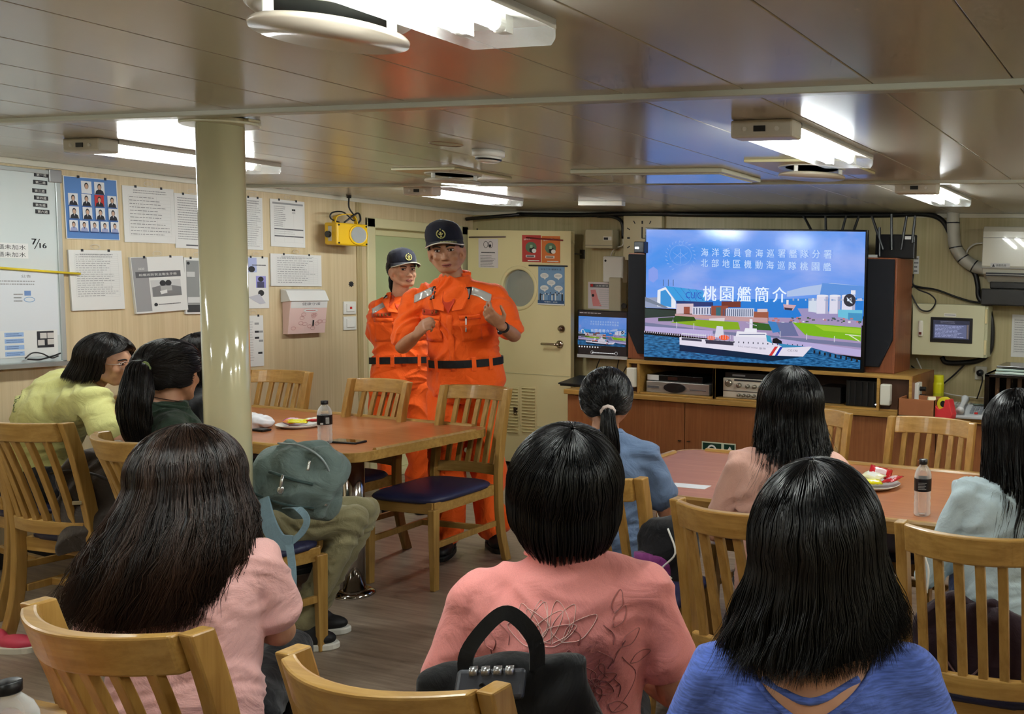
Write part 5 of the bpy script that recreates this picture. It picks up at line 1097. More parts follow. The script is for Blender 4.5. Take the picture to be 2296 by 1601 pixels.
chair(-.56, 1.20, 12, 'oak chair under the woman in the blue shirt, below the frame')

# ================================================================== TABLES
def table(x0, x1, y0, y1, z, lb, legs, rz=0):
    cx, cy = (x0+x1)/2, (y0+y1)/2; hx, hy = (x1-x0)/2, (y1-y0)/2
    t = empty('dining_table', (cx, cy, 0), R(rz), lb, 'table', 'dining tables with raised oak edges')
    def outline(gx, gy, r):
        pts = []
        for sx, sy, a0 in ((1, 1, 0), (-1, 1, 90), (-1, -1, 180), (1, -1, 270)):
            for k in range(7):
                a = R(a0+15*k); pts.append((sx*(gx-r)+r*math.cos(a), sy*(gy-r)+r*math.sin(a)))
        return pts
    bm = NB(); rings(bm, [[V((a, b, zz)) for a, b in outline(hx-.012, hy-.012, .085)] for zz in (z-.03, z)]); obj('tabletop', bm, CHERRY, t)
    bm = NB(); o_ = outline(hx, hy, .09); i_ = outline(hx-.0135, hy-.0135, .083)
    rs = [[V((a, b, z-.042)) for a, b in o_], [V((a, b, z+.001)) for a, b in o_], [V((a, b, z+.001)) for a, b in i_], [V((a, b, z-.042)) for a, b in i_]]; rr = [[bm.verts.new(p) for p in r] for r in rs]
    for a, b in zip(rr, rr[1:]+rr[:1]):
        for k in range(28): bm.faces.new((a[k], a[(k+1) % 28], b[(k+1) % 28], b[k]))
    obj('edge_band', bm, OAKX, t)
    for sx, sy in ((0, 1), (0, -1), (1, 0), (-1, 0)):      # raised rails that stop short of the corners
        bm = NB(); Lx = hx-.12 if sx == 0 else 0; Ly = hy-.12 if sy == 0 else 0
        if sx == 0: pr = [(sy*hy-sy*.028, z), (sy*hy-sy*.02, z+.011), (sy*hy-sy*.004, z+.012), (sy*(hy+.001), z)]; rings(bm, [[V((x, a, b)) for a, b in pr] for x in (-Lx, Lx)])
        else: pr = [(sx*hx-sx*.028, z), (sx*hx-sx*.02, z+.011), (sx*hx-sx*.004, z+.012), (sx*(hx+.001), z)]; rings(bm, [[V((a, y, b)) for a, b in pr] for y in (-Ly, Ly)])
        obj('raised_edge', bm, OAKX, t, bevel=.002)
    for lx, ly in legs:
        bm = NB(); cyl(bm, (lx, ly, 0), (lx, ly, z-.03), .048, n=32); lathe(bm, [(.088, 0), (.088, .008), (.07, .02), (.05, .026)], (lx, ly, 0), n=32); obj('steel_leg', bm, M((190, 186, 182), .1, 1), t, smooth=True)
    return t
TZ = .72
table(-5.33, -3.49, 3.087, 3.945, TZ, 'cherry-topped table at the left behind the pillar with snacks and a bottle', [(.72, -.26), (-.72, -.26), (-.72, .26)])
table(-2.27, -.30, 2.945, 3.862, TZ, 'cherry-topped table at the right below the big screen', [(-.8, 0), (.8, 0)])
table(-3.4, -1.72, .25, 1.078, TZ+.01, 'table at the bottom left corner with only its oak edge in view', [(-.7, -.2), (-.7, .2)])

# ================================================================== THINGS ON THE TABLES
PLAST = clearmat(.80, (236, 240, 240), .06)
def bottle(x, y, lb, h=.205, r=.031, z=TZ, qr=False):
    t = empty('water_bottle', (x, y, z), 0, lb, 'bottle', 'small clear water bottles'); s = h/.205
    prof = [(.012, 0), (.027, .001), (r, .008), (r*.96, .03), (r, .045), (r*.93, .055), (r, .066), (r*.93, .077), (r, .09), (r, .14), (r*.98, .152), (r*.8, .168), (.0135, .184), (.0125, .19)]
    bm = NB(); lathe(bm, [(a, b*s) for a, b in prof], n=32); o = obj('bottle_body', bm, PLAST, t, smooth=True)
    bm = NB(); lathe(bm, [(r+.0006, .092*s), (r+.0006, .138*s)], n=40, cap=False); obj('label', bm, M((22, 16, 20), .4), t, smooth=True)
    bm = NB(); lathe(bm, [(.0145, .187*s), (.0155, .189*s), (.0155, .204*s), (.014, h), (.001, h)], n=28); obj('cap', bm, BLACKP, t, smooth=True)
    az = math.atan2(-y, -x); n_ = V((math.cos(az), math.sin(az), 0)); u = V((-n_.y, n_.x, 0)); o_ = n_*(r+.0012)-u*.02+V((0, 0, .133*s)); B = Board(o_, u, (0, 0, -1), n_)
    if qr: B.rect(.024, .006, .038, .034, PAPER); [B.rect(.025+.0022*k, .008, .0262+.0022*k, .032, INK, 0 if k else 1) for k in range(6)]; B.rect(.002, .03, .014, .038, LGREY)
    else: B.lines(.004, .006, .036, .034, 5, LGREY, seed=3)
    B.build('label_print', t); return t
a = Zp(729, 994, TZ); bottle(a.x, a.y, 'water bottle with a black label on the left table beside the phone', qr=True)
a = Zp(2067, 1155, TZ); bottle(a.x, a.y, 'water bottle standing on the right table beside the white shirt sleeve')
a = Zp(18, 1534, TZ+.21); bottle(a.x, a.y, 'water bottle cut off at the bottom left corner of the picture', r=.033, z=TZ+.01)
def packet(name, x, y, z, rz, tilt, w, h, c, lb, grp):
    """puffy sealed packet"""
    bm = NB(); nx, ny = 12, 8; g = [[None]*(ny+1) for _ in range(nx+1)]; gb = [[None]*(ny+1) for _ in range(nx+1)]; rg = random.Random(hash(lb) % 999 if False else len(lb)*7+int(rz))
    for i in range(nx+1):
        for j in range(ny+1):
            u, v = i/nx*2-1, j/ny*2-1; p = .011*(1-u**4)*(1-v**2)+rg.uniform(-.0018, .0018)
            g[i][j] = bm.verts.new((u*w/2, v*h/2, p)); gb[i][j] = g[i][j] if i in (0, nx) or j in (0, ny) else bm.verts.new((u*w/2, v*h/2, -p*.6))
    for i in range(nx):
        for j in range(ny):
            f = bm.faces.new((g[i][j], g[i+1][j], g[i+1][j+1], g[i][j+1])); f.material_index = 1 if (2 < i < 9 and 1 < j < 6) else 0
            bm.faces.new((gb[i][j+1], gb[i+1][j+1], gb[i+1][j], gb[i][j]))
    o = obj(name, bm, [M(c[0], .25, coat=.5), M(c[1], .25, coat=.5)], smooth=True); o.location = (x, y, z); o.rotation_euler = (R(tilt), R(tilt*.4), R(rz)); return tag(o, lb, 'snack packet', grp)
def plate(x, y, lb, r=.105):
    bm = NB(); lathe(bm, [(.001, .003), (r*.68, .003), (r, .018), (r+.003, .017), (r*.7, 0), (.001, 0)], (x, y, TZ), n=48, cap=False); return tag(obj('paper_plate', bm, WHITEP, smooth=True), lb, 'plate', 'white plates of snacks')
a = Zp(672, 957, TZ); plate(a.x, a.y, 'white plate of snack packets on the left table')
G1 = 'snack packets on the left plate'
PK = (((214, 90, 160), (236, 190, 220)), ((226, 214, 30), (240, 236, 120)), ((236, 232, 190), (240, 240, 230)), ((190, 30, 40), (230, 200, 200)), ((230, 120, 30), (240, 200, 80)))
for k, (dx, dy, dz, rz, tl, c, lb) in enumerate(((-.065, .02, .028, 20, 8, 0, 'pink and white snack packet at the left of the plate'), (-.02, -.03, .030, -15, 6, 4, 'orange snack packet under the yellow ones'), (.03, -.03, .036, 35, 10, 1, 'bright yellow snack packet in front on the left plate'), (.03, .045, .034, 70, -8, 2, 'pale cream snack packet at the back of the left plate'), (.09, .02, .036, 10, -12, 3, 'red snack packet at the right rim, half behind the bottle'))):
    packet('snack_packet', a.x+dx, a.y+dy, TZ+dz, rz, tl, .09, .06, PK[c], lb, G1)
a = Zp(1960, 1092, TZ); plate(a.x, a.y, 'white plate of snack packets on the right table'); G2 = 'snack packets on the right plate'
for dx, dy, dz, rz, tl, c, lb in ((.01, .05, .052, 15, 30, 3, 'dark red snack packet standing up on the right plate'), (-.01, .01, .044, -20, 14, 2, 'creamy white snack packet in the middle of the right plate'), (.0, -.05, .032, 30, 5, 1, 'yellow snack packet at the front of the right plate'), (.07, .02, .034, 80, -10, 3, 'small red snack packet at the right plate rim')):
    packet('snack_packet', a.x+dx, a.y+dy, TZ+dz, rz, tl, .095, .065, PK[c], lb, G2)
def phone(x, y, rz, lb, z=TZ):
    t = empty('mobile_phone', (x, y, z), R(rz), lb, 'phone'); bm = NB(); box(bm, -.078, .078, -.038, .038, 0, .009); obj('phone_case', bm, BLACKP, t, bevel=.004, seg=3); bm = NB(); box(bm, -.074, .074, -.034, .034, .009, .0096); obj('screen_glass', bm, M((8, 8, 12), .04, coat=1), t); return t
a = Zp(778, 992, TZ); phone(a.x, a.y, 8, 'black mobile phone lying on the left table near the bottle')
a = Zp(588, 958, TZ)
def crump(co, n): return n*(.009*pnoise(co*12)+.005*pnoise(co*30, 3))[:, None]
bm = NB(); ell(bm, (0, 0, .03), (.09, .06, .034), n=24); ell(bm, (-.08, .02, .035), (.06, .05, .04), n=20); me = remesh(bm, .006, 2, crump); o = link('napkin_pile', me, M((228, 228, 232), .7)); o.location = (a.x-.03, a.y, TZ-.002); tag(o, 'crumpled white napkins on the left table beside the pillar', 'napkins')
a = Zp(600, 965, TZ); bm = NB(); box(bm, a.x-.05, a.x+.03, a.y-.05, a.y+.0, TZ, TZ+.012); tag(obj('black_pouch', bm, BLACKP, bevel=.005), 'small black pouch under the napkins by the pillar', 'pouch')
a = Zp(1540, 1090, TZ); bm = NB(); mt = Matrix.Translation((a.x, a.y, TZ)) @ Matrix.Rotation(R(4), 4, 'Z'); box(bm, -.07, .09, -.03, .035, 0, .0012, mat=mt); tag(obj('paper_sheet', bm, M((226, 226, 228), .5)), 'blank white paper on the right table beside the pale pink sleeve', 'paper')
# ================================================================== PEOPLE
def A(px, py, d): return CAMP + ray(px, py)*d          # point at depth d under a photo pixel (used to pose joints)
def merge(bm, sub, mt):
    for v in sub.verts: v.co = mt @ v.co
    me = bpy.data.meshes.new('t'); sub.to_mesh(me); sub.free(); bm.from_mesh(me); bpy.data.meshes.remove(me)
def Rz(az, pitch=0, roll=0):
    """orientation whose +y looks along azimuth az (degrees), pitched down, rolled"""
    return Matrix.Rotation(R(az-90), 3, 'Z') @ Matrix.Rotation(R(-pitch), 3, 'X') @ Matrix.Rotation(R(roll), 3, 'Y')
def head_bm(face=True, fem=False):
    """skull, jaw, nose, lips, ears; origin between the ears, +y = face"""
    b = NB(); k = .94 if fem else 1
    ell(b, (0, -.014, .030), (.076, .094, .088), n=28); ell(b, (0, .020, .015), (.068, .068, .078), n=24)
    ell(b, (0, .030, -.040), (.058*k, .058, .066), n=24); ell(b, (0, .052, -.082), (.034*k, .034, .026), n=20)
    for s in (-1, 1):
        ell(b, (s*.034, .062, -.022), (.026, .022, .024), n=16); cap_(b, (s*.060, -.005, -.045), .020, (s*.026, .052, -.088), .019, 12)
        ell(b, (s*.080, -.002, -.010), (.008, .020, .033), Matrix.Rotation(R(s*22), 3, 'Z'), n=16); ell(b, (s*.079, .002, -.036), (.008, .011, .012), n=12)
        if face: cap_(b, (s*.014, .082, .026), .007, (s*.050, .068, .028), .006, 10); ell(b, (s*.012, .094, -.034), (.009, .009, .007), n=10)
    if face:
        cap_(b, (0, .084, .012), .0075, (0, .100, -.024), .0095, 12); ell(b, (0, .100, -.030), (.0115, .011, .009), n=12)
        cap_(b, (-.019, .082, -.060), .005, (.0, .0885, -.058), .0065, 10); cap_(b, (.019, .082, -.060), .005, (0, .0885, -.058), .0065, 10)
        cap_(b, (-.015, .081, -.068), .005, (.0, .086, -.069), .0072, 10); cap_(b, (.015, .081, -.068), .005, (0, .086, -.069), .0072, 10)
    return b
def dent(hm, amt=.008):
    """press eye sockets and the mouth line into a finished head"""
    inv = hm.inverted(); q = hm.to_3x3()
    pts = [(V((s*.031, .083, .010)), .016, amt) for s in (-1, 1)] + [(V((x*.006, .092, -.0635)), .0055, .0035) for x in (-3, -2, -1, 0, 1, 2, 3)] + [(V((s*.086, .004, -.008)), .011, .005) for s in (-1, 1)]
    iv = np.array(inv); qq = np.array(q)
    def f(co, n):
        l = co @ iv[:3, :3].T + iv[:3, 3]; d = np.zeros_like(l)
        for p, r, a in pts:
            w = np.exp(-(np.linalg.norm(l-np.array(p), axis=1)/r)**2)*a
            if abs(p.x) < .08: d[:, 1] -= w
            else: d[:, 0] -= w*math.copysign(1, p.x)
        return d @ qq.T
    return f
def hand_bm(b, w, d, n, s, curl, spread=1.0, thumb=.5, sc=1.0):
    """palm and five jointed fingers: w wrist, d towards the knuckles, n back of the hand, s thumb side"""
    d, n, s = V(d).normalized(), V(n).normalized(), V(s).normalized(); s = (s-d*s.dot(d)).normalized(); n = d.cross(s)*(1 if d.cross(s).dot(n) > 0 else -1)
    q = Matrix((s, n, d)).transposed()
    loft(b, [(w, .023*sc, .018*sc, q), (w+d*.03*sc, .034*sc, .016*sc, q), (w+d*.065*sc, .040*sc, .0145*sc, q), (w+d*.088*sc, .038*sc, .012*sc, q)], n=18, p=2.6)
    base = [(.029, .070, .088), (.010, .078, .092), (-.010, .072, .088), (-.028, .056, .080)]
    for i, (o, L, k) in enumerate(base):
        p = w+d*k*sc*.97+s*o*sc; c = curl[i] if hasattr(curl, '__len__') else curl; dd = (d+s*o*2.2*spread).normalized(); r = (.0088-.0006*abs(i-1))*sc; ang = 0
        cap_(b, p-d*.02*sc, r*1.05, p, r*1.05, 10)
        for f, l in ((.55, .45), (1.0, .30), (.7, .25)):
            ang += c*f; v = dd*math.cos(ang)-n*math.sin(ang); p2 = p+v*L*l*sc; cap_(b, p, r, p2, r*.93, 10); p = p2; r *= .93
    p = w+d*.022*sc+s*.026*sc; v = (s*.75+d*.65-n*thumb).normalized(); p2 = p+v*.040*sc; cap_(b, p, .0135*sc, p2, .0105*sc, 10)
    v2 = (d*.9+s*.15-n*thumb*1.2).normalized(); p3 = p2+v2*.030*sc; cap_(b, p2, .0102*sc, p3, .009*sc, 10); cap_(b, p3, .009*sc, p3+v2*.018*sc, .0075*sc, 10)

def strands(P, r, shade):
    """triangular hair tubes: P (K, n, 3), r (K,) -> verts, quads, shade per vertex"""
    K, n, _ = P.shape; T = np.gradient(P, axis=1); T /= np.linalg.norm(T, axis=2, keepdims=True)+1e-9
    ref = np.array([.31, .52, .79]); a = np.cross(T, ref); a /= np.linalg.norm(a, axis=2, keepdims=True)+1e-9; b = np.cross(T, a)
    t = np.linspace(0, 1, n); tp = np.clip(1-t**5, .12, 1)*np.clip(.55+t*4, .5, 1)
    rr = r[:, None, None]*tp[None, :, None]; out = np.empty((K, n, 3, 3))
    for j in range(3):
        c, s = math.cos(2*PI*j/3), math.sin(2*PI*j/3); out[:, :, j] = P+(a*c+b*s)*rr
    idx = np.arange(K*n*3).reshape(K, n, 3); q = []
    for j in range(3):
        k = (j+1) % 3; q.append(np.stack([idx[:, :-1, j], idx[:, :-1, k], idx[:, 1:, k], idx[:, 1:, j]], -1).reshape(-1, 4))
    return out.reshape(-1, 3), np.concatenate(q), np.repeat(shade, n*3)
def grid_shell(G, closed=True):
    K, n, _ = G.shape; idx = np.arange(K*n).reshape(K, n); a = idx; b = np.roll(idx, -1, 0)
    if not closed: a, b = idx[:-1], idx[1:]
    return G.reshape(-1, 3), np.stack([a[:, :-1], b[:, :-1], b[:, 1:], a[:, 1:]], -1).reshape(-1, 4), np.full(K*n, .12)
def hair_mesh(parts, mt, mat, parent, name='hair'):
    vs, fs, sh = [], [], []; o = 0
    for v, f, s in parts: vs.append(v); fs.append(f+o); sh.append(s); o += len(v)
    v = np.concatenate(vs); f = np.concatenate(fs); s = np.concatenate(sh); m_ = np.array(mt); v = v @ m_[:3, :3].T + m_[:3, 3]
    me = bpy.data.meshes.new(name); me.vertices.add(len(v)); me.vertices.foreach_set('co', v.astype(np.float32).ravel())
    me.loops.add(f.size); me.loops.foreach_set('vertex_index', f.astype(np.int32).ravel()); me.polygons.add(len(f))
    me.polygons.foreach_set('loop_start', np.arange(0, f.size, 4, dtype=np.int32)); me.polygons.foreach_set('use_smooth', np.ones(len(f), bool)); me.update(calc_edges=True)
    at = me.attributes.new('shade', 'FLOAT', 'POINT'); at.data.foreach_set('value', s.astype(np.float32)); return link(name, me, mat, parent)
def snoise(x, y, seed):
    return (np.sin(x*1.7+seed)+np.sin(x*3.1-y*2.3+seed*2.1)+np.sin(y*4.7+x*.9+seed*.7))/3
def sinterp(x, xp, fp):
    """monotone smooth interpolation with a flat start"""
    m_ = np.gradient(fp, xp); m_[0] = 0; i = np.clip(np.searchsorted(xp, x)-1, 0, len(xp)-2); h = xp[i+1]-xp[i]; t = np.clip((x-xp[i])/h, 0, 1)
    return (2*t**3-3*t**2+1)*fp[i]+(t**3-2*t**2+t)*h*m_[i]+(-2*t**3+3*t**2)*fp[i+1]+(t**3-t**2)*h*m_[i+1]
def loose_hair(mt, parent, mat, rad=(.094, .112, .110), pole=(0, -.35, 1), prof=((0, 1, 1, 0, 0), (.2, 1, 1, 0, 0)), length=.2, lenf=None, N=2600, r=.0011, open_=42, jitter=.03, clump=.5, thick=.012, seed=1, inner=0, wave=.006, fringe=58, stray=.0, base_cut=None):
    """hair falling from a crown point over the head and straight down"""
    rg = np.random.default_rng(seed); c0 = np.array([0, -.014, .022]); rad = np.array(rad)
    po = np.array(pole, float); po /= np.linalg.norm(po); fwd = np.array([0, 1, 0.]); e1 = fwd-po*fwd.dot(po); e1 /= np.linalg.norm(e1); e2 = np.cross(po, e1)
    pz = np.array(prof, float)
    def path(th, st, d, ln, n=16, jit=0):
        """th azimuth from the face (signed), st start angle, d lift, ln length below the ear line"""
        K = len(th); ph_end = np.full(K, R(97)); t = np.linspace(0, 1, n)[None, :]
        nu = n//2; tu = np.linspace(0, 1, nu)[None, :]; ph = st[:, None]+(ph_end-st)[:, None]*tu
        op = R(open_); a = np.abs(th)[:, None]; w = np.clip((ph-R(38))/R(45), 0, 1); w = w*w*(3-2*w)
        a2 = a+np.clip(op-a, 0, None)*w*np.where(a < op, 1, 0); a2 = a2+.12*w*np.clip(1.4*op-a2, 0, None)
        thc = np.round(th/.09)*.09; 
        T_ = np.sign(th)[:, None]*a2 + .05*snoise(th[:, None]*6, ph*3, seed)
        D = po*np.cos(ph)[..., None]+(e1*np.cos(T_)[..., None]+e2*np.sin(T_)[..., None])*np.sin(ph)[..., None]
        U = c0+D*(rad+d[:, None, None]); last = U[:, -1]; 
        nd = n-nu+1; td = np.linspace(0, 1, nd)[None, 1:]; dz = ln[:, None]*td
        kx, ky, ox, oy = (sinterp(dz, pz[:, 0], pz[:, j]) for j in (1, 2, 3, 4))
        cl = clump*td; dth = (thc-th)[:, None]*cl; lx, ly = last[:, 0:1], last[:, 1:2]-c0[1]
        cx_, sx_ = np.cos(dth), np.sin(dth); X = lx*cx_-ly*sx_; Y = lx*sx_+ly*cx_
        wv = wave*snoise(thc[:, None]*9, dz*18, seed+3)*np.clip(dz*8, 0, 1)+stray*jit[:, None]*td**2 if not np.isscalar(jit) else 0
        Dn = np.stack([X*kx+ox+wv, Y*ky+c0[1]+oy+wv*.6, last[:, 2:3]-dz], -1)
        return np.concatenate([U, Dn], 1)
    L = lambda th: np.full(len(th), length) if lenf is None else length*np.array([lenf(x) for x in th])
    th = (rg.random(N)*2-1)*PI; st = R(2)+rg.random(N)**1.6*R(70); d = rg.random(N)*thick; ln = np.maximum(L(th)*(1-np.abs(rg.normal(0, 1, N))*jitter/length), .01)
    P = path(th, st, d, ln, 18, rg.normal(0, 1, N))
    S = strands(P, np.full(N, r)*rg.uniform(.7, 1.2, N), np.clip(.5+.28*np.sin(np.round(th/.09)*37.)+rg.normal(0, .2, N), 0, 1))
    K = 72; ths = np.linspace(-PI, PI, K, endpoint=False)+.0001; G = path(ths, np.full(K, R(.5)), np.full(K, -.002), np.maximum(L(ths)-jitter*1.1, .01), 24, np.zeros(K))
    return hair_mesh([S, grid_shell(G)], mt, mat, parent)
def pony_hair(mt, parent, mat, tie=(0, -.93, .36), tail=(), rad=(.090, .110, .104), N=1800, r=.0011, seed=1, tail_r=(.014, .026, .03, .022, .008), nt=700, nape=-.52, sag=.0):
    rg = np.random.default_rng(seed); c0 = np.array([0, -.014, .022]); rad = np.array(rad); ti = np.array(tie, float); ti /= np.linalg.norm(ti)
    up = np.array([0, 0, 1.]); e1 = up-ti*up.dot(ti); e1 /= np.linalg.norm(e1); e2 = np.cross(ti, e1)
    def inside(D): return not ((D[1] > .60 and D[2] < .60) or D[2] < nape or (D[1] > -.02 and D[2] < .0) or (D[1] > .42 and D[2] < .28))
    K = 90; lim = []
    for k in range(K):
        a = 2*PI*k/K; ph = R(20)
        while ph < R(168):
            D = ti*math.cos(ph)+(e1*math.cos(a)+e2*math.sin(a))*math.sin(ph)
            if not inside(D): break
            ph += R(2)
        lim.append(ph)
    lim = np.array(lim); lim = (lim+np.roll(lim, 1)+np.roll(lim, -1))/3
    def pt(a, ph, d):
        D = ti*np.cos(ph)[..., None]+(e1*np.cos(a)[..., None]+e2*np.sin(a)[..., None])*np.sin(ph)[..., None]; return c0+D*(rad+d[..., None])
    a = rg.random(N)*2*PI; l_ = np.interp(a, np.arange(K+1)*2*PI/K, np.append(lim, lim[0])); s0 = np.where(rg.random(N) < .6, 1, rg.random(N)*.6+.4)*l_*rg.uniform(.97, 1.03, N)
    t = np.linspace(0, 1, 12)[None, :]; ph = s0[:, None]*(1-t)+R(3)*t; dd = (rg.random(N)*.006)[:, None]+.004*np.sin(t*PI); aa = a[:, None]+.10*snoise(a[:, None]*5, ph*2, seed)
    S1 = strands(pt(aa, ph, dd), np.full(N, r), np.clip(.5+rg.normal(0, .25, N), 0, 1))
    ka = np.arange(K)*2*PI/K; tt = np.linspace(0, 1, 16)[None, :]; G = pt(ka[:, None]+tt*0, lim[:, None]*(1-tt)+R(.5)*tt, -.001+.003*np.sin(tt*PI)+ka[:, None]*0)
    tp = c0+ti*rad; cl = np.array([tuple(p) for p in crom([V(tp), V(tp)+V(ti)*.02]+[V(p) for p in tail], 6)]); n = len(cl); tr = np.interp(np.linspace(0, 1, n), np.linspace(0, 1, len(tail_r)), tail_r)
    T = np.gradient(cl, axis=0); T /= np.linalg.norm(T, axis=1, keepdims=True); A1 = np.cross(T, np.array([1., .1, .05])); A1 /= np.linalg.norm(A1, axis=1, keepdims=True); B1 = np.cross(T, A1)
    ang = rg.random(nt)*2*PI; rr = np.sqrt(rg.random(nt))*.97; end = rg.integers(int(n*.8), n, nt)
    P = cl[None]+(A1[None]*np.cos(ang)[:, None, None]+B1[None]*np.sin(ang)[:, None, None])*(rr[:, None]*tr[None, :]*(1+.12*snoise(ang[:, None]*4, np.linspace(0, 6, n)[None], seed)))[..., None]
    S2 = strands(P, np.full(nt, r*1.1), np.clip(.5+rg.normal(0, .25, nt), 0, 1))
    ga = np.linspace(0, 2*PI, 20, endpoint=False); G2 = cl[None]+(A1[None]*np.cos(ga)[:, None, None]+B1[None]*np.sin(ga)[:, None, None])*(.8*tr)[None, :, None]
    o = hair_mesh([S1, grid_shell(G), S2, grid_shell(G2)], mt, mat, parent)
    return o, mt @ V(tp+ti*.014), (mt.to_3x3() @ V(ti))

SKIN1 = skin((206, 158, 128)); SKIN2 = skin((188, 138, 106)); SKIN3 = skin((176, 128, 98))
BLACKH = hairmat((4, 4, 5), (22, 21, 22)); BROWNH = hairmat((12, 8, 7), (58, 40, 30), .36); DARKBR = hairmat((8, 7, 7), (34, 27, 24))

def seated_joints(x, y, az, s=1.0, lean=4, zs=.45, elbow=(.25, .04, .70), wrist=(.14, .27, .70), head_az=None, head_pitch=0, head_roll=0, knee_d=.44, dx=0, width=1.0):
    """joint positions of somebody sitting on a chair with hips at (x, y), facing azimuth az"""
    q = Rz(az); o = V((x, y, 0)); hz = zs+.09
    def up(p):                                  # upper-body point, leaned about the hips
        v = V((p[0], p[1], p[2]-.54)); v = Matrix.Rotation(R(-lean), 3, 'X') @ v; v += V((dx*max(v.z, 0)/.6, 0, 0)); return o + q @ V((v.x*s, v.y*s, v.z*s+hz))
    def lo(p): return o + q @ V(p)
    J = dict(hip=lo((0, 0, hz)), waist=up((0, .0, .68)), chest=up((0, .0, .86)), neck=up((0, .0, 1.02)), head=up((0, .035, 1.145)), q=q)
    for n_, sg in (('L', -1), ('R', 1)):
        J['sh'+n_] = up((sg*.160*width, -.005, .935)); J['el'+n_] = up((sg*elbow[0], elbow[1], elbow[2])); J['wr'+n_] = up((sg*wrist[0], wrist[1], wrist[2]))
        J['hp'+n_] = lo((sg*.09, .02, zs+.075)); J['kn'+n_] = lo((sg*.10, knee_d, zs+.06)); J['an'+n_] = lo((sg*.10, knee_d-.02, .09)); J['ft'+n_] = q @ V((sg*.1, 1, 0))
    J['hq'] = Rz(az if head_az is None else head_az, head_pitch, head_roll); J['s'] = s; return J
def basis(J, up):
    u = (J['shR']-J['shL']).normalized(); up = up.normalized(); f = up.cross(u).normalized(); u = f.cross(up).normalized(); return Matrix((u, f, up)).transposed()
def torso(b, J, g=0, bulk=1.0, low=True, neck=True, belly=0, shy=1.0):
    s = J['s']*bulk; up1 = J['waist']-J['hip']; up2 = J['neck']-J['chest']; q0, q1, q2 = basis(J, up1), basis(J, J['chest']-J['waist']), basis(J, up2); sc = []
    if low: sc.append((J['hip']-up1.normalized()*.06, .15*s+g, .11*s+g, q0))
    sc += [(J['hip'], .160*s+g, .125*s+g, q0), (J['waist']+q1 @ V((0, belly*.5, 0)), .145*s+g, (.105+belly)*s+g, q1), (J['waist'].lerp(J['chest'], .5), .152*s+g, (.108+belly*.6)*s+g, q1), (J['chest'], .166*s+g, .118*s+g, q1),
           (J['chest'].lerp(J['neck'], .40), .158*s+g, .108*s+g, q2), (J['chest'].lerp(J['neck'], .66), .118*s+g, .088*s+g, q2), (J['chest'].lerp(J['neck'], .88), .072*s+g, .066*s+g*.8, q2), (J['neck']+q2 @ V((0, 0, .02)), .058*s+g*.5, .058*s+g*.5, q2)]
    loft(b, sc, n=28, p=2.25)
    for k in 'LR':
        a = J['chest'].lerp(J['neck'], .62)+(J['sh'+k]-J['neck'])*.25; cap_(b, a, .056*s+g, J['sh'+k], .050*s+g*.9, 14)
        cap_(b, J['chest'].lerp(J['neck'], .82), .040*s+g, J['sh'+k]+V((0, 0, .0)), .042*s+g, 14); cap_(b, J['chest'].lerp(J['sh'+k], .35), .09*s+g*.6, J['sh'+k].lerp(J['chest'], .25), .066*s+g, 14)
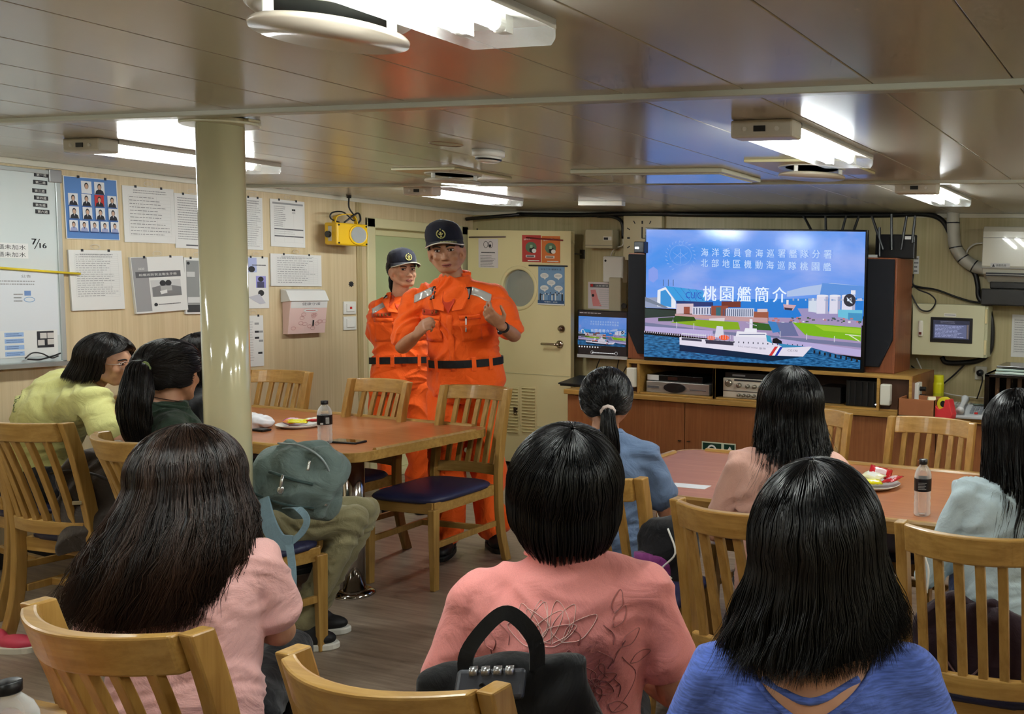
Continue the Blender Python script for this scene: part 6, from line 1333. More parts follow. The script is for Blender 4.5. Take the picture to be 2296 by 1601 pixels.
def figure(label, J, skinm, top=None, sleeve=.55, pants=None, shoes=None, face=False, fem=False, hands=None, voxel=.0075, bulk=1.0, name='person', fold=.005, topg=.012, belly=0, legs=True, collar=True, sleeve_r=.064, group=None, clothes_name='shirt', hs=1.0, skirt=None, neck_r=.048, foldscale=9, pantsg=0.0):
    loc = V((J['hip'].x, J['hip'].y, 0)); root = empty(name, loc, 0, label, 'person', group)
    J = {k: (v-loc if isinstance(v, Vector) and not k.startswith('ft') and k not in () else v) for k, v in J.items()}
    s = J['s']; hm = Matrix.Translation(J['head']) @ J['hq'].to_4x4() @ Matrix.Scale(s*hs, 4); J['hm'] = hm
    b = NB(); merge(b, head_bm(face, fem), hm)
    nk = J['neck']; jaw = hm @ V((0, -.022, -.05)); cap_(b, nk-V((0, 0, .03)), neck_r*1.15*s, jaw, neck_r*s, 18)
    torso(b, J, -.004, bulk, belly=belly)
    for k in 'LR':
        cap_(b, J['sh'+k], .046*s, J['el'+k], .037*s, 14); cap_(b, J['el'+k], .038*s, J['wr'+k].lerp(J['el'+k], .5), .036*s, 12); cap_(b, J['wr'+k].lerp(J['el'+k], .5), .036*s, J['wr'+k], .025*s, 12)
        hd = (hands or {}).get(k); d = (J['wr'+k]-J['el'+k]).normalized()
        if hd: hand_bm(b, J['wr'+k], hd['d'], hd['n'], hd['s'], hd.get('curl', .4), thumb=hd.get('thumb', .5), sc=s)
        else: sd = V((0, 0, 1)); hand_bm(b, J['wr'+k], d, sd, d.cross(sd)*(1 if k == 'L' else -1), .35, sc=s*.95)
        if legs:
            cap_(b, J['hp'+k], .066*s, J['kn'+k], .042*s, 14); cap_(b, J['kn'+k], .042*s, J['an'+k], .030*s, 14)
            f = J['ft'+k].normalized(); cap_(b, J['an'+k]-V((0, 0, .045)), .026*s, J['an'+k]+f*.09-V((0, 0, .062)), .014*s, 12)
    o = link('body', remesh(b, voxel, 3, dent(hm) if face else None), skinm, root)
    J['root'] = root
    if top:
        b = NB(); torso(b, J, topg, bulk, belly=belly)
        for k in 'LR':
            f = min(sleeve, 1); e = J['sh'+k].lerp(J['el'+k], f); cap_(b, J['sh'+k], .052*s+topg*.5, e, sleeve_r*s, 16)
            if sleeve <= 1: cyl(b, J['sh'+k].lerp(J['el'+k], f*.8), e+(e-J['sh'+k]).normalized()*.012, sleeve_r*s, (sleeve_r+.004)*s, 18)
            else: cap_(b, J['el'+k], sleeve_r*s, J['el'+k].lerp(J['wr'+k], min(1, sleeve-1)), sleeve_r*.78*s, 16)
        fo = folds(fold, foldscale); sh = [J['shL'], J['shR'], J['elL'], J['elR']]
        me = remesh(b, voxel, 5, fo); J['top'] = link(clothes_name, me, top, root)
        if collar:
            bm = NB(); q = basis(J, J['neck']-J['chest']); cc = J['neck']+q @ V((0, .004, .010)); n = 36; rs = []
            for i in range(n):
                t = 2*PI*i/n; dv = q @ V((math.cos(t), math.sin(t), 0)); c = cc+q @ V((math.cos(t)*.072*s, math.sin(t)*.066*s, -.012*math.sin(t)-.004)); rs.append([c+dv*.008*math.cos(2*PI*j/8)+V((0, 0, .007*math.sin(2*PI*j/8))) for j in range(8)])
            rr = [[bm.verts.new(p) for p in r] for r in rs]
            for a_, b_ in zip(rr, rr[1:]+rr[:1]):
                for j in range(8): bm.faces.new((a_[j], a_[(j+1) % 8], b_[(j+1) % 8], b_[j]))
            obj('collar', bm, top, root, smooth=True)
    if pants and legs:
        b = NB(); q0 = basis(J, J['waist']-J['hip']); g = .010+pantsg
        loft(b, [(J['hip']-V((0, 0, .075)), .15*s*bulk+g, .12*s*bulk+g, q0), (J['hip'], .158*s*bulk+g, .118*s*bulk+g, q0), (J['hip'].lerp(J['waist'], .3), .135*s*bulk, .09*s*bulk, q0)], n=28)
        for k in 'LR':
            cap_(b, J['hp'+k], .088*s+pantsg, J['kn'+k], .064*s+pantsg, 16); e = J['kn'+k].lerp(J['an'+k], .96); cap_(b, J['kn'+k], .064*s+pantsg, e, .052*s+pantsg, 16); cyl(b, J['kn'+k].lerp(e, .7), e-V((0, 0, .01)), .055*s+pantsg, .056*s+pantsg, 16)
        link('trousers', remesh(b, voxel, 5, folds(fold, 10)), pants, root)
    if legs:
        for k in 'LR':
            f = J['ft'+k].copy(); f.z = 0; f.normalize(); sd = V((-f.y, f.x, 0)); a = J['an'+k]; a = V((a.x, a.y, 0)); q = Matrix((sd, f, V((0, 0, 1)))).transposed()
            b = NB()
            for c, r in (((-.04, .035), (.038, .055, .048)), ((.06, .03), (.042, .09, .036)), ((.02, .052), (.036, .07, .042)), ((-.01, .07), (.037, .045, .05))): ell(b, a+f*c[0]+V((0, 0, c[1]+.012)), r, q, 18)
            sh_ = link('shoe', remesh(b, .006, 3), shoes or M((20, 20, 22), .5), root)
            b = NB(); loft(b, [(a+f*.03+V((0, 0, z)), w, l, q) for z, w, l in ((.0, .040, .125), (.004, .043, .130), (.022, .043, .130), (.028, .040, .126))], n=28, p=2.4); obj('sole', b, (M((226, 224, 214), .5) if shoes else M((16, 16, 16), .6)), sh_, smooth=False)
    return root, J

def face_details(J, brow=(24, 20, 20), look=0, mouth=(150, 84, 74)):
    root, hm = J['root'], J['hm']
    for s in (-1, 1):
        b = NB(); ell(b, (s*.031, .0775, .0095), (.0125, .009, .0058), n=16); 
        for v in b.verts: v.co = hm @ v.co
        e = obj('eye', b, M((206, 198, 190), .2), root, smooth=True)
        b = NB(); ell(b, (s*.031+look*.004, .0845, .0095), (.0055, .003, .0052), n=14)
        for v in b.verts: v.co = hm @ v.co
        obj('iris', b, M((22, 14, 10), .1), e, smooth=True)
        b = NB(); tube(b, [(s*.017, .087, .0135), (s*.031, .0885, .0170), (s*.045, .082, .0135)], .0022, n=6); tube(b, [(s*.018, .0855, .005), (s*.031, .0865, .0035), (s*.044, .0815, .006)], .0012, n=6)
        for v in b.verts: v.co = hm @ v.co
        obj('eyelid', b, M((96, 62, 50), .5), root, smooth=True)
        b = NB(); strap(b, [(s*.013, .0905, .026), (s*.030, .0900, .032), (s*.050, .0755, .027)], (0, .2, 1), .0055, .003)
        for v in b.verts: v.co = hm @ v.co
        obj('eyebrow', b, M(brow, .8), root, smooth=True)
    b = NB(); tube(b, [(-.021, .0845, -.0625), (-.008, .0925, -.0600), (0, .0925, -.0615), (.008, .0925, -.0600), (.021, .0845, -.0625)], .0036, n=8); tube(b, [(-.018, .084, -.0665), (0, .0905, -.0705), (.018, .084, -.0665)], .0042, n=8)
    for v in b.verts: v.co = hm @ v.co
    obj('lips', b, M(mouth, .4), root, smooth=True)

# ------------------------------------------------------------------ service cap
def cap_hat(J, tilt=0):
    root, hm = J['root'], J['hm'] @ Matrix.Rotation(R(tilt), 4, 'X'); par = None
    par = hm; hm = hm @ Matrix.Diagonal((.93, .95, 1, 1)); b = NB(); n = 40; rs = []
    for z, k in ((.046, 1.0), (.062, 1.02), (.085, 1.015), (.108, .96), (.130, .84), (.146, .62), (.155, .34), (.158, .05)):
        rs.append([hm @ V((.091*k*math.cos(2*PI*i/n), -.008+.107*k*math.sin(2*PI*i/n), z+.010*math.sin(2*PI*i/n)*(1 if z < .06 else .6))) for i in range(n)])
    rings(b, rs, True); capo = obj('cap', b, NAVY, root, smooth=True); capo['label'] = 'navy blue cap with a gold crest'
    b = NB(); m1, m2 = [], []
    for (w0, g) in ((0, 0), (1, 0)): pass
    N3 = 18; top, bot = [], []
    for zoff in (0, -.004):
        rows = []
        for j in range(7):
            u = j/6; row = []
            for i in range(N3+1):
                a = R(12)+(PI-R(24))*i/N3; x0_, y0_ = .091*math.cos(a), -.008+.107*math.sin(a); fwdl = .070*math.sin(a)**.8*u
                row.append(hm @ V((x0_*(1+.06*u), y0_+fwdl, .054+.008*math.sin(a)-.020*u*(.2+1.3*(x0_/.09)**2)+zoff)))
            rows.append(row)
        (top if zoff == 0 else bot).extend(rows)
    vt = [[b.verts.new(p) for p in r] for r in top]; vb = [[b.verts.new(p) for p in r] for r in bot]
    for G_ in (vt, vb):
        for r0, r1 in zip(G_[:-1], G_[1:]):
            for i in range(N3): b.faces.new((r0[i], r0[i+1], r1[i+1], r1[i]))
    for i in range(N3): b.faces.new((vt[-1][i], vt[-1][i+1], vb[-1][i+1], vb[-1][i]))
    obj('brim', b, NAVY, capo, smooth=True)
    GOLD = M((196, 188, 120), .4, .5); SILV = M((214, 212, 196), .4, .3)
    b = NB(); P = [top[-1][i]+V((0, 0, .001)) for i in range(0, N3+1, 2)]; tube(b, P, .0032, n=8, smooth=3); obj('brim_piping', b, SILV, capo, smooth=True)
    b = NB(); c = V((0, .0985, .092)); nf = hm.to_3x3()
    def q(x, z): yy = .107*math.sqrt(max(0, 1-(x/.093)**2))*(1.0 if z < .10 else 1-(z-.10)*3.2) - .0045; return hm @ V((x, yy+.001, z))
    for s in (-1, 1):
        for k in range(9):
            a = R(-80+k*17); x, z = s*(.020*math.cos(a)), .096+.020*math.sin(a); ell(b, q(x, z), .0036, n=8)
    for k in range(5): ell(b, q(-.008+.004*k, .094+.003*((k+1) % 2)), .0034, n=8)
    ell(b, q(0, .120), .004, n=8); ell(b, q(0, .104), .005, n=8); ell(b, q(0, .085), .005, n=8); obj('crest', b, GOLD, capo, smooth=True)
    b = NB()
    for s in (-1,): 
        for k in range(6): i = 14-k; p = top[3][i].lerp(top[5][i], .5)+V((0, 0, .002)); ell(b, p, (.009, .006, .003), n=8)
    obj('brim_leaves', b, GOLD, capo, smooth=True)
    return capo

# ------------------------------------------------------------------ the two officers
def coverall(label, J, skinm, hands, fem, bulk, hs, face_look=0, voxel=.006, belly=0, sleeve=.78):
    root, K = figure(label, J, skinm, top=ORANGE, sleeve=sleeve, pants=None, face=True, fem=fem, hands=hands, voxel=voxel, bulk=bulk, fold=.010, topg=.019, belly=belly, collar=False, sleeve_r=.066, clothes_name='coverall_top', hs=hs, foldscale=7)
    s = K['s']; q0 = basis(K, K['waist']-K['hip']); b = NB(); hp, wa = K['hip'], K['waist']
    bel = hp.lerp(wa, .62)
    loft(b, [(hp-V((0, 0, .09)), .15*s*bulk, .13*s*bulk, q0), (hp, .185*s*bulk, .150*s*bulk, q0), (bel+q0 @ V((0, 0, .02)), .163*s*bulk, .132*s*bulk+belly*.3, q0)], n=32)
    for k in 'LR':
        cap_(b, K['hp'+k], .108*s, K['kn'+k], .088*s, 18); e = K['kn'+k].lerp(K['an'+k], .9); cap_(b, K['kn'+k], .088*s, e, .078*s, 18); cyl(b, K['kn'+k].lerp(e, .8), e-V((0, 0, .02)), .08*s, .075*s, 18)
    link('coverall_trousers', remesh(b, voxel, 5, folds(.012, 7, (1, 1, .7))), ORANGE, root)
    n = 44; rs = []                             # webbing belt and its loops
    for z, g in ((-.021, .008), (-.021, .012), (.021, .012), (.021, .008)): rs.append([bel+q0 @ V((( .163*s*bulk+.012+g)*math.cos(2*PI*i/n), (.132*s*bulk+belly*.45+.012+g)*math.sin(2*PI*i/n), z)) for i in range(n)])
    b = NB(); rr = [[b.verts.new(p) for p in r] for r in rs]
    for a_, b_ in zip(rr, rr[1:]+rr[:1]):
        for j in range(n): b.faces.new((a_[j], a_[(j+1) % n], b_[(j+1) % n], b_[j]))
    bo = obj('belt', b, M((16, 15, 18), .75), root, smooth=False); bo['label'] = 'black webbing belt'
    ex, ey = .163*s*bulk+.026, .132*s*bulk+belly*.45+.026
    for a in (35, 62, 122, 150) if not fem else (40, 70, 120, 148):
        c, sn = math.cos(R(a)), math.sin(R(a)); p = bel+q0 @ V((ex*c, ey*sn, 0)); tn = q0 @ V((-ex*sn, ey*c, 0)).normalized(); nr = tn.cross(q0 @ V((0, 0, 1))).normalized(); b = NB()
        rings(b, [[p+tn*x+nr*y+q0 @ V((0, 0, z)) for x, y in ((-.011, -.012), (.011, -.012), (.011, .001), (-.011, .001))] for z in (-.042, .036)]); obj('belt_loop', b, ORANGE, root, bevel=.002)
    # front fittings are laid on the cloth by casting rays at the garment
    top = K['top']; bpy.context.view_layer.update(); dg = bpy.context.evaluated_depsgraph_get()
    from mathutils.bvhtree import BVHTree
    bvh = BVHTree.FromObject(top, dg); q1 = basis(K, K['chest']-K['waist']); ch, nkk = K['chest'], K['neck']
    def hit(x, z, out=.003):
        """surface point in front of the chest; x to the wearer's right side of the picture frame, z up from the chest"""
        o = ch + q1 @ V((x, .6, z)); d = q1 @ V((0, -1, 0)); h = bvh.ray_cast(o, d, 1.2); p = h[0] if h[0] is not None else ch+q1 @ V((x, .13, z)); return p+(q1 @ V((0, 1, 0)))*out
    def patch(x0, x1, z0, z1, m, name, out=.004, nx=8, nz=4, skew=0, par=None):
        b = NB(); g = [[b.verts.new(hit(x0+(x1-x0)*i/nx, z0+(z1-z0)*j/nz+skew*(i/nx), out)) for j in range(nz+1)] for i in range(nx+1)]
        for i in range(nx):
            for j in range(nz): b.faces.new((g[i][j], g[i+1][j], g[i+1][j+1], g[i][j+1]))
        o = obj(name, b, m, par or root, smooth=True); sd = o.modifiers.new('s', 'SOLIDIFY'); sd.thickness = .003; return o
    def top_patch(x0, x1, y0, y1, m, name, side):
        def th(x, y):
            o = nkk + q1 @ V((x, y, .5)); h = bvh.ray_cast(o, q1 @ V((0, 0, -1)), 1.2); p = h[0] if h[0] is not None else o-(q1 @ V((0, 0, .5))); return p+(q1 @ V((0, .35, 1)))*.003
        b = NB(); nx, ny = 8, 6; g = [[b.verts.new(th(x0+(x1-x0)*i/nx, y0+(y1-y0)*j/ny)) for j in range(ny+1)] for i in range(nx+1)]
        for i in range(nx):
            for j in range(ny): b.faces.new((g[i][j], g[i+1][j], g[i+1][j+1], g[i][j+1]))
        o = obj(name, b, m, root, smooth=True); sd = o.modifiers.new('s', 'SOLIDIFY'); sd.thickness = .003; return o
    REF = M((206, 206, 202), .25, .35, bump=.2, bscale=60); DOR = cloth((196, 56, 12), .8, .3)
    for sg in (-1, 1):
        patch(sg*(.105 if not fem else .085), sg*(.205 if not fem else .155), (.150 if not fem else .118), (.190 if not fem else .150), REF, 'reflective_stripe', .005, 8, 5, -.045)
        ep = patch(sg*(.080 if not fem else .066), sg*(.104 if not fem else .086), .130, .190, M((22, 20, 26), .6), 'rank_tab', .007, 3, 4, 0); 
        patch(sg*(.085 if not fem else .070), sg*(.099 if not fem else .082), .138, .182, M((150, 148, 150), .5), 'rank_mark', .0085, 2, 4, 0, ep)
    cl = ORANGE
    for sg in (-1, 1):                          # open collar flaps
        b = NB(); pts = [hit(sg*.048, .175, .012), hit(sg*.098, .150, .022), hit(sg*.075, .085, .020), hit(sg*.020, .075, .016)]
        pts[0] = nkk+q1 @ V((sg*.052, .03, .035)); back = nkk+q1 @ V((sg*.07, -.03, .03)); b.faces.new([b.verts.new(p) for p in [back]+pts]) ; o = obj('collar_flap', b, cl, root); sd = o.modifiers.new('s', 'SOLIDIFY'); sd.thickness = .006
    b = NB(); tube(b, [nkk+q1 @ V((.068*s*math.cos(R(a)), .066*s*math.sin(R(a)), .022)) for a in (-10, -50, -90, -130, -170)], .014, n=8); obj('collar_band', b, cl, root, smooth=True)
    b = NB(); b.faces.new([b.verts.new(p) for p in (nkk+q1 @ V((-.045, .035, .02)), nkk+q1 @ V((.045, .035, .02)), hit(.030, .12, .010), hit(0, .060, .012), hit(-.030, .12, .010))]); o = obj('undershirt', b, cloth((204, 64, 34), .8, .2), root); sd = o.modifiers.new('s', 'SOLIDIFY'); sd.thickness = .004
    nm = patch(.058, .160, .050, .080, DOR, 'name_tape', .005, 8, 2, -.006 if not fem else 0)
    for k in range(5): patch(.150-k*.019, .139-k*.019, .055+.001*k, .071+.001*k, M((120, 70, 20), .7), 'name_stitch', .0065, 1, 1, 0, nm)
    for sg in (-1, 1):
        patch(sg*.050, sg*.150, .022, .046, ORANGE, 'pocket_flap', .006, 8, 2, 0); patch(sg*.054, sg*.146, -.10, .022, ORANGE, 'chest_pocket', .003, 8, 6, 0)
    patch(-.014, .014, -.26, .05, ORANGE, 'zip_flap', .005, 3, 14)
    if not fem:
        b = NB(); a_, c_ = hit(-.085, .03, .010), hit(-.078, -.045, .010); cyl(b, a_, c_, .004, n=8); pn = obj('pen', b, M((222, 222, 222), .3), root, smooth=True); b = NB(); cyl(b, a_, a_.lerp(c_, -.15), .0048, n=8); obj('pen_top', b, BLACKP, pn)
    face_details(K, look=face_look); cap_hat(K, tilt=-2)
    return root, K

dM = 5.04
def JM():
    J = dict(s=1.0)
    J['hip'] = A(1047, 858, 5.10); J['waist'] = A(1042, 780, 5.08); J['chest'] = A(1033, 712, 5.03); J['neck'] = A(1022, 624, 4.97); J['head'] = A(1001, 563, 4.88)
    J['shL'] = A(1114, 667, 5.02); J['shR'] = A(927, 673, 4.99)           # local left/right follow the wearer: he faces us
    J['elL'] = A(1152, 752, 4.92); J['elR'] = A(903, 778, 4.88); J['wrL'] = A(1124, 731, 4.72); J['wrR'] = A(934, 751, 4.68)
    f1, f2 = Zp(1003, 1222, .05), Zp(1108, 1208, .05)
    J['hpL'] = A(1082, 890, 5.10); J['hpR'] = A(1008, 890, 5.10); J['anL'] = V((f2.x, f2.y, .09)); J['anR'] = V((f1.x, f1.y, .09)); J['knL'] = J['hpL'].lerp(J['anL'], .5)+V((.03, -.04, 0)); J['knR'] = J['hpR'].lerp(J['anR'], .5)+V((.03, -.04, 0))
    t = (CAMP-J['head']); az = math.degrees(math.atan2(t.y, t.x)); J['ftL'] = Rz(az+12) @ V((0, 1, 0)); J['ftR'] = Rz(az-12) @ V((0, 1, 0)); J['hq'] = Rz(az-6, 6, 8); J['az'] = az; return J
J = JM(); cr_ = -fw; rr_ = r2
hM = {'R': dict(d=A(958, 722, 4.64)-A(934, 751, 4.68), n=-cr_*.2+V((0, 0, 1))*.3-rr_*.9, s=V((0, 0, 1))+rr_*.3, curl=[1.15, 1.3, 1.35, 1.4], thumb=.9), 'L': dict(d=A(1098, 706, 4.66)-A(1124, 731, 4.72), n=cr_*.5-V((0, 0, 1))*.7, s=V((0, 0, 1))*.6+cr_*.4+rr_*.4, curl=[.55, .7, .8, .9], thumb=.35)}
manr, KM = coverall('capped officer in an orange coverall gesturing with both hands, in front of the door', J, SKIN3, hM, False, 1.08, 1.07, belly=.02)
b = NB(); w = KM['wrL'].lerp(KM['elL'], .12); d = (KM['wrL']-KM['elL']).normalized(); cyl(b, w-d*.011, w+d*.011, .031, n=24); wt = obj('wristwatch', b, M((20, 20, 22), .4), manr, smooth=False); b = NB(); n_ = (-fw); n_ = (n_-d*n_.dot(d)).normalized(); ell(b, w+n_*.03, (.014, .014, .014), n=14); obj('watch_dial', b, M((34, 34, 40), .2), wt, smooth=True)
hair_prof = ((0, 1, 1, 0, 0), (.03, .97, .95, 0, 0), (.06, .86, .86, 0, .0))
loose_hair(KM['hm'], manr, hairmat((20, 20, 22), (70, 68, 66)), rad=(.080, .098, .094), prof=hair_prof, length=.028, N=900, open_=62, jitter=.02, thick=.004, seed=5, lenf=lambda t: .15 if abs(t) < 1.6 else 1)

def JW():
    J = dict(s=.95)
    J['hip'] = A(900, 850, 5.76); J['waist'] = A(899, 782, 5.76); J['chest'] = A(897, 728, 5.75); J['neck'] = A(897, 668, 5.74); J['head'] = A(903, 608, 5.70)
    J['shR'] = A(850, 694, 5.70); J['shL'] = A(948, 692, 5.84); J['elR'] = A(843, 760, 5.82); J['elL'] = A(965, 765, 5.95); J['wrR'] = A(868, 800, 5.97); J['wrL'] = A(925, 805, 6.0)
    a, c = V((J['hip'].x-.09, J['hip'].y-.03, 0)), V((J['hip'].x+.09, J['hip'].y+.05, 0))
    for k, p in (('R', a), ('L', c)): J['hp'+k] = V((p.x, p.y, J['hip'].z-.08)); J['kn'+k] = V((p.x+.02, p.y-.03, .46)); J['an'+k] = V((p.x+.01, p.y, .09)); J['ft'+k] = Rz(-45) @ V((0, 1, 0))
    J['hq'] = Rz(-20, -2, 2); return J
J = JW(); womr, KW = coverall('second capped officer in orange standing behind the other one, hair tied back', J, SKIN1, None, True, 1.0, .98, face_look=1)
pony_hair(KW['hm'], womr, BLACKH, tie=(0, -.95, -.2), tail=[(0, -.14, -.06), (0, -.145, -.12), (0, -.13, -.18)], rad=(.082, .1, .096), N=900, nt=400, tail_r=(.02, .032, .03, .016), seed=9)
# ------------------------------------------------------------------ the seated audience
def hairtie(J, res, parent, m, r=.016, t=.007):
    o, p, d = res; b = NB(); a, c = frame(d); n = 28; rs = []
    for i in range(n):
        th = 2*PI*i/n; rd = a*math.cos(th)+c*math.sin(th); rs.append([p+rd*(r+t*math.cos(2*PI*j/8)*(1+.15*math.sin(th*9)))+d*(t*1.4*math.sin(2*PI*j/8)) for j in range(8)])
    rr = [[b.verts.new(q) for q in q_] for q_ in rs]
    for x, y in zip(rr, rr[1:]+rr[:1]):
        for j in range(8): b.faces.new((x[j], x[(j+1) % 8], y[(j+1) % 8], y[j]))
    return obj('hair_tie', b, m, parent, smooth=True)
def glasses(J, rimc=(60, 50, 60), r=.0011, lens=True):
    hm, root = J['hm'], J['root']; b = NB()
    for s in (-1, 1):
        tube(b, [hm @ V((s*.034+.023*math.cos(2*PI*k/16), .098-.012*((abs(s*.034+.023*math.cos(2*PI*k/16))-.02)/.05)**2, .004+.019*math.sin(2*PI*k/16))) for k in range(17)], r*1.3, n=6, smooth=0)
        tube(b, [hm @ V(p) for p in ((s*.057, .092, .012), (s*.074, .07, .012), (s*.083, .01, .006), (s*.083, -.015, -.01))], r*1.3, n=6)
    tube(b, [hm @ V(p) for p in ((-.012, .099, .010), (0, .104, .012), (.012, .099, .010))], r*1.2, n=6); g = obj('eyeglasses', b, M(rimc, .3, .6), root, smooth=True)
    if lens:
        for s in (-1, 1):
            b = NB(); rings(b, [[hm @ V((s*.034+.022*math.cos(2*PI*k/20), y_-.012*((abs(s*.034+.022*math.cos(2*PI*k/20))-.02)/.05)**2, .004+.018*math.sin(2*PI*k/20))) for k in range(20)] for y_ in (.0975, .0985)]); obj('lens', b, clearmat(.9), g)
PINK1 = cloth((238, 152, 146), .9, .45); PINK2 = cloth((238, 184, 178), .9, .5); PINK3 = cloth((224, 176, 160), .9, .45); YEL = cloth((214, 212, 140), .9, .6); DGREEN = cloth((44, 62, 48), .9, .5)
BGREY = cloth((96, 116, 146), .85, .5); BLUET = cloth((86, 110, 190), .9, .35, heather=.22); WHT = cloth((190, 208, 214), .85, .55); BLK = cloth((22, 22, 26), .9, .4)
JEAN = cloth((36, 50, 84), .85, .4); KHAKI = cloth((142, 134, 100), .85, .6); DARKP = cloth((30, 30, 36), .9, .4)

# centre foreground: short black hair, pink tee with an embroidered back
J = seated_joints(-1.13, 1.465, 122, .95, lean=3, head_az=126, head_pitch=4, elbow=(.228, .02, .70), wrist=(.16, .24, .66), width=1.02)
r8, K8 = figure('person with short black hair in a salmon pink tee, backpack behind, centre foreground', J, SKIN2, top=PINK1, sleeve=.62, pants=DARKP, fold=.004, voxel=.007, bulk=.98, sleeve_r=.066, topg=.014)
loose_hair(K8['hm'], r8, BLACKH, rad=(.106, .122, .118), pole=(.12, -.42, 1), prof=((0, 1, 1, 0, 0), (.04, .99, .97, 0, 0), (.075, .90, .88, 0, 0), (.11, .70, .74, 0, .004), (.14, .58, .66, 0, .01)), length=.11, lenf=lambda t: .5+.5*min(1, abs(t)/2.2), N=5200, r=.0010, open_=50, jitter=.012, clump=.5, thick=.012, seed=11, wave=.004)
# line embroidery cast onto the cloth of the back
def embroider(K, figs, m, r=.0009, name='embroidery'):
    from mathutils.bvhtree import BVHTree
    bpy.context.view_layer.update(); bvh = BVHTree.FromObject(K['top'], bpy.context.evaluated_depsgraph_get()); q = basis(K, K['neck']-K['chest']); b = NB(); ok = 0
    for pts in figs:
        P = []
        for x, z in crom([V((a, 0, c)) for a, c in pts], 5) and [(p.x, p.z) for p in crom([V((a, 0, c)) for a, c in pts], 5)]:
            o = K['chest']+q @ V((x, -.6, z)); h = bvh.ray_cast(o, q @ V((0, 1, 0)), 1.0)
            if h[0] is not None: P.append(h[0]-(q @ V((0, .0008, 0))))
        if len(P) > 2: tube(b, P, r, n=4, smooth=0, cap=False)
    return obj(name, b, m, K['root'])
def petal(cx, cy, L, w, a):
    c, s = math.cos(a), math.sin(a); f = lambda u, v: (cx+u*c-v*s, cy+u*s+v*c)
    return [f(0, 0), f(L*.35, w), f(L*.75, w*.7), f(L, 0), f(L*.75, -w*.7), f(L*.35, -w), f(0, 0)]
rg = random.Random(8); figs = []; figl = []
for k in range(11): figl.append(petal(-.02+rg.uniform(-.03, .03), .015, .075, .017, R(22+k*13)))
for cx, cy, n_, L in ((-.085, -.07, 6, .035), (.065, -.075, 7, .042), (.02, -.03, 5, .03)):
    for k in range(n_): figs.append(petal(cx, cy, L, L*.3, 2*PI*k/n_+.3))
    figs.append([(cx+.011*math.cos(t), cy+.011*math.sin(t)) for t in np.linspace(0, 6.28, 10)])
for cx, cy, a in ((-.115, .0, 110), (-.13, -.04, 150), (.10, .03, 60), (.115, -.01, 40), (.13, -.05, 20), (.09, -.12, -30), (.10, .055, 75), (-.05, -.11, 200)): figs.append(petal(cx, cy, .04, .010, R(a)))
for k in range(14): x, y = rg.uniform(-.1, .11), rg.uniform(-.12, .02); figs.append([(x, y), (x+rg.uniform(-.02, .02), y+.02), (x+rg.uniform(-.03, .03), y+.04)])
figs.append([(-.12, -.0), (-.11, -.05), (-.09, -.12)]); figs.append([(.115, -.03), (.14, -.08), (.11, -.13), (.06, -.15)])
embroider(K8, figs, M((176, 112, 108), .7)); embroider(K8, figl, M((240, 206, 198), .6), r=.0006, name='light_embroidery')

# right foreground: shoulder-length black hair, blue tee with a low back neckline
J = seated_joints(-.525, 1.29, 110, .955, lean=3, head_az=112, head_pitch=2, elbow=(.24, .04, .70), width=1.0)
rb, Kb = figure('woman with shoulder-length black hair in a heather blue tee, right foreground'.replace('woman', 'person'), J, SKIN1, top=BLUET, sleeve=.6, pants=DARKP, fold=.003, voxel=.007, bulk=.96, sleeve_r=.062, topg=.010, collar=False, neck_r=.05)
loose_hair(Kb['hm'], rb, BLACKH, rad=(.103, .122, .120), pole=(-.10, -.10, 1), prof=((0, 1, 1, 0, 0), (.08, 1.16, 1.05, 0, -.004), (.16, 1.34, 1.14, -.0, -.012), (.22, 1.36, 1.10, -.0, -.012), (.30, 1.28, 1.0, 0, -.01)), length=.17, N=7000, r=.0011, open_=44, jitter=.02, clump=.6, thick=.016, seed=21, wave=.010, stray=.012)
q = basis(Kb, Kb['neck']-Kb['chest']); b = NB(); N4 = 24                          # skin-coloured back below the nape inside the wide neckline
from mathutils.bvhtree import BVHTree
bpy.context.view_layer.update(); bvh = BVHTree.FromObject(Kb['top'], bpy.context.evaluated_depsgraph_get())
rows = []
for j in range(9):
    v = j/8; row = []
    for i in range(N4+1):
        u = i/N4*2-1; x = u*.108*(1-v**2.2*.85); z = .150-.105*v - .02*(1-abs(u))*v; o = Kb['chest']+q @ V((x, -.6, z)); h = bvh.ray_cast(o, q @ V((0, 1, 0)), 1.0); p = h[0] if h[0] is not None else Kb['neck']; row.append(p-q @ V((0, .0030, -.001)))
    rows.append(row)
vv = [[b.verts.new(p) for p in r] for r in rows]
for r0, r1 in zip(vv[:-1], vv[1:]):
    for i in range(N4): b.faces.new((r0[i], r0[i+1], r1[i+1], r1[i]))
obj('bare_upper_back', b, SKIN1, rb, smooth=True)
b = NB(); tube(b, [r[0] for r in rows]+rows[-1][::3]+[r[-1] for r in rows[::-1]], .0045, n=8, smooth=2); tube(b, [rows[4][2], rows[5][12]-q @ V((0, .003, 0)), rows[4][-3]], .006, n=8, smooth=6); obj('neckline', b, BLUET, rb, smooth=True)

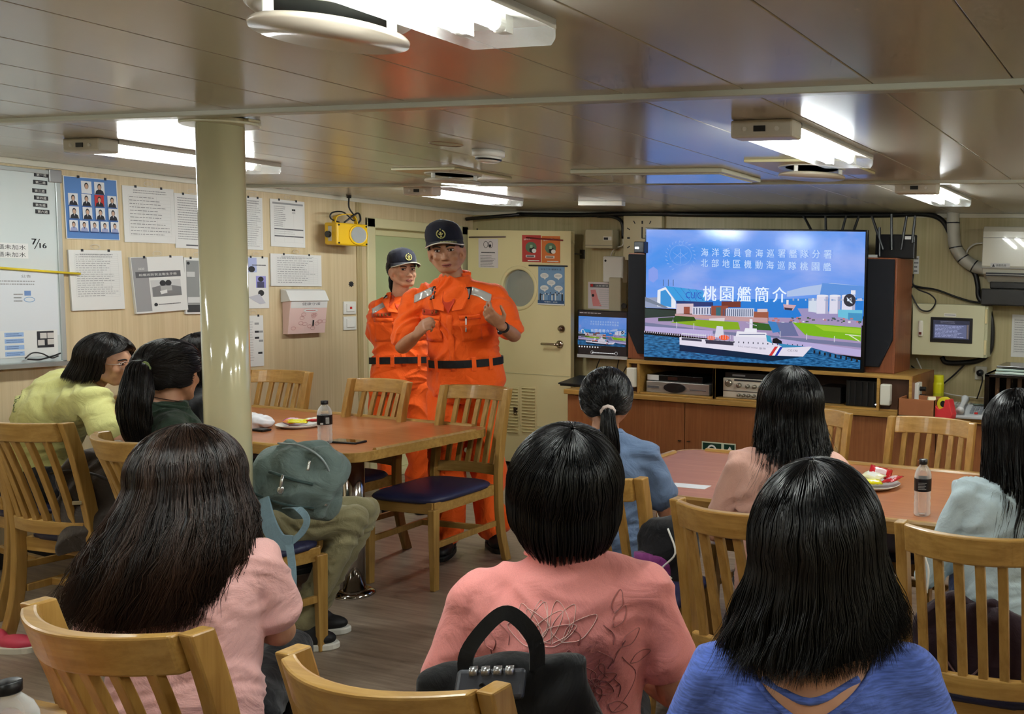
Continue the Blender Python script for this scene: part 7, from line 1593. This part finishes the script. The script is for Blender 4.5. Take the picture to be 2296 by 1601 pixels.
# left foreground: very long brown hair, dusty pink tee
J = seated_joints(-2.055, 1.385, 130, .865, lean=4, head_az=122, head_pitch=6, elbow=(.185, .08, .72), wrist=(.08, .27, .70), width=.95)
rl, Kl = figure('person with very long dark brown hair in a dusty pink tee, left foreground', J, SKIN1, top=PINK2, sleeve=.66, pants=BLK, fold=.006, voxel=.0075, bulk=.95, sleeve_r=.062, topg=.014)
loose_hair(Kl['hm'], rl, BROWNH, rad=(.108, .128, .118), pole=(-.05, .0, 1), prof=((0, 1, 1, 0, 0), (.06, 1.18, 1.08, 0, -.01), (.16, 1.36, 1.22, -.01, -.035), (.26, 1.32, 1.16, -.03, -.05), (.34, 1.26, 1.05, -.055, -.05), (.45, 1.15, .9, -.075, -.05)), length=.37, lenf=lambda t: 1.0 if t < 0 else 1.0-.18*math.exp(-((t-2.2)/.5)**2), N=7500, r=.0011, open_=36, jitter=.035, clump=.7, thick=.018, seed=31, wave=.012, stray=.02)

# blue-grey ponytail at the near side of the right table
J = seated_joints(-1.945, 2.74, 112, .92, lean=2, head_az=122, elbow=(.25, .05, .68), wrist=(.17, .27, .74))
rp, Kp = figure('person with a black ponytail in a blue-grey short-sleeved shirt, at the right table', J, SKIN2, top=BGREY, sleeve=.62, pants=JEAN, fold=.006, bulk=1.0, sleeve_r=.064, topg=.014)
res = pony_hair(Kp['hm'], rp, BLACKH, tie=(.12, -1, -.36), tail=[(.018, -.16, -.08), (.028, -.16, -.15), (.026, -.145, -.22), (.018, -.135, -.28)], rad=(.094, .116, .112), N=2600, nt=900, tail_r=(.014, .026, .034, .028, .010), seed=41)
hairtie(Kp, res, rp, cloth((196, 178, 170), .9, .3), .019, .008)

# pale pink tee, long black hair, glasses
J = seated_joints(-1.235, 2.76, 112, .96, lean=3, head_az=150, elbow=(.25, .06, .69), wrist=(.17, .3, .75))
rk, Kk = figure('person with long black hair and glasses in a pale pink tee, at the right table', J, SKIN1, top=PINK3, sleeve=.66, pants=DARKP, face=True, fem=True, fold=.006, bulk=1.0, sleeve_r=.064, topg=.014)
loose_hair(Kk['hm'], rk, BLACKH, rad=(.098, .118, .116), pole=(0, -.1, 1), prof=((0, 1, 1, 0, 0), (.08, 1.08, 1.05, 0, -.01), (.18, 1.10, 1.15, .0, -.03), (.30, 1.15, 1.1, -.03, -.035), (.38, 1.0, .95, -.04, -.035)), length=.30, lenf=lambda t: .9+.1*math.sin(t*5), N=4200, r=.0012, open_=38, jitter=.05, clump=.75, thick=.016, seed=51, wave=.016, stray=.03)
face_details(Kk); glasses(Kk)

# white shirt at the right edge
J = seated_joints(-.430, 2.66, 108, .935, lean=4, head_az=142, elbow=(.27, .06, .68), wrist=(.15, .3, .74))
rw, Kw = figure('person with long black hair and glasses in a white long-sleeved shirt, at the right edge', J, SKIN1, top=WHT, sleeve=1.9, pants=JEAN, face=True, fem=True, fold=.007, bulk=1.0, sleeve_r=.058, topg=.016)
loose_hair(Kw['hm'], rw, BLACKH, rad=(.098, .118, .116), pole=(0, .1, 1), prof=((0, 1, 1, 0, 0), (.08, 1.05, 1.02, 0, -.01), (.20, 1.0, 1.15, -.01, -.03), (.32, .95, 1.05, -.03, -.035), (.42, .7, .85, -.045, -.03)), length=.37, N=4200, r=.0012, open_=40, jitter=.05, clump=.8, thick=.016, seed=61, wave=.018, stray=.02)
face_details(Kw); glasses(Kw)

# left table: yellow-green shirt, bob hair, glasses, hand at the mouth
def JY():
    J = dict(s=.94)
    J['hip'] = A(92, 1062, 4.18); J['waist'] = A(96, 985, 4.18); J['chest'] = A(128, 915, 4.16); J['neck'] = A(188, 862, 4.14); J['head'] = A(243, 812, 4.10)
    J['shR'] = A(208, 900, 4.00); J['shL'] = A(172, 884, 4.32); J['elR'] = A(262, 985, 3.98); J['wrR'] = A(291, 872, 4.02); J['elL'] = A(280, 965, 4.30); J['wrL'] = A(345, 940, 4.30)
    h = J['hip']
    for k, o in (('R', -.10), ('L', .10)): J['hp'+k] = h+V((.0+.03, o, -.01)); J['kn'+k] = h+V((.44, o*1.2+.1, -.02)); J['an'+k] = V((h.x+.46, h.y+.12+o*1.2, .09)); J['ft'+k] = V((1, .3, 0))
    a = Zp(-12, 1452, .02); J['hq'] = Rz(24, 8, 4); return J
J = JY(); hY = {'R': dict(d=A(292, 838, 4.05)-A(291, 872, 4.02), n=-r2*.3-fw*.9, s=r2, curl=[.6, .7, .8, .9], thumb=.5)}
ry, Ky = figure('person with chin-length hair and glasses in a pale yellow shirt, hand at the mouth', J, SKIN1, top=YEL, sleeve=.72, pants=DARKP, face=True, fem=True, hands=hY, fold=.008, bulk=1.08, sleeve_r=.072, topg=.022)
loose_hair(Ky['hm'], ry, DARKBR, rad=(.094, .114, .110), pole=(0, .1, 1), prof=((0, 1, 1, 0, 0), (.06, 1.06, 1.08, 0, -.012), (.12, 1.12, 1.12, 0, -.03), (.18, 1.1, 1.05, 0, -.035)), length=.115, lenf=lambda t: .55+.45*min(1, abs(t)/2.0), N=3600, r=.0011, open_=62, jitter=.015, clump=.5, thick=.014, seed=71, wave=.006)
face_details(Ky); glasses(Ky, (176, 160, 150), lens=False)
embroider(Ky, [[(x, z), (x+.012, z+.012), (x+.02, z-.006), (x+.03, z+.008)] for x, z in [(-.11+k*.03, -.01-.004*k) for k in range(7)]], M((70, 84, 56), .7), .0014, 'back_print')

# left table: green shirt, high ponytail with a green scrunchie, khaki trousers
J = seated_joints(-3.535, 2.55, 66, .96, lean=4, head_az=104, head_pitch=2, elbow=(.24, .08, .70), wrist=(.12, .3, .66))
hc = A(385, 842, 3.50); dlt = hc-J['head']; 
for k in ('head', 'neck', 'chest', 'shL', 'shR', 'elL', 'elR', 'wrL', 'wrR'): J[k] = J[k]+dlt*(1 if k == 'head' else .9)
J['waist'] += dlt*.5
for k, o in (('R', 0), ('L', .14)): J['kn'+k] = V((-3.25-o*.6, 2.86+o, .505)); J['an'+k] = V((-3.36-o*.7, 2.70+o, .09)); J['ft'+k] = V((.4, -.1, 0)) if False else Rz(20) @ V((0, 1, 0))
rgp, Kg = figure('person with a long dark ponytail in a dark green shirt and khaki trousers', J, SKIN2, top=DGREEN, sleeve=.6, pants=KHAKI, shoes=M((24, 22, 24), .6), fold=.007, bulk=1.0, sleeve_r=.068)
res = pony_hair(Kg['hm'], rgp, DARKBR, tie=(.12, -1, .10), tail=[(.03, -.19, -.04), (.03, -.20, -.13), (.035, -.19, -.22), (.04, -.175, -.30)], rad=(.104, .132, .122), N=3000, nt=1300, tail_r=(.018, .045, .056, .05, .02), seed=81)
hairtie(Kg, res, rgp, cloth((120, 134, 84), .9, .5), .024, .011)
b = NB(); q = basis(Kg, Kg['neck']-Kg['chest']); tube(b, [Kg['neck']+q @ V((.062*math.cos(R(a)), .06*math.sin(R(a))+.0, .03-.012*math.sin(R(a)))) for a in range(0, 361, 30)], .002, n=6); obj('neck_cord', b, M((60, 30, 20), .6), rgp, smooth=True)

# black-clad person almost hidden by the pillar
J = seated_joints(-4.40, 3.04, 75, .93, lean=2, head_az=80)
rbk, Kbk = figure('person in black almost hidden behind the pillar, only hair and shoulder showing', J, SKIN2, top=BLK, sleeve=.6, pants=BLK, fold=.004)
loose_hair(Kbk['hm'], rbk, DARKBR, rad=(.096, .116, .112), prof=((0, 1, 1, 0, 0), (.1, 1.0, 1.0, 0, 0), (.2, .9, .9, 0, 0)), length=.12, N=1500, r=.0012, open_=48, seed=91)
chair(-4.33, 3.06, -78, 'oak chair behind the pillar under the person in black')
# pink shoe at the left edge
a = Zp(8, 1440, .03); b = NB(); qf = Rz(10)
for c, r in (((0, -.05, .045), (.036, .06, .04)), ((0, .06, .035), (.038, .08, .03))): ell(b, a*1+qf @ V(c)-V((0, 0, a.z)), r, qf, 18)
so = link('sneaker', remesh(b, .006, 3), M((204, 66, 88), .5)); tag(so, 'pink sneaker with a pale sole at the left edge of the floor', 'shoe')
b = NB(); loft(b, [(a+qf @ V((0, .01, z-a.z)), w, l, qf) for z, w, l in ((.0, .042, .13), (.022, .044, .134), (.026, .04, .128))], n=28); obj('sole', b, M((220, 214, 196), .5), so)

# ================================================================== BAGS
def bag_bm(w, d, h, p=3.2, top=.6):
    b = NB(); loft(b, [(V((0, 0, z*h)), w/2*kx, d/2*ky) for z, kx, ky in ((0, .86, .82), (.08, .96, .96), (.35, 1, 1.0), (.65, .96, .92), (.85, .82, .74), (.96, top, .5), (1.0, top*.7, .3))], n=36, p=p); return b
def bag(label, loc, az, w, d, h, m, name='backpack', roll=0, amp=.012, pitch=0, top=.6):
    t = empty(name, loc, 0, label, 'bag'); t.rotation_euler = (R(pitch), R(roll), R(az-90)); me = remesh(bag_bm(w, d, h, top=top), .007, 4, folds(amp, 7)); link('bag_body', me, m, t); return t
# black backpack with a number lock, behind the short-haired person
BKB = cloth((12, 12, 13), .8, .5); p = Yp(1150, 1600, 1.235)
t = bag('black backpack with a grab handle and number lock, centre foreground', (-1.045, 1.205, .52), 124, .33, .13, .39, BKB, amp=.004, top=.8)
zt_ = .380
b = NB(); strap(b, [(-.055, -.02, zt_-.025), (-.052, -.03, zt_+.035), (-.012, -.03, zt_+.088), (.016, -.03, zt_+.092), (.05, -.03, zt_+.045), (.052, -.02, zt_-.025)], lambda t: V((-math.cos(PI*t), .25, math.sin(PI*t))), .024, .004); obj('grab_handle', b, cloth((20, 20, 20), .8, .2), t)
b = NB(); mt = Matrix.Translation((-.015, -.050, zt_-.016)) @ Matrix.Rotation(R(-30), 4, 'X') @ Matrix.Rotation(R(4), 4, 'Y'); box(b, -.052, .052, -.012, .012, -.022, .026, mat=mt); lk = obj('number_lock', b, M((52, 54, 60), .4), t, bevel=.007, seg=3)
b = NB()
for k in range(4): cc = mt @ V((-.027+k*.018, -.010, .022)); cyl(b, cc-V((.006, 0, 0)), cc+V((.006, 0, 0)), .008, n=12)
obj('lock_wheels', b, M((170, 170, 170), .3, .8), lk, smooth=True)
b = NB()
for x in (-.012, .012): c0_, c1_ = mt @ V((x, -.0135, .0)), mt @ V((x, -.0135, -.014)); cyl(b, c0_-V((0, .001, 0)), c0_+V((0, .004, 0)), .0035); box(b, x-.003, x+.003, -.0135, -.010, -.02, 0, mat=mt)
obj('lock_slots', b, M((6, 6, 6), .6), lk)
b = NB(); tube(b, [(-.13, -.045, .24), (-.08, -.066, .285), (0, -.071, .29), (.09, -.066, .27), (.14, -.04, .2)], .003, n=6); tube(b, [(-.12, -.05, .12), (0, -.073, .13), (.13, -.05, .12)], .003, n=6); obj('zips', b, M((44, 44, 46), .4, .3), t, smooth=True)
# grey-green backpack held on the lap by the left table
GG = cloth((108, 124, 120), .8, .7); p = A(650, 1150, 3.36)
t = bag('grey-green backpack on the khaki lap beside the pillar', (p.x, p.y, p.z), 120, .29, .17, .30, GG, roll=14, amp=.018)
b = NB(); tube(b, [(-.08, -.05, .262), (.0, -.07, .275), (.07, -.07, .25), (.115, -.06, .19), (.128, -.05, .1)], .004, n=6); zp = obj('zip', b, M((150, 160, 160), .4, .4), t, smooth=True)
b = NB(); tube(b, [(-.07, -.092, .165), (.02, -.098, .155), (.08, -.09, .15)], .006, n=6); tube(b, [(-.11, -.07, .07), (0, -.10, .06), (.1, -.08, .06)], .005, n=6); obj('pocket_seam', b, cloth((60, 78, 76), .8, .4), t, smooth=True)
b = NB(); tube(b, [(.05, -.095, .235), (.055, -.105, .20)], .005, n=6); obj('zip_pull', b, M((210, 214, 214), .25, .9), t, smooth=True); b = NB(); tube(b, [(.12, -.05, .11), (.128, -.06, .07)], .006, n=6); obj('zip_pull', b, M((210, 214, 214), .25, .9), t, smooth=True)
b = NB(); tube(b, [(-.02, -.103, .165), (-.015, -.115, .15), (-.01, -.118, .12)], .006, n=6); ell(b, (-.01, -.118, .115), (.012, .006, .016)); obj('zip_pull', b, M((210, 214, 214), .25, .9), t, smooth=True)
SL = cloth((122, 148, 160), .8, .3)
def locs(pts, d): return [A(x, y, dd) for (x, y), dd in zip(pts, d)]
b = NB(); im = t.matrix_world; bpy.context.view_layer.update(); im = t.matrix_world.inverted()
strap(b, [im @ q_ for q_ in locs([(585, 1120), (600, 1170), (625, 1212), (655, 1218)], [3.22, 3.20, 3.20, 3.2])], im.to_3x3() @ r2, .055, .008); strap(b, [im @ q_ for q_ in locs([(640, 1140), (668, 1140), (688, 1165), (676, 1195), (650, 1218)], [3.28, 3.22, 3.2, 3.2, 3.2])], im.to_3x3() @ r2, .022, .004)
strap(b, [im @ q_ for q_ in locs([(648, 1215), (655, 1270), (656, 1320), (652, 1382)], [3.2, 3.18, 3.16, 3.15])], im.to_3x3() @ r2, .026, .003); obj('shoulder_strap', b, SL, t, smooth=False)
# brown backpack between the two left chairs
p = A(212, 1232, 3.60)
t = bag('brown-grey backpack between the slatted chair and the green-shirted person', (p.x, p.y, p.z), 128, .24, .18, .40, cloth((72, 64, 58), .7, .8), amp=.012)
b = NB(); tube(b, [(-.1, -.07, .33), (0, -.10, .34), (.1, -.08, .28), (.14, -.06, .15)], .005, n=6); obj('zip', b, M((40, 36, 34), .4), t, smooth=True)
b = NB(); strap(b, [(.02, 0, .38), (.05, -.01, .43), (.1, 0, .43), (.12, .02, .34)], (0, 1, 0), .03, .004); obj('grab_handle', b, cloth((112, 100, 84), .8, .3), t)
b = NB(); box(b, -.02, .01, -.115, -.108, .21, .225); obj('buckle', b, M((190, 180, 150), .3, .8), t, bevel=.002)
# purple and black bag at the hip of the blue-grey shirt
p = A(1492, 1292, 2.80); t = bag('purple and black handbag beside the blue-grey shirted person', (p.x, p.y, p.z), 100, .20, .12, .2, BLK, name='handbag', amp=.014)
b = NB(); loft(b, [(V((-.02, -.055, z)), .06, .02) for z in (.02, .04, .07, .09)], n=20); obj('purple_panel', b, cloth((128, 52, 120), .6, .4), t, smooth=True)
b = NB(); tube(b, [(.03, -.06, .17), (.06, -.075, .10), (.02, -.08, .05), (.05, -.075, .02)], .003, n=6); obj('white_cord', b, WHITEP, t, smooth=True)
# dark plum bag behind the rail of the right chair
p = Yp(2175, 1400, 2.43)
t = bag('dark plum bag hanging behind the slats of the right edge chair', (p.x, 2.435, .34), 92, .36, .12, .34, cloth((44, 26, 36), .8, .6), name='shoulder_bag', amp=.012)
b = NB(); tube(b, [(-.06, -.065, .30), (-.075, -.075, .22), (-.03, -.08, .15), (.0, -.08, .13), (.04, -.08, .16), (.06, -.075, .22), (.04, -.065, .30)], .003, n=6); obj('cord_loop', b, M((120, 90, 92), .5), t, smooth=True)
b = NB(); box(b, -.035, .015, -.075, -.07, .02, .085); tg = obj('hang_tag', b, M((176, 140, 84), .5), t, bevel=.006); b = NB(); ringtorus(b, (-.01, -.077, .05), .012, .0018); cyl(b, (-.016, -.077, .052), (-.016, -.0745, .052), .003); cyl(b, (-.004, -.077, .052), (-.004, -.0745, .052), .003); obj('tag_mark', b, INK, tg)
b = NB(); P5 = [Yp(2078, 1215, 2.42), Yp(2074, 1245, 2.40), Yp(2082, 1280, 2.39), Yp(2078, 1330, 2.38)]; im = V((p.x, 2.435, .34)); tube(b, P5, .003, n=6); tag(obj('earphone_cord', b, WHITEP, smooth=True), 'white cord hanging at the left post of the right edge chair', 'cord')
